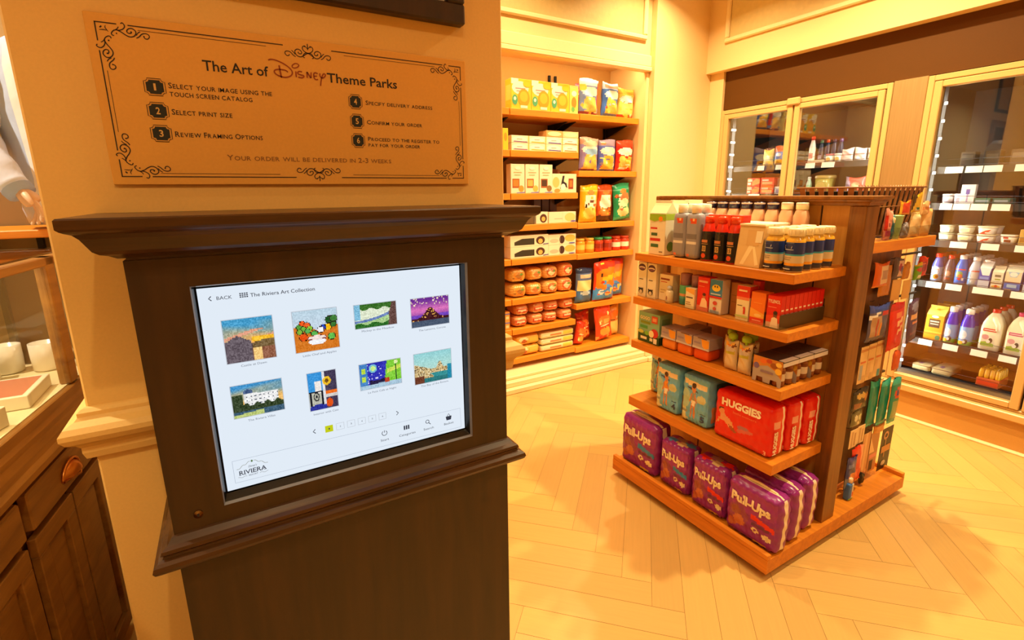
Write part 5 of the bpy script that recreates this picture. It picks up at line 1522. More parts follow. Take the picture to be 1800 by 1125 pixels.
hang('black packet with a silver grooming tool at the right end', 2.690, 2.800, .105, .335, 1.0, (38, 30, 22), [('e', .4, .82, .22, .1, (214, 160, 120)), ('e', .4, .82, .12, .05, (38, 30, 22)), ('r', .36, .3, .46, .75, (170, 130, 90)), ('r', .1, .42, .9, .58, (206, 140, 70)), ('e', .45, .16, .2, .06, (200, 190, 170))], 'card')
mb = MB().rbox(.04, .028, .085, .008, (60, 110, 180), [('r', .5, 0, 1, 1, (214, 206, 190)), ('r', .6, .2, .9, .5, (206, 70, 50)), ('r', 0, 0, 1, .14, (120, 190, 60))], (), 12, 14, 0, 'gloss')
cp = MB().lathe([(.012, .086), (.012, .106), (.009, .11)], 14, (236, 206, 160), 'gloss')
face([('bottle', mb.data('bottle')), ('cap', cp.data('cap'))], 'rinse_bottle', 'small blue and clear bottle with cream cap standing on the base by the post', 'bottle', 2.345, .965, .0932 + .0005)
# ================================================================== THE SHELVED RECESS IN THE BACK WALL
NF, NB = 3.20, 3.575
LT = (2.088, 1.801, 1.492, 1.258, 1.000, .687, .445, .202)
RT = (2.090, 1.663, 1.248, .996, .569, .188)
NAMES_L = ('top', 'second', 'third', 'fourth', 'fifth', 'sixth', 'seventh', 'bottom')
NAMES_R = ('top', 'second', 'third', 'fourth', 'fifth', 'bottom')
def niche_board(x0, x1, z, label):
    o = thing('wall_shelf', label, 'shelf', ((x0 + x1) / 2, NF, z - .046), group='wooden shelves in the wall recess')
    w = (x1 - x0) / 2 - .0015
    part('board', MB().box(-w, w, 0, NB - NF - .012, 0, .046, mat='shelf_wood_x', b=.002), o)
    for x in (-w + .03, w - .045):
        part('bracket', MB().prism([(.10, -.001), (NB - NF - .014, -.001), (NB - NF - .014, -.08)], 0, x, x + .012, (28, 26, 24), 'matte'), o, 'black bracket')
for k, z in enumerate(LT):
    niche_board(1.85, 2.472, z, 'orange-brown wooden shelf, %s level in the left bay beside the column' % NAMES_L[k])
    niche_board(1.225, 1.847, z, 'orange-brown wooden shelf, %s level in the bay hidden by the column' % NAMES_L[k])
for k, z in enumerate(RT):
    niche_board(2.475, 3.096, z, 'orange-brown wooden shelf, %s level in the right bay of the recess' % NAMES_R[k])
for k, x in enumerate((1.84, 1.88, 2.44, 2.50, 3.04)):
    st = MB().box(x - .009, x + .009, 3.563, 3.579, .15, 2.43, (22, 20, 18), 'matte')
    o = part('shelf_standard', st, None)
    tag(o, 'black slotted shelf standard on the recess back, %s from the left' % ORD[k], 'standard', 'black shelf standards')
nl = thing('recess_light', 'warm light strip hidden behind the lintel above the wall shelves', 'light', (1.86, 3.19, 2.49))
part('housing', MB().box(-1.2, 1.2, -.018, .016, .012, .036, (220, 210, 190), 'matte'), nl)
part('diffuser', MB().box(-1.19, 1.19, -.014, .012, .006, .0115, (255, 240, 200), 'lamp_warm'), nl)
ld = bpy.data.lights.new('recess_lamp', 'AREA'); ld.shape = 'RECTANGLE'; ld.size = 2.35; ld.size_y = .02; ld.energy = NICHE_POWER; ld.color = WARM
lo = link(bpy.data.objects.new('recess_lamp', ld), nl); lo.location = (0, 0, .003); lo.rotation_euler = (.45, 0, 0)
NY = 3.222
def put(proto, name, label, cat, x0, x1, z, d=.1, back=0, group=None, drz=0, tilt=0):
    return spawn(proto, name, label, cat, ((x0 + x1) / 2, NY + d / 2 + back, z + .0012), 0, group, rot=(tilt, 0, drz))
def nbox(w, d, h, base, sh, nm='box', side=()):
    return [(None, MB().carton(w, d, h, base, sh, side).data(nm))]
def nbag(w, h, t, base, sh, seed, nm='snack_bag'):
    return [(None, MB().bag(w, h, t, base, sh, seed, 24, 30).data(nm))]
# left bay, top: yellow snack boxes
YB = [('r', 0, .82, .35, 1, (246, 240, 214)), ('e', .45, .7, .42, .22, (240, 226, 206)), ('r', .2, .66, .7, .70, (190, 130, 130)), ('r', .25, .58, .75, .61, (190, 130, 130)), ('e', .62, .38, .3, .3, (234, 150, 30)), ('e', .62, .42, .2, .18, (244, 176, 50)), ('e', .17, .3, .14, .17, (80, 160, 110)), ('e', .17, .34, .06, .06, (236, 240, 214)), ('r', .45, .04, .8, .13, (250, 226, 200)), ('e', .78, .86, .2, .12, (226, 180, 30))]
P = nbox(.168, .09, .205, (242, 190, 50), YB, 'snack_box', [('r', .1, .3, .9, .8, (250, 210, 100))])
for k in range(3):
    put(P, 'snack_box', 'yellow snack box with an orange round picture, %s on the top recess shelf' % ('left one', 'middle one', 'right one')[k], 'box', 1.875 + k * .172, 2.043 + k * .172, LT[0], .09, 0, 'yellow snack boxes')
put(nbox(.08, .16, .20, (244, 214, 120), [('r', .0, .1, 1, .9, (240, 200, 90)), ('e', .5, .4, .3, .2, (226, 130, 40)), ('e', .4, .15, .2, .1, (110, 170, 90)), ('e', .5, .72, .3, .1, (236, 220, 206))], 'snack_box'), 'snack_box', 'narrow yellow snack box turned end-on beside the purple bags', 'box', 2.392, 2.472, LT[0], .16)
P = nbag(.11, .22, .05, (130, 60, 90), [('r', 0, .85, 1, 1, (110, 50, 90))], 3)
put(P, 'snack_bag', 'purple bag end standing behind the narrow yellow box', 'bag', 2.38, 2.49, LT[0] + .0, .05, .19, 'bags on the top shelf')
# right bay, top
def chip(w, h, base, top, blob, extra, seed, word=None):
    sh = [('r', 0, .8, 1, 1, top), ('e', .5, .64, .44, .13, (246, 236, 220)), ('p', [(.1, .08), (.9, .08), (.8, .5), (.2, .5)], blob), ('e', .35, .3, .18, .14, mixc(blob, (250, 220, 120), .5)), ('e', .66, .24, .16, .13, mixc(blob, (250, 200, 90), .6))] + extra
    sh += clutter(seed, 9, [(250, 236, 206), (240, 170, 60), base, top, (226, 90, 50), (250, 214, 110)], .1, .06, .9, .56)
    if word: sh += [('t', word, .12, .9, .60, .11, (250, 244, 230), .05)]
    return nbag(w, h, .075, base, sh, seed)
put(chip(.19, .268, (120, 140, 196), (240, 230, 230), (240, 190, 90), [('e', .12, .75, .14, .1, (236, 196, 80)), ('r', .88, .2, 1, .9, (214, 60, 40)), ('r', 0, 0, 1, .1, (120, 50, 70))], 5), 'snack_bag', 'pale blue chip bag with golden crisps on the top right shelf', 'bag', 2.50, 2.69, RT[0], .08, 0, 'bags on the top shelf', 0, .05)
put(chip(.19, .26, (206, 60, 40), (150, 70, 90), (236, 170, 50), [], 6), 'snack_bag', 'red chip bag half hidden behind the pale blue chip bag', 'bag', 2.545, 2.735, RT[0], .08, .10, 'bags on the top shelf')
put(chip(.185, .258, (66, 110, 190), (196, 200, 226), (240, 176, 50), [('r', .1, .84, .9, .92, (226, 140, 110)), ('e', .3, .46, .14, .12, (250, 220, 90)), ('r', 0, .02, 1, .1, (70, 100, 160))], 7), 'snack_bag', 'bright blue triangle chip bag leaning on the top right shelf', 'bag', 2.72, 2.905, RT[0], .08, .0, 'bags on the top shelf', .12, .05)
put(chip(.18, .235, (246, 206, 90), (236, 170, 60), (250, 206, 110), [('r', 0, 0, 1, .12, (206, 60, 30)), ('e', .5, .62, .4, .12, (252, 244, 226))], 8), 'snack_bag', 'yellow chip bag with a red foot at the right end of the top shelf', 'bag', 2.91, 3.09, RT[0], .08, .02, 'bags on the top shelf', 0, .05)
# left bay, second: white trays of cakes
def cake(col):
    return nbox(.152, .11, .052, (240, 228, 200), [('e', .45, .48, .42, .38, (250, 244, 230)), ('p', [(.1, .12), (.9, .06), (.9, .2), (.15, .26)], col), ('r', .3, .45, .6, .56, (190, 170, 160)), ('r', .94, 0, 1, 1, (232, 190, 90))], 'cake_box')
CA = [cake((140, 90, 130)), cake((232, 180, 70)), cake((90, 70, 150)), cake((230, 130, 60))]
for r in range(2):
    for k in range(4):
        put(CA[k], 'cake_box', 'flat white cake box, %s column, %s layer on the second left shelf' % (('first', 'second', 'third', 'fourth')[k], ('lower', 'upper')[r]), 'box', 1.872 + k * .153, 2.024 + k * .153, LT[1] + r * .0535, .11, 0, 'flat white cake boxes')
for k, c in ((2, (232, 170, 90)), (3, (236, 190, 120))):
    put(nbox(.15, .11, .045, (238, 206, 150) if k == 3 else (232, 170, 100), [('e', .5, .5, .42, .36, (246, 226, 180))], 'cake_box'), 'cake_box', 'low %s box lying on top of the cake boxes' % ('cream' if k == 3 else 'peach'), 'box', 1.872 + k * .153, 2.022 + k * .153, LT[1] + .1075, .11)
put(nbox(.045, .1, .15, (246, 196, 50), [('e', .5, .6, .3, .2, (240, 150, 40))]), 'snack_box', 'slim yellow box at the column edge on the second shelf', 'box', 1.80, 1.845, LT[1], .1)
# right bay, second
put(chip(.19, .258, (150, 130, 180), (206, 150, 130), (244, 186, 80), [('e', .5, .82, .4, .1, (226, 190, 160)), ('e', .55, .58, .4, .1, (150, 190, 226)), ('r', 0, 0, 1, .08, (110, 50, 90))], 15), 'snack_bag', 'mauve chip bag at the left of the second right shelf', 'bag', 2.515, 2.705, RT[1], .08, 0, 'bags on the second shelf', 0, .05)
put(chip(.185, .25, (90, 100, 180), (150, 130, 150), (244, 180, 60), [('p', [(.25, .42), (.85, .42), (.55, .08)], (246, 180, 50)), ('e', .2, .88, .12, .06, (226, 120, 60))], 16, 'Doritos'), 'snack_bag', 'blue triangle chip bag in the middle of the second right shelf', 'bag', 2.705, 2.89, RT[1], .08, 0, 'bags on the second shelf', 0, .05)
put(chip(.19, .252, (214, 40, 24), (222, 60, 30), (240, 150, 40), [('p', [(.3, .36), (.95, .44), (.75, .1)], (244, 170, 50)), ('e', .25, .4, .14, .1, (246, 200, 90)), ('e', .3, .1, .2, .04, (246, 200, 180))], 17, 'Doritos'), 'snack_bag', 'red triangle chip bag at the right of the second right shelf', 'bag', 2.895, 3.085, RT[1], .08, 0, 'bags on the second shelf', 0, .05)
# left bay, third: biscuits
def biscuit(pic):
    return nbox(.118, .07, .212, (240, 226, 196), [('r', .1, .18, .62, .5, (170, 90, 40)), ('r', .16, .24, .56, .46, pic), ('e', .75, .16, .2, .11, mixc(pic, (250, 190, 80), .4)), ('r', .2, .70, .8, .73, (190, 170, 120)), ('r', .25, .62, .7, .64, (150, 170, 110)), ('p', [(.4, 0), (1, 0), (1, .05), (.4, .03)], (130, 130, 180)), ('e', .5, .86, .2, .06, (246, 238, 220))], 'biscuit_box')
for k, c in enumerate(((226, 130, 50), (240, 180, 90), (80, 54, 36))):
    put(biscuit(c), 'biscuit_box', 'tall cream biscuit box with %s window, third left shelf' % ('an orange', 'a golden', 'a dark brown')[k], 'box', 1.84 + .024 + k * .127, 1.84 + .142 + k * .127, LT[2], .07, 0, 'tall cream biscuit boxes')
put(nbox(.235, .09, .145, (240, 222, 186), [('e', .15, .55, .14, .28, (240, 190, 110)), ('p', [(.32, .2), (.42, .9), (.5, .9), (.46, .6), (.58, .5), (.62, .25), (.5, .35)], (50, 40, 44)), ('e', .44, .3, .1, .18, (246, 240, 226)), ('r', .66, .2, .86, .75, (150, 60, 30)), ('r', .7, .3, .82, .65, (214, 120, 50)), ('e', .2, .12, .12, .1, (226, 150, 70))], 'biscuit_box'), 'biscuit_box', 'wide cream box with a dark figure print, right end of third left shelf', 'box', 2.238, 2.468, LT[2], .09)
for k in range(2):
    put(nbox(.12, .06, .19, (190, 120, 70), [], 'box'), 'biscuit_box', 'brown box standing at the back of the third left shelf, %s one' % ('left', 'right')[k], 'box', 2.22 + k * .125, 2.34 + k * .125, LT[2], .06, .22, 'brown boxes at the back of the third shelf')
# right bay, third
def tall_bag(base, face_, seed, extra):
    return nbag(.185, .305, .075, base, [('e', .5, .5, .34, .2, (246, 232, 206)), ('r', .2, .6, .8, .74, (246, 236, 214)), ('e', .5, .26, .36, .16, face_), ('r', 0, .84, 1, .86, mixc(base, (255, 255, 255), .3)), ('e', .5, .8, .22, .06, (236, 130, 60))] + clutter(seed, 12, [(250, 236, 206), (240, 190, 80), base, (226, 110, 60), (120, 60, 30)], .1, .1, .9, .7) + extra, seed)
put(tall_bag((240, 176, 30), (246, 206, 90), 25, [('e', .25, .45, .06, .04, (60, 50, 30)), ('r', 0, 0, 1, .06, (246, 200, 60))]), 'snack_bag', 'tall golden chip bag on the third right shelf', 'bag', 2.525, 2.71, RT[2], .08, 0, 'bags on the third shelf', 0, .05)
put(tall_bag((206, 84, 30), (226, 130, 50), 26, [('e', .5, .5, .3, .13, (250, 240, 220)), ('r', 0, 0, 1, .18, (80, 40, 20))]), 'snack_bag', 'tall brown-orange chip bag in the middle of the third right shelf', 'bag', 2.715, 2.895, RT[2], .08, .03, 'bags on the third shelf', 0, .05)
spawn(tall_bag((34, 150, 100), (246, 220, 150), 27, [('e', .6, .62, .3, .14, (230, 120, 70)), ('e', .55, .48, .3, .12, (246, 226, 180)), ('r', 0, 0, 1, .1, (60, 180, 130))]), 'snack_bag', 'green chip bag leaning to the right on the third right shelf', 'bag', (3.00, NY + .045, RT[2] + .012), 0, 'bags on the third shelf', rot=(.05, -.12, 0))
# left bay, fourth
put(nbox(.11, .10, .09, (236, 222, 190), [('e', .62, .45, .3, .38, (90, 50, 30)), ('e', .62, .4, .16, .2, (236, 180, 90))], 'biscuit_box'), 'biscuit_box', 'low cream box with a nut picture on the fourth left shelf', 'box', 2.085, 2.195, LT[3], .10)
put(nbox(.265, .10, .085, (238, 224, 190), [('r', .2, .35, .5, .42, (200, 180, 150)), ('e', .78, .5, .2, .4, (240, 200, 120)), ('e', .9, .12, .1, .08, (110, 100, 170)), ('r', .495, 0, .5, 1, (210, 190, 150))], 'biscuit_box'), 'biscuit_box', 'low wide cream box on the fourth left shelf', 'box', 2.205, 2.47, LT[3], .10)
put(nbox(.19, .10, .075, (90, 70, 40), [('r', .05, .1, .95, .9, (110, 84, 48))], 'biscuit_box'), 'biscuit_box', 'low dark box near the column on the fourth left shelf', 'box', 1.88, 2.07, LT[3], .10)
for k in range(3):
    put(nbox(.07, .05, .19, (110, 76, 44), [], 'box'), 'snack_box', 'dark upright box at the back of the fourth left shelf, %s of three' % ('left', 'middle', 'right')[k], 'box', 2.22 + k * .08, 2.29 + k * .08, LT[3], .05, .24, 'dark upright boxes')
# left bay, fifth: dark window boxes
def cookie(w, h):
    return nbox(w, .12, h, (240, 226, 194), [('p', [(.1, .15), (.1, .45), (.3, .72), (.62, .72), (.62, .15)], (56, 50, 34)), ('e', .78, .5, .12, .36, (80, 44, 26)), ('e', .78, .42, .06, .22, (240, 180, 90)), ('p', [(.85, .08), (1, .12), (1, .2), (.85, .16)], (90, 90, 150))], 'biscuit_box')
def cookie2(w, h):
    return nbox(w, .12, h, (242, 226, 194), [('e', .2, .4, .16, .2, (206, 190, 160)), ('e', .48, .5, .1, .4, (70, 40, 26)), ('e', .78, .6, .2, .34, (240, 180, 80)), ('r', .4, 0, .41, 1, (200, 180, 150)), ('e', .85, .1, .12, .06, (90, 90, 170))], 'biscuit_box')
A1, A2 = cookie(.35, .086), cookie2(.27, .082)
for r in range(2):
    put(A1, 'biscuit_box', 'long cream box with a dark window, %s of the pair on the fifth left shelf' % ('lower', 'upper')[r], 'box', 1.853, 2.203, LT[4] + r * .0875, .12, 0, 'long cream biscuit boxes')
    put(A2, 'biscuit_box', 'cream box with a biscuit print, %s of the pair right of the dark windows' % ('lower', 'upper')[r], 'box', 2.21, 2.48 - .012, LT[4] + r * .0835, .12, 0, 'cream biscuit print boxes')
# right bay, fourth: jars
def jar(body, lid, lab):
    mb = MB().lathe([(.040, 0), (.044, .006), (.044, .03, lab), (.044, .07, body), (.044, .09), (.038, .098), (.036, .10)], 24, body, 'gloss')
    cp = MB().lathe([(.040, .1005), (.040, .118), (.037, .12)], 24, lid, 'gloss')
    return [('jar', mb.data('jar')), ('jar_lid', cp.data('jar_lid'))]
JA = [jar((236, 150, 40), (244, 180, 70), (250, 200, 90)), jar((190, 60, 30), (60, 160, 100), (150, 50, 30)), jar((214, 60, 34), (206, 70, 40), (244, 226, 196))]
JN = ('orange jar with a yellow lid', 'dark red jar with a green lid', 'red jar with a white label band')
for k in range(6):
    put(JA[k // 2], 'sauce_jar', JN[k // 2] + ', %s of its pair on the fourth right shelf' % ('left', 'right')[k % 2], 'jar', 2.505 + k * .0985, 2.593 + k * .0985, RT[3], .088, 0, 'sauce jars')
for k in range(6):
    put(JA[k // 2], 'sauce_jar', JN[k // 2] + ', behind the %s front jar of its pair' % ('left', 'right')[k % 2], 'jar', 2.505 + k * .0985, 2.593 + k * .0985, RT[3], .088, .092, 'sauce jars')
# left bay, sixth: bread loaves in two layers
def loaf(w, d, h, base, lab, lab2, seed):
    return [(None, MB().rbox(w, d, h, .04, base, [('e', .5, .55, .34, .34, lab), ('e', .5, .5, .22, .2, lab2), ('r', 0, 0, 1, .14, mixc(base, (255, 240, 200), .5)), ('e', .66, .62, .1, .1, (110, 140, 60))] + clutter(seed, 8, [lab2, (250, 226, 180), (190, 60, 40), lab]), (), 22, 18, .006, 'film', seed=seed, crump=.002).data('bread_loaf'))]
LO = [loaf(.137, .2, .105, (226, 170, 80), (232, 140, 50), (170, 110, 50), 1), loaf(.137, .2, .105, (222, 150, 60), (236, 180, 110), (200, 120, 60), 2), loaf(.137, .2, .105, (226, 166, 90), (190, 96, 40), (240, 210, 160), 3), loaf(.13, .2, .115, (230, 150, 80), (226, 90, 50), (244, 206, 160), 4)]
for r in range(2):
    for k in range(4):
        put(LO[k], 'bread_loaf', 'bagged bread loaf, %s in the %s layer of the sixth left shelf' % (ORD[k], ('lower', 'upper')[r]), 'bread', 1.858 + k * .154, 2.008 + k * .154, LT[5] + r * .122, .2, .005, 'bread loaves', drz=(.05, -.06, .04, -.07)[(k + r) % 4])
# right bay, fifth
put(nbag(.175, .30, .08, (90, 110, 150), [('r', 0, 0, 1, .36, (70, 110, 160)), ('r', .05, .36, .95, .68, (246, 220, 150)), ('r', .15, .72, .85, .84, (226, 190, 160)), ('r', 0, .86, 1, 1, (40, 50, 80)), ('e', .5, .3, .3, .06, (190, 210, 226))], 35), 'snack_bag', 'blue and cream tortilla bag at the left of the fifth right shelf', 'bag', 2.49, 2.665, RT[4], .08, -.01, 'bags on the fifth shelf', 0, .05)
def cheese(seed):
    return nbag(.245, .34, .09, (244, 130, 30), [('p', [(0, 1), (1, 1), (1, .88), (.2, .82), (0, .7)], (220, 50, 24)), ('e', .25, .68, .05, .06, (44, 24, 20)), ('p', [(.3, .62), (.9, .7), (.88, .56), (.32, .48)], (250, 190, 40)), ('p', [(0, 0), (1, 0), (1, .3), (.7, .4), (.4, .3), (0, .36)], (70, 140, 210)), ('e', .6, .2, .14, .08, (250, 190, 120)), ('e', .3, .24, .12, .07, (226, 230, 240)), ('p', [(.5, .38), (.66, .44), (.7, .3), (.55, .28)], (90, 110, 190)), ('r', 0, 0, 1, .03, (220, 60, 40)), ('r', .0, .3, .06, .9, (222, 60, 30))] + clutter(seed, 14, [(250, 200, 60), (236, 90, 30), (250, 230, 190), (80, 150, 220), (206, 50, 30)]), seed)
P = cheese(36)
put(P, 'snack_bag', 'large orange cheese puff bag in the middle of the fifth right shelf', 'bag', 2.668, 2.905, RT[4], .09, -.03, 'bags on the fifth shelf', .06, .04)
spawn(P, 'snack_bag', 'large orange cheese puff bag leaning right at the jamb', 'bag', (2.965, NY + .115, RT[4] + .002), 0, 'bags on the fifth shelf', rot=(.04, .0, -.1))
# left bay, seventh: hot dog buns
def buns(seed):
    return [(None, MB().rbox(.122, .19, .088, .036, (226, 140, 80), [('r', .08, .3, .92, .64, (206, 70, 40)), ('r', .2, .4, .8, .54, (246, 214, 180)), ('r', 0, .8, 1, 1, (244, 196, 140)), ('r', 0, 0, 1, .16, (244, 200, 150))] + clutter(seed + 9, 6, [(250, 226, 190), (180, 50, 30), (240, 170, 110)]), (), 20, 14, .006, 'film', seed=seed, crump=.003).data('bun_pack'))]
for r in range(2):
    for k in range(4):
        spawn(buns(k), 'bun_pack', 'red labelled bun pack, %s in the %s row on the seventh left shelf' % (ORD[k], ('lower', 'upper')[r]), 'bread', (1.955 + k * .146 + r * .012, NY + .102, LT[6] + .002 + r * .092), 0, 'bun packs', rot=(0, (.0, -.03, -.03, -.02)[k] * r, (-.1, .05, -.08, .1)[k]))
for r in range(2):
    put(nbox(.045, .12, .07, (226, 150, 60), [('r', 0, .7, 1, .85, (110, 110, 180)), ('r', .2, .2, .8, .5, (240, 210, 160))]), 'snack_box', 'small orange box at the column edge on the seventh shelf, %s one' % ('lower', 'upper')[r], 'box', 1.853 - .058, 1.853 - .013, LT[6] + r * .0715, .12, 0, 'small orange boxes')
# left bay, bottom: rolls and flat packs
for r in range(2):
    put([(None, MB().rbox(.225, .2, .084, .03, (236, 170, 60), [('e', .3, .6, .18, .26, (246, 226, 170)), ('e', .32, .4, .1, .2, (190, 90, 40)), ('r', .55, .3, .9, .7, (244, 190, 80)), ('r', 0, .8, 1, 1, (240, 186, 90))], (), 18, 10, .004, 'film', seed=40 + r, crump=.003).data('roll_pack'))], 'roll_pack', 'golden roll pack, %s of two on the bottom left shelf' % ('lower', 'upper')[r], 'bread', 1.895, 2.12, LT[7] + r * .087, .2, 0, 'golden roll packs')
for r in range(3):
    put([(None, MB().rbox(.34, .2, .052, .018, (238, 214, 160), [('r', .3, .35, .62, .6, (206, 130, 80)), ('r', .64, .2, .95, .9, (232, 200, 80)), ('r', .05, .4, .25, .6, (246, 230, 200))], (), 18, 8, .002, 'film', seed=50 + r, crump=.002).data('tortilla_pack'))], 'tortilla_pack', 'flat cream tortilla pack, %s of three on the bottom left shelf' % ('lowest', 'middle', 'top')[r], 'pack', 2.13, 2.47, LT[7] + r * .055, .2, 0, 'flat tortilla packs')
# right bay, bottom
def small_red(w, h, base, seed, ex=()):
    return nbag(w, h, .07, base, [('e', .5, .6, .36, .14, (236, 120, 50)), ('e', .5, .26, .3, .14, (244, 160, 60)), ('r', .2, .42, .8, .48, (246, 200, 160))] + clutter(seed, 12, [(246, 170, 90), (250, 220, 150), base, (170, 40, 20), (236, 110, 40)]) + list(ex), seed)
for lab, x, w, h, base, lean, bk, ex in (('small red chip bag leaning at the left end of the bottom right shelf', 2.545, .10, .20, (214, 60, 30), .16, 0, ()), ('dark red chip bag standing second on the bottom right shelf', 2.665, .15, .27, (196, 50, 24), -.12, .075, [('r', 0, .0, 1, .1, (150, 40, 20))]), ('big red-orange chip bag leaning right on the bottom right shelf', 2.835, .19, .31, (220, 66, 24), -.16, -.01, [('r', .45, .5, .75, .62, (246, 170, 90))]), ('yellow and cream chip bag at the right end of the bottom right shelf', 2.995, .16, .28, (240, 170, 50), -.05, .075, [('r', 0, 0, 1, .5, (244, 214, 120)), ('r', .2, .52, .6, .56, (90, 60, 30)), ('e', .5, .75, .4, .12, (244, 130, 40))])):
    spawn(small_red(w, h, base, int(x * 50), ex), 'snack_bag', lab, 'bag', (x, NY + .045 + bk, RT[5] + .004 + abs(lean) * w * .45), 0, 'bags on the bottom shelf', rot=(.05, lean, 0))
# bay hidden behind the column: only its right-hand goods can be glimpsed
for k in (1, 3, 5):
    put(nbox(.20, .12, .12, (236, 200, 120), [('e', .5, .5, .3, .3, (230, 140, 50))], 'snack_box'), 'snack_box', 'yellow box on the %s shelf behind the column edge' % NAMES_L[k], 'box', 1.55, 1.75, LT[k], .12, .05, 'boxes behind the column edge')
# ================================================================== GLASS DOOR COOLERS
def aim_lamp(name, loc, d, size, size_y, power, color, parent):
    ld = bpy.data.lights.new(name, 'AREA'); ld.shape = 'RECTANGLE'; ld.size = size; ld.size_y = size_y; ld.energy = power; ld.color = color
    o = link(bpy.data.objects.new(name, ld), parent)
    z = -Vector(d).normalized(); y = Vector((0, 0, 1)); y = (y - y.dot(z) * z).normalized(); x = y.cross(z)
    o.matrix_local = Matrix(((x.x, y.x, z.x, loc[0]), (x.y, y.y, z.y, loc[1]), (x.z, y.z, z.z, loc[2]), (0, 0, 0, 1)))
    return o
def cooler(label, y0, y1, shelves, tags, led):
    yc = (y0 + y1) / 2
    base = .2325
    o = thing('drinks_cooler', label, 'cooler', (3.80, yc, base), 0, 'glass door coolers')
    def LC(mb):
        mb.v = [(x - 3.80, y - yc, z - base) for x, y, z in mb.v]
        return mb
    zt = 2.160; f = .032
    mb = MB()
    mb.box(3.80, 3.86, y0, y0 + f, base, zt, mat='frame_cream', b=.003)
    mb.box(3.80, 3.86, y1 - f, y1, base, zt, mat='frame_cream', b=.003)
    mb.box(3.80, 3.86, y0 + f, y1 - f, zt - f, zt, mat='frame_cream', b=.003)
    mb.box(3.80, 3.86, y0 + f, y1 - f, base, base + .014, mat='frame_cream', b=.003)
    part('surround', LC(mb), o)
    mb = MB()
    mb.box(4.49, 4.51, y0, y1, base, zt, mat='cooler_dark')
    mb.box(3.862, 4.49, y0, y0 + .012, base, zt, mat='cooler_dark')
    mb.box(3.862, 4.49, y1 - .012, y1, base, zt, mat='cooler_dark')
    mb.box(3.862, 4.49, y0 + .012, y1 - .012, base, base + .045, mat='cooler_dark')
    mb.box(3.862, 4.49, y0 + .012, y1 - .012, zt - .03, zt, mat='cooler_dark')
    part('liner', LC(mb), o, 'dark cooler interior')
    a, b = y0 + f, y1 - f; h = (b - a) / 2
    for k in range(2):
        d0, d1 = (a + h + .006, b - .005) if k == 0 else (a + .005, a + h - .006)
        z0, z1 = base + .017, zt - f - .005
        mb = MB(); s = .041; x0, x1 = 3.792, 3.835
        mb.box(x0, x1, d0, d0 + s, z0, z1, mat='frame_cream', b=.004)
        mb.box(x0, x1, d1 - s, d1, z0, z1, mat='frame_cream', b=.004)
        mb.box(x0, x1, d0 + s, d1 - s, z0, z0 + .036, mat='frame_cream', b=.004)
        mb.box(x0, x1, d0 + s, d1 - s, z1 - .036, z1, mat='frame_cream', b=.004)
        dr = part('door', LC(mb), o)
        part('glass_pane', LC(MB().box(3.812, 3.818, d0 + s - .002, d1 - s + .002, z0 + .034, z1 - .034, mat='cooler_glass')), dr)
        part('door_gasket', LC(MB().box(3.8355, 3.842, d0 + .006, d0 + s, z0, z1, mat='rubber_black').box(3.8355, 3.842, d1 - s, d1 - .006, z0, z1, mat='rubber_black')), dr, 'black door gasket')
        yh = d0 + .018 if k == 0 else d1 - .018
        yh = d0 + .02
        part('handle', LC(MB().tube([(3.79, yh, .95), (3.765, yh, .96), (3.765, yh, 1.42), (3.79, yh, 1.43)], .007, 8, (200, 180, 140), 'metal')), dr, 'metal pull handle')
    mb = MB().box(3.842, 3.858, a + h - .012, a + h + .012, base + .014, zt - f, mat='rubber_black')
    part('mullion', LC(mb), o)
    part('door_closer', LC(MB().box(3.775, 3.80, a + h - .05, a + h + .05, zt - .045, zt + .008, mat='frame_cream', b=.008)), o)
    for zi, z in enumerate(shelves):
        mb = MB()
        mb.box(3.935, 4.47, y0 + .02, y1 - .02, z - .010, z, (70, 70, 68), 'metal')
        for i in range(2):
            mb.tube([(3.93, y0 + .02, z + .012 + .035 * i), (3.93, y1 - .02, z + .012 + .035 * i)], .0016, 5, (40, 42, 44), 'metal')
        mb.box(3.926, 3.936, y0 + .02, y1 - .02, z - .038, z + .004, (44, 44, 44), 'matte')
        sh = part('cooler_shelf', LC(mb), o)
        for t0, t1 in tags.get(zi, ()):
            mb = MB().add([(3.918, t0, z - .036), (3.918, t1, z - .036), (3.925, t1, z + .002), (3.925, t0, z + .002), (3.922, t0, z - .036), (3.922, t1, z - .036), (3.9255, t1, z + .002), (3.9255, t0, z + .002)], [(0, 1, 2, 3), (4, 5, 6, 7), (0, 1, 5, 4), (1, 2, 6, 5), (2, 3, 7, 6), (3, 0, 4, 7)], (240, 238, 230), 'print')
            part('price_tag', LC(mb), sh, 'white price tag')
    for yl, sg in ((y1 - .054, -1), (y0 + .054, 1), (a + h, 0)):
        mb = MB().box(3.915 if sg else 3.875, 3.925 if sg else 3.892, yl - .015, yl + .015, base + .06, zt - .05, (20, 20, 20), 'matte')
        for i in range(17):
            z = base + .12 + i * .1035
            mb.lathe([(.0085, z - .008), (.0085, z + .008)], 10, (255, 255, 255), 'lamp_cool', 3.911 if sg else 3.87, yl + .012 * (1 if sg else 0))
            if sg: mb.lathe([(.0085, z - .012), (.0085, z + .004)], 10, (255, 255, 255), 'lamp_cool', 3.911, yl - .013)
        ls = part('light_strip', LC(mb), o, 'cool white dotted light strip')
        aim_lamp('cooler_lamp', (3.872 - 3.8, yl - yc + sg * -.026, 1.15 - base), (.45, sg * .9 if sg else .001, 0), .03, 1.8, COOLER_POWER * (1 if sg else .7), COOL, ls)
    return o
B_SH = (1.622, 1.400, 1.168, .902, .516, .288)
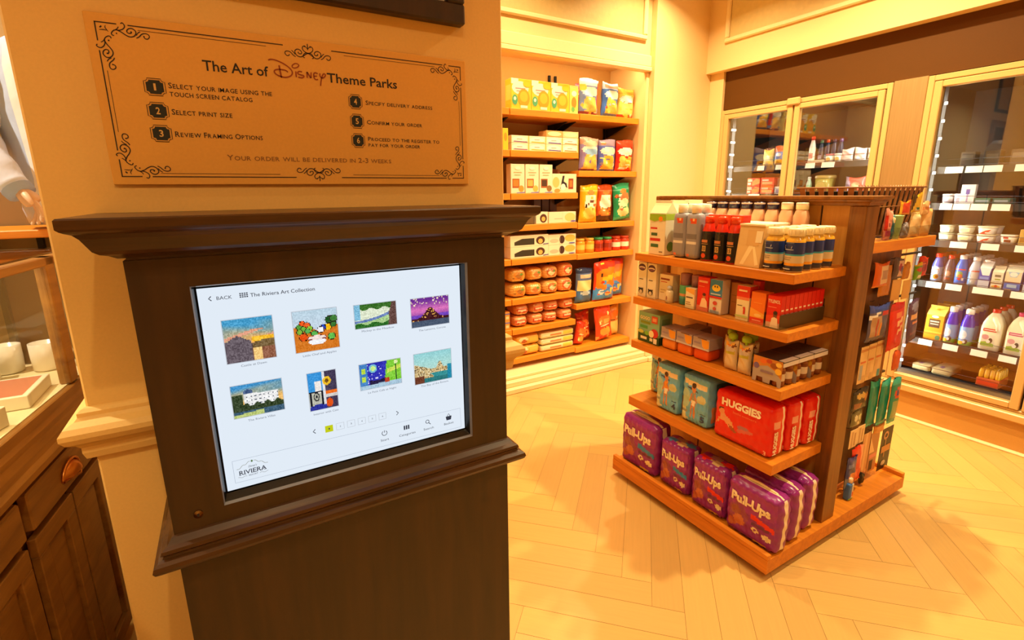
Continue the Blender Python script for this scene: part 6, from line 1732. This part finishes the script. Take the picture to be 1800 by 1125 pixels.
B_TAGS = {0: ((1.281, 1.367), (1.190, 1.269), (1.103, 1.185), (.95, 1.05), (.62, .70), (.4, .48)), 1: ((1.301, 1.362), (1.216, 1.296), (1.133, 1.212), (1.036, 1.117), (.56, .64), (.34, .42)), 2: ((1.194, 1.277), (1.048, 1.129), (.89, .98), (.5, .6)), 3: ((1.281, 1.362), (1.180, 1.260), (.989, 1.127), (.87, .956), (.6, .7), (.3, .4)), 4: ((1.274, 1.348), (1.141, 1.219), (1.000, 1.078), (.87, .949), (.55, .63))}
cooler('wide glass door cooler of milk and dairy at the right edge of the shop', .084, 1.485, B_SH, B_TAGS, None)
A_SH = (1.692, 1.462, 1.20, .95, .70, .45)
A_TAGS = {0: ((2.40, 2.48), (2.17, 2.24), (2.03, 2.12), (2.58, 2.64)), 1: ((2.60, 2.70), (1.9, 2.2)), 2: ((2.5, 2.6), (2.0, 2.1))}
cooler('glass door cooler nearest the pale corner, behind the shelf unit', 1.670, 2.943, A_SH, A_TAGS, None)

def cold(proto, name, label, cat, yc, z, d, xf=3.952, group=None, drz=0):
    return spawn(proto, name, label, cat, (xf + d / 2, yc, z + .0012), GZ + drz, group)
ROWW = ('front one', 'second back', 'third back', 'fourth back')
def wrapF(R, w, z0):
    return lambda x, y, e: ((R + e) * math.sin((x - w / 2) / R), -(R + e) * math.cos((x - w / 2) / R), z0 + y)
def milk_bottle(body, top, cap, art_, R=.033, h=.235, foot=None):
    mb = MB()
    mb.lathe([(R * .9, 0, foot or body), (R, .006, foot or body), (R, .03, body), (R, h * .52, top), (R * .94, h * .62, top), (R * .62, h * .80, top), (R * .55, h * .86)], 24, body, 'gloss')
    w = R * 1.9
    mb.art(art_, w, h * .5, wrapF(R, w, .006), 'gloss', 6)
    cp = MB().lathe([(R * .6, h * .862), (R * .62, h * .97), (R * .5, h)], 18, cap, 'gloss')
    return [('bottle', mb.data('bottle')), ('cap', cp.data('cap'))]
def gable(w, d, h, base, top, front, cap=None, side=()):
    hb = h * .74
    mb = MB().carton(w, d, hb, base, front, side)
    mb.prism([(-d / 2, hb), (d / 2, hb), (.003, h * .93), (-.003, h * .93)], 0, -w / 2, w / 2, top)
    mb.box(-w / 2, w / 2, -.003, .003, h * .93 - .003, h, top)
    pr = [('carton', mb.data('carton'))]
    if cap:
        cp = MB().lathe([(.013, 0), (.013, .014)], 14, cap, 'gloss')
        cp.v = [(x, -d * .24 + y * .6 - z * .6, hb + .036 + z * .75 - y * .4) for x, y, z in cp.v]
        pr.append(('cap', cp.data('cap')))
    return pr
def gallon(capc, labc):
    mb = MB()
    c = (240, 236, 208)
    mb.lathe([(.044, 0), (.049, .006), (.050, .05), (.050, .14), (.046, .17), (.034, .205), (.020, .228), (.0165, .234)], 32, c, 'gloss', power=4.5)
    mb.tube([(-.0, -.020, .212), (.012, -.045, .196), (.030, -.047, .165), (.034, -.0505, .13)], [.010, .0115, .0115, .010], 10, c, 'gloss')
    F = lambda x, y, e: (x - .04, -.0506 - e, .02 + y)
    mb.art([('r', .10, .78, .86, .92, labc), ('r', .08, .08, .84, .62, (226, 222, 206)), ('e', .3, .5, .2, .12, (206, 150, 160)), ('p', [(.08, .08), (.84, .08), (.84, .2), (.4, .3), (.08, .24)], (140, 180, 60)), ('e', .62, .36, .12, .12, (60, 56, 54)), ('e', .5, .3, .12, .08, (236, 232, 226)), ('r', .16, .83, .8, .87, (240, 220, 210))], .08, .13, F)
    cp = MB().lathe([(.0185, .2345), (.0195, .238), (.0195, .254), (.017, .257)], 20, capc, 'gloss')
    return [('jug', mb.data('jug')), ('cap', cp.data('cap'))]
def tub(w, h, base, lid, art_):
    mb = MB().lathe([(w * .40, 0), (w * .44, .004), (w * .5, h * .82)], 28, base, 'gloss', power=3)
    mb.art(art_, w * .8, h * .8, lambda x, y, e: (x - w * .4, -w * .455 - e - .06 * y - .003, y))
    lb = MB().lathe([(w * .515, h * .825), (w * .525, h * .84), (w * .525, h * .95), (w * .47, h)], 28, lid, 'gloss', power=3)
    return [('tub', mb.data('tub')), ('lid', lb.data('lid'))]
# bottom row of cooler: jugs
ORJ = gable(.094, .09, .225, (236, 150, 24), (232, 190, 80), [('r', .2, .50, .82, .84, (56, 50, 34)), ('r', .28, .62, .74, .66, (190, 190, 170)), ('r', .26, .72, .76, .77, (200, 200, 180)), ('e', .5, .94, .2, .05, (226, 226, 230)), ('r', .0, .3, 1, .34, (246, 190, 80)), ('e', .8, .12, .14, .1, (50, 130, 90))], (240, 190, 70))
for r in range(3):
    cold(ORJ, 'juice_carton', 'orange juice carton, %s at the left of the jug row' % ROWW[r], 'carton', 1.292, B_SH[4], .09, 3.955 + r * .097, 'orange juice cartons')
MK = milk_bottle((118, 164, 228), (42, 36, 196), (246, 246, 244), [('e', .4, .55, .3, .25, (206, 220, 240)), ('r', .1, .4, .6, .5, (240, 240, 250)), ('e', .66, .2, .16, .14, (60, 56, 60)), ('e', .56, .18, .1, .08, (240, 236, 230)), ('e', .3, .12, .2, .1, (240, 180, 50))], .0345, .236, (120, 190, 80))
for c, y in enumerate((1.214, 1.134)):
    for r in range(4):
        cold(MK, 'milk_bottle', 'purple topped milk bottle, %s column, %s' % (('left', 'right')[c], ROWW[r]), 'bottle', y, B_SH[4], .07, 3.955 + r * .073, 'purple topped milk bottles')
GA = [gallon((226, 40, 36), (214, 50, 44)), gallon((220, 60, 130), (206, 60, 140))]
for c, y in enumerate((1.018, .902)):
    for r in range(3):
        cold(GA[c], 'milk_jug', 'large white milk jug with %s cap, %s' % (('red', 'pink')[c], ROWW[r]), 'jug', y, B_SH[4], .10, 3.957 + r * .108, 'large white milk jugs')
for r in range(2):
    cold(gallon((60, 90, 200), (60, 90, 190)), 'milk_jug', 'large white milk jug with blue cap in the far right door, %s' % ROWW[r], 'jug', .66, B_SH[4], .10, 3.957 + r * .108, 'large white milk jugs')
# fourth row: bottles and cartons
RC = milk_bottle((150, 176, 228), (84, 96, 196), (226, 40, 30), [('e', .5, .72, .42, .3, (226, 230, 240)), ('r', .3, .74, .8, .86, (220, 170, 170)), ('e', .62, .3, .26, .18, (200, 130, 30)), ('r', .55, .2, .8, .36, (120, 70, 20))], .0285, .182)
DB = milk_bottle((96, 76, 76), (80, 66, 80), (216, 34, 26), [('e', .5, .6, .3, .2, (170, 130, 110)), ('r', .2, .2, .8, .3, (150, 60, 40))], .0255, .178)
BL = milk_bottle((28, 112, 226), (36, 100, 214), (244, 240, 236), [('r', .0, .92, 1, 1, (220, 70, 70)), ('e', .5, .62, .3, .22, (120, 160, 110)), ('e', .6, .5, .2, .14, (206, 110, 70)), ('p', [(.3, .3), (.5, .36), (.8, .5), (.6, .2)], (206, 50, 40)), ('r', .74, .2, .9, .4, (236, 236, 240))], .0305, .182)
SB = milk_bottle((190, 196, 206), (180, 190, 210), (240, 236, 232), [('r', .0, .9, 1, 1, (206, 90, 80)), ('r', 0, 0, .3, .9, (80, 150, 220)), ('r', .35, .3, .9, .8, (200, 196, 196))], .0305, .178)
for pr, y, nm, dd in ((RC, 1.338, 'pale blue milk bottle with red cap', .06), (DB, 1.273, 'dark chocolate milk bottle with red cap', .054), (BL, 1.215, 'bright blue milk bottle with white cap', .064), (SB, 1.150, 'silver and blue milk bottle with white cap', .064)):
    for r in range(4):
        cold(pr, 'milk_bottle', nm + ', ' + ROWW[r] + ' of its column', 'bottle', y, B_SH[3], dd, 3.955 + r * .068, 'small milk bottles')
BC = gable(.052, .06, .158, (40, 70, 186), (226, 230, 236), [('p', [(0, 1), (1, 1), (.9, .62), (.3, .62)], (232, 232, 236)), ('r', .1, .42, .9, .55, (120, 150, 226)), ('r', 0, 0, 1, .36, (190, 196, 216)), ('r', 0, .36, 1, .40, (40, 60, 140))], (236, 236, 240))
CC = gable(.050, .06, .135, (226, 218, 196), (236, 232, 216), [('r', .25, .70, .8, .84, (110, 110, 96)), ('r', .3, .52, .8, .6, (150, 160, 80)), ('r', 0, .30, 1, .36, (90, 70, 60)), ('e', .5, .12, .4, .08, (226, 170, 60)), ('e', .5, .15, .14, .08, (206, 60, 40))])
WC = gable(.070, .065, .148, (34, 98, 200), (216, 214, 200), [('r', 0, .44, 1, 1, (222, 210, 180)), ('p', [(.15, 1), (.3, .72), (.7, .72), (.85, 1)], (150, 190, 226)), ('e', .5, .86, .24, .12, (236, 236, 230)), ('r', 0, .42, 1, .46, (120, 70, 50)), ('r', .2, .15, .8, .32, (160, 196, 230)), ('r', .1, .02, .5, .06, (206, 170, 110))])
for pr, y, nm, dd in ((BC, 1.095, 'blue and white milk carton', .06), (CC, 1.036, 'cream milk carton with a red berry', .06), (WC, .968, 'wide blue footed cream carton', .065)):
    for r in range(4):
        cold(pr, 'milk_carton', nm + ', ' + ROWW[r] + ' of its column', 'carton', y, B_SH[3], dd, 3.957 + r * .069, 'small milk cartons')
cold(BC, 'milk_carton', 'blue and white milk carton at the door stile, right of the cream ones', 'carton', .895, B_SH[3], .06, 3.957, 'small milk cartons')
for k in range(3):
    cold(WC, 'milk_carton', 'wide blue footed cream carton in the far right door, %s from the left' % ORD[k], 'carton', .68 - k * .09, B_SH[3], .065, 3.957, 'small milk cartons')
# third row: stacked tubs
T1 = tub(.070, .048, (222, 226, 206), (206, 216, 190), [('r', .1, .2, .9, .7, (236, 236, 226))])
T2 = tub(.074, .049, (216, 218, 206), (222, 214, 186), [('r', .1, .3, .9, .8, (226, 226, 180))])
T3 = tub(.084, .050, (228, 222, 216), (232, 222, 190), [('p', [(.1, .1), (.6, .1), (.9, .8), (.5, .6)], (206, 60, 44)), ('r', .5, .2, .9, .4, (232, 206, 190))])
for pr, y, nm in ((T1, 1.328, 'pale green round tub'), (T2, 1.230, 'cream lidded round tub'), (T3, 1.132, 'white and red tub')):
    for r in range(2):
        for q in range(2):
            cold(pr, 'food_tub', '%s, %s of its stack, %s' % (nm, ('lower', 'upper')[r], ('front stack', 'stack behind')[q]), 'tub', y, B_SH[2] + r * .0505, .08, 3.955 + q * .09, 'dairy tubs')
cold(tub(.072, .056, (232, 226, 220), (226, 220, 214), [('r', .3, .3, .8, .6, (120, 50, 30)), ('r', .2, .75, .6, .95, (206, 60, 50))]), 'food_tub', 'single white tub with a brown label, right of the stacks', 'tub', 1.030, B_SH[2], .075, 3.955, 'dairy tubs')
cold(art_box(.05, .06, .09, (206, 170, 90), [('r', .1, .2, .9, .5, (170, 120, 50))]), 'food_box', 'yellow-brown box at the right stile on the tub shelf', 'box', .955, B_SH[2], .06, 3.955)
# second row
cold(art_box(.068, .03, .115, (224, 220, 222), [('r', .36, .5, .64, .76, (110, 90, 160)), ('r', .44, .1, .56, .5, (170, 150, 190)), ('r', .1, .85, .9, .9, (236, 232, 236))]), 'dairy_box', 'upright white box with a purple mark on the upper dairy shelf', 'box', 1.247, B_SH[1], .03, 3.953)
for k in range(2):
    cold(tub(.055, .06, (220, 216, 226), (230, 226, 230), [('e', .5, .5, .3, .3, (190, 170, 190))]), 'food_tub', 'small lilac tub left of the upright white box, %s one' % ('left', 'right')[k], 'tub', 1.348 - k * .060, B_SH[1], .06, 3.955, 'small lilac tubs')
for k in range(3):
    cold(art_box(.075, .1, .034, ((60, 90, 130), (60, 110, 90), (50, 100, 90))[k], [('r', .1, .3, .9, .7, (150, 170, 180))]), 'cheese_pack', '%s low pack %s' % (('blue', 'green', 'dark green')[k], ('behind the lilac tubs', 'right of the upright white box', 'further right on the same dairy shelf')[k]), 'pack', (1.33, 1.175, 1.09)[k], B_SH[1], .1, (4.03, 3.955, 3.955)[k])
# top row, only glimpsed through the reflections
for k in range(5):
    cold(art_box(.07, .08, .10, (96, 84, 66), [('r', .1, .5, .9, .8, (140, 130, 110))]), 'dairy_box', 'dull brown box deep on the highest dairy shelf, %s from the left' % ORD[k], 'box', 1.36 - k * .12, B_SH[0], .08, 4.2, 'dull boxes on the highest dairy shelf')
# floor of the cooler
for k, y in enumerate((1.325, 1.215)):
    mb = MB().rbox(.10, .20, .045, .012, (196, 184, 140), [('r', 0, .8, 1, 1, (150, 130, 90))], (), 10, 8, .002, 'film', top=[('r', .1, .1, .9, .95, (206, 194, 150)), ('e', .4, .25, .22, .08, (130, 100, 150))], seed=k, crump=.002)
    cold([(None, mb.data('paper_pack'))], 'paper_pack', 'flat khaki pack on the cooler floor, %s one' % ('left', 'right')[k], 'pack', y, B_SH[5], .2, 3.96, 'flat khaki packs')
mb = MB().carton(.105, .16, .05, (206, 90, 40), [('r', .05, .2, .95, .8, (226, 60, 30))], [('r', 0, .1, 1, .8, (190, 100, 40))])
for i in range(4):
    for j in range(5):
        mb.lathe([(.0115, .0505), (.0125, .06), (.0125, .09, (236, 190, 50)), (.009, .102), (.009, .108)], 12, (232, 180, 40), 'gloss', -.0385 + i * .0257, -.06 + j * .03)
cold([(None, mb.data('bottle_multipack'))], 'bottle_multipack', 'red tray of small yellow bottles on the cooler floor', 'multipack', .985, B_SH[5], .16, 3.965)
# ---- corner cooler
for k in range(2):
    cold(art_box(.115, .10, .066, (222, 74, 40), [('r', .05, .55, .4, .85, (236, 180, 150)), ('p', [(.4, 0), (1, .3), (1, .8), (.7, .95), (.4, .5)], (240, 140, 70)), ('r', .05, .15, .3, .4, (240, 200, 180))]), 'frozen_box', 'red-orange box in the corner cooler, %s of the left pair' % ('lower', 'upper')[k], 'box', 2.685, A_SH[1] + k * .0675, .10, 3.955, 'red-orange frozen boxes')
    cold(art_box(.115, .10, .066, (226, 84, 44), [('r', .1, .2, .9, .5, (244, 170, 120)), ('r', .1, .6, .6, .8, (240, 200, 180))]), 'frozen_box', 'red-orange box in the corner cooler, %s of the right pair' % ('lower', 'upper')[k], 'box', 2.560, A_SH[1] + k * .0675, .10, 3.955, 'red-orange frozen boxes')
cold(art_box(.06, .08, .06, (206, 214, 226), [('r', .2, .2, .8, .7, (120, 140, 190))]), 'frozen_box', 'small white and blue box right of the red-orange frozen boxes', 'box', 2.46, A_SH[1], .08, 3.955)
cold(nbag(.085, .15, .05, (70, 110, 200), [('r', 0, .7, 1, 1, (226, 90, 50)), ('r', .1, .0, .9, .3, (236, 180, 60)), ('e', .5, .55, .3, .1, (230, 230, 240))], 71, 'bag'), 'frozen_bag', 'blue and orange bag by the door split of the corner cooler', 'bag', 2.49, A_SH[0], .05, 3.958)
cold(nbag(.09, .13, .04, (226, 190, 90), [('r', .2, .3, .8, .6, (236, 220, 180))], 72, 'bag'), 'frozen_bag', 'pale yellow bag left of the blue and orange bag', 'bag', 2.585, A_SH[0], .04, 3.958)
WB = milk_bottle((230, 226, 222), (226, 220, 214), (214, 50, 40), [('r', .1, .3, .9, .7, (206, 120, 110))], .022, .20)
cold(WB, 'drink_bottle', 'slim white bottle with red cap in the corner cooler', 'bottle', 2.262 - .03, A_SH[0], .046, 3.955)
for k in range(4):
    cold(milk_bottle((50, 56, 80), (60, 66, 90), ((60, 120, 90), (214, 90, 50), (60, 60, 80), (90, 80, 130))[k], [('r', .1, .3, .9, .6, (150, 160, 180))], .020, .17), 'drink_bottle', 'dark slim bottle with %s cap in the corner cooler' % ('green', 'orange', 'black', 'violet')[k], 'bottle', 2.18 - k * .046, A_SH[0], .042, 3.985, 'dark slim bottles')
cold(art_box(.12, .03, .022, (226, 214, 196), []), 'flat_box', 'low white box before the dark slim bottles', 'box', 2.205 - .02, A_SH[0], .03, 3.950)
for k in range(2):
    cold(tub(.055, .062, (236, 226, 222), (190, 110, 120) if k == 0 else (222, 214, 216), [('e', .5, .45, .34, .3, (226, 190, 120))]), 'ice_cream_tub', 'small white tub with %s lid in the corner cooler' % ('pink', 'pale')[k], 'tub', 2.095 - k * .062, A_SH[0], .06, 3.952, 'small white tubs')
for k in range(3):
    cold(nbag(.08, .09, .03, ((226, 206, 210), (216, 210, 216), (226, 214, 206))[k], [('r', .1, .4, .9, .6, (226, 170, 170))], 80 + k, 'bag'), 'frozen_bag', 'pale pink frozen bag at the right of the corner cooler, %s from the left' % ORD[k], 'bag', 1.97 - k * .085, A_SH[0], .03, 3.955, 'pale pink frozen bags')
cold(tub(.125, .14, (150, 140, 70), (170, 150, 90), [('e', .5, .5, .36, .3, (190, 170, 100))]), 'ice_cream_tub', 'big olive tub on the lower visible shelf of the corner cooler', 'tub', 2.13, A_SH[1], .13, 3.955)
cold(milk_bottle((140, 190, 160), (160, 200, 190), (220, 226, 230), [], .02, .13), 'drink_bottle', 'pale green bottle left of the big olive tub', 'bottle', 2.225, A_SH[1], .04, 3.955)
cold(nbag(.14, .12, .06, (216, 80, 70), [('p', [(0, 0), (.5, 0), (.2, 1), (0, 1)], (150, 140, 180)), ('e', .6, .5, .2, .2, (230, 140, 110))], 90, 'bag'), 'frozen_bag', 'red and lilac bag at the right of the lower visible shelf', 'bag', 1.90, A_SH[1], .06, 3.958)
cold(art_box(.05, .05, .04, (110, 90, 210), [('r', .2, .2, .8, .8, (160, 140, 230))]), 'frozen_box', 'tiny violet box beside the red and lilac bag', 'box', 2.015, A_SH[1], .05, 3.955)
for k in range(5):
    cold(art_box(.10, .10, .12, ((190, 90, 60), (90, 110, 160), (200, 190, 150), (110, 140, 100), (200, 150, 80))[k], [('r', .1, .4, .9, .7, (226, 214, 190))]), 'frozen_box', '%s box half hidden behind the gondola cap in the corner cooler' % ('rust', 'blue', 'cream', 'green', 'ochre')[k], 'box', 2.82 - k * .22, A_SH[2], .10, 3.955, 'boxes on the hidden cooler shelf')

# ================================================================== CEILING LAMPS AND PICTURES BEHIND THE CAMERA
for k, (x, y, p) in enumerate(DOWNLIGHTS):
    o = thing('ceiling_downlight', 'unseen round recessed ceiling lamp with a white ring, %s of the set' % ORD[k], 'lamp', (x, y, CEIL - .03), 0, 'recessed ceiling lamps')
    part('trim_ring', MB().lathe([(.085, .0), (.10, .004), (.10, .029), (.085, .029), (.075, .006), (.085, 0)], 28, (236, 230, 220), 'matte', cap=False), o)
    part('lens', MB().lathe([(.074, .012), (.074, .016)], 24, (255, 250, 240), 'lamp_warm'), o)
    ld = bpy.data.lights.new('downlight_lamp', 'AREA'); ld.shape = 'DISK'; ld.size = .07; ld.energy = p; ld.color = WARM if k != 6 else (1, .88, .66); ld.spread = 2.3
    lo = link(bpy.data.objects.new('downlight_lamp', ld), o); lo.location = (0, 0, -.002)
o = thing('picture_frame', 'black framed picture above the brown door at the far left of the shop', 'picture', (-2.99, 3.138, 2.62))
mb = MB(); w, h = .56, .56
for q in ((-w / 2, w / 2, 0, .045), (-w / 2, w / 2, h - .045, h), (-w / 2, -w / 2 + .045, .045, h - .045), (w / 2 - .045, w / 2, .045, h - .045)):
    mb.box(q[0], q[1], -.03, 0, q[2], q[3], mat='wire_black', b=.003)
part('frame', mb, o)
part('picture_print', MB().box(-w / 2 + .045, w / 2 - .045, -.012, -.002, .045, h - .045, (206, 166, 90), 'matte'), o)
bpy.context.view_layer.update()
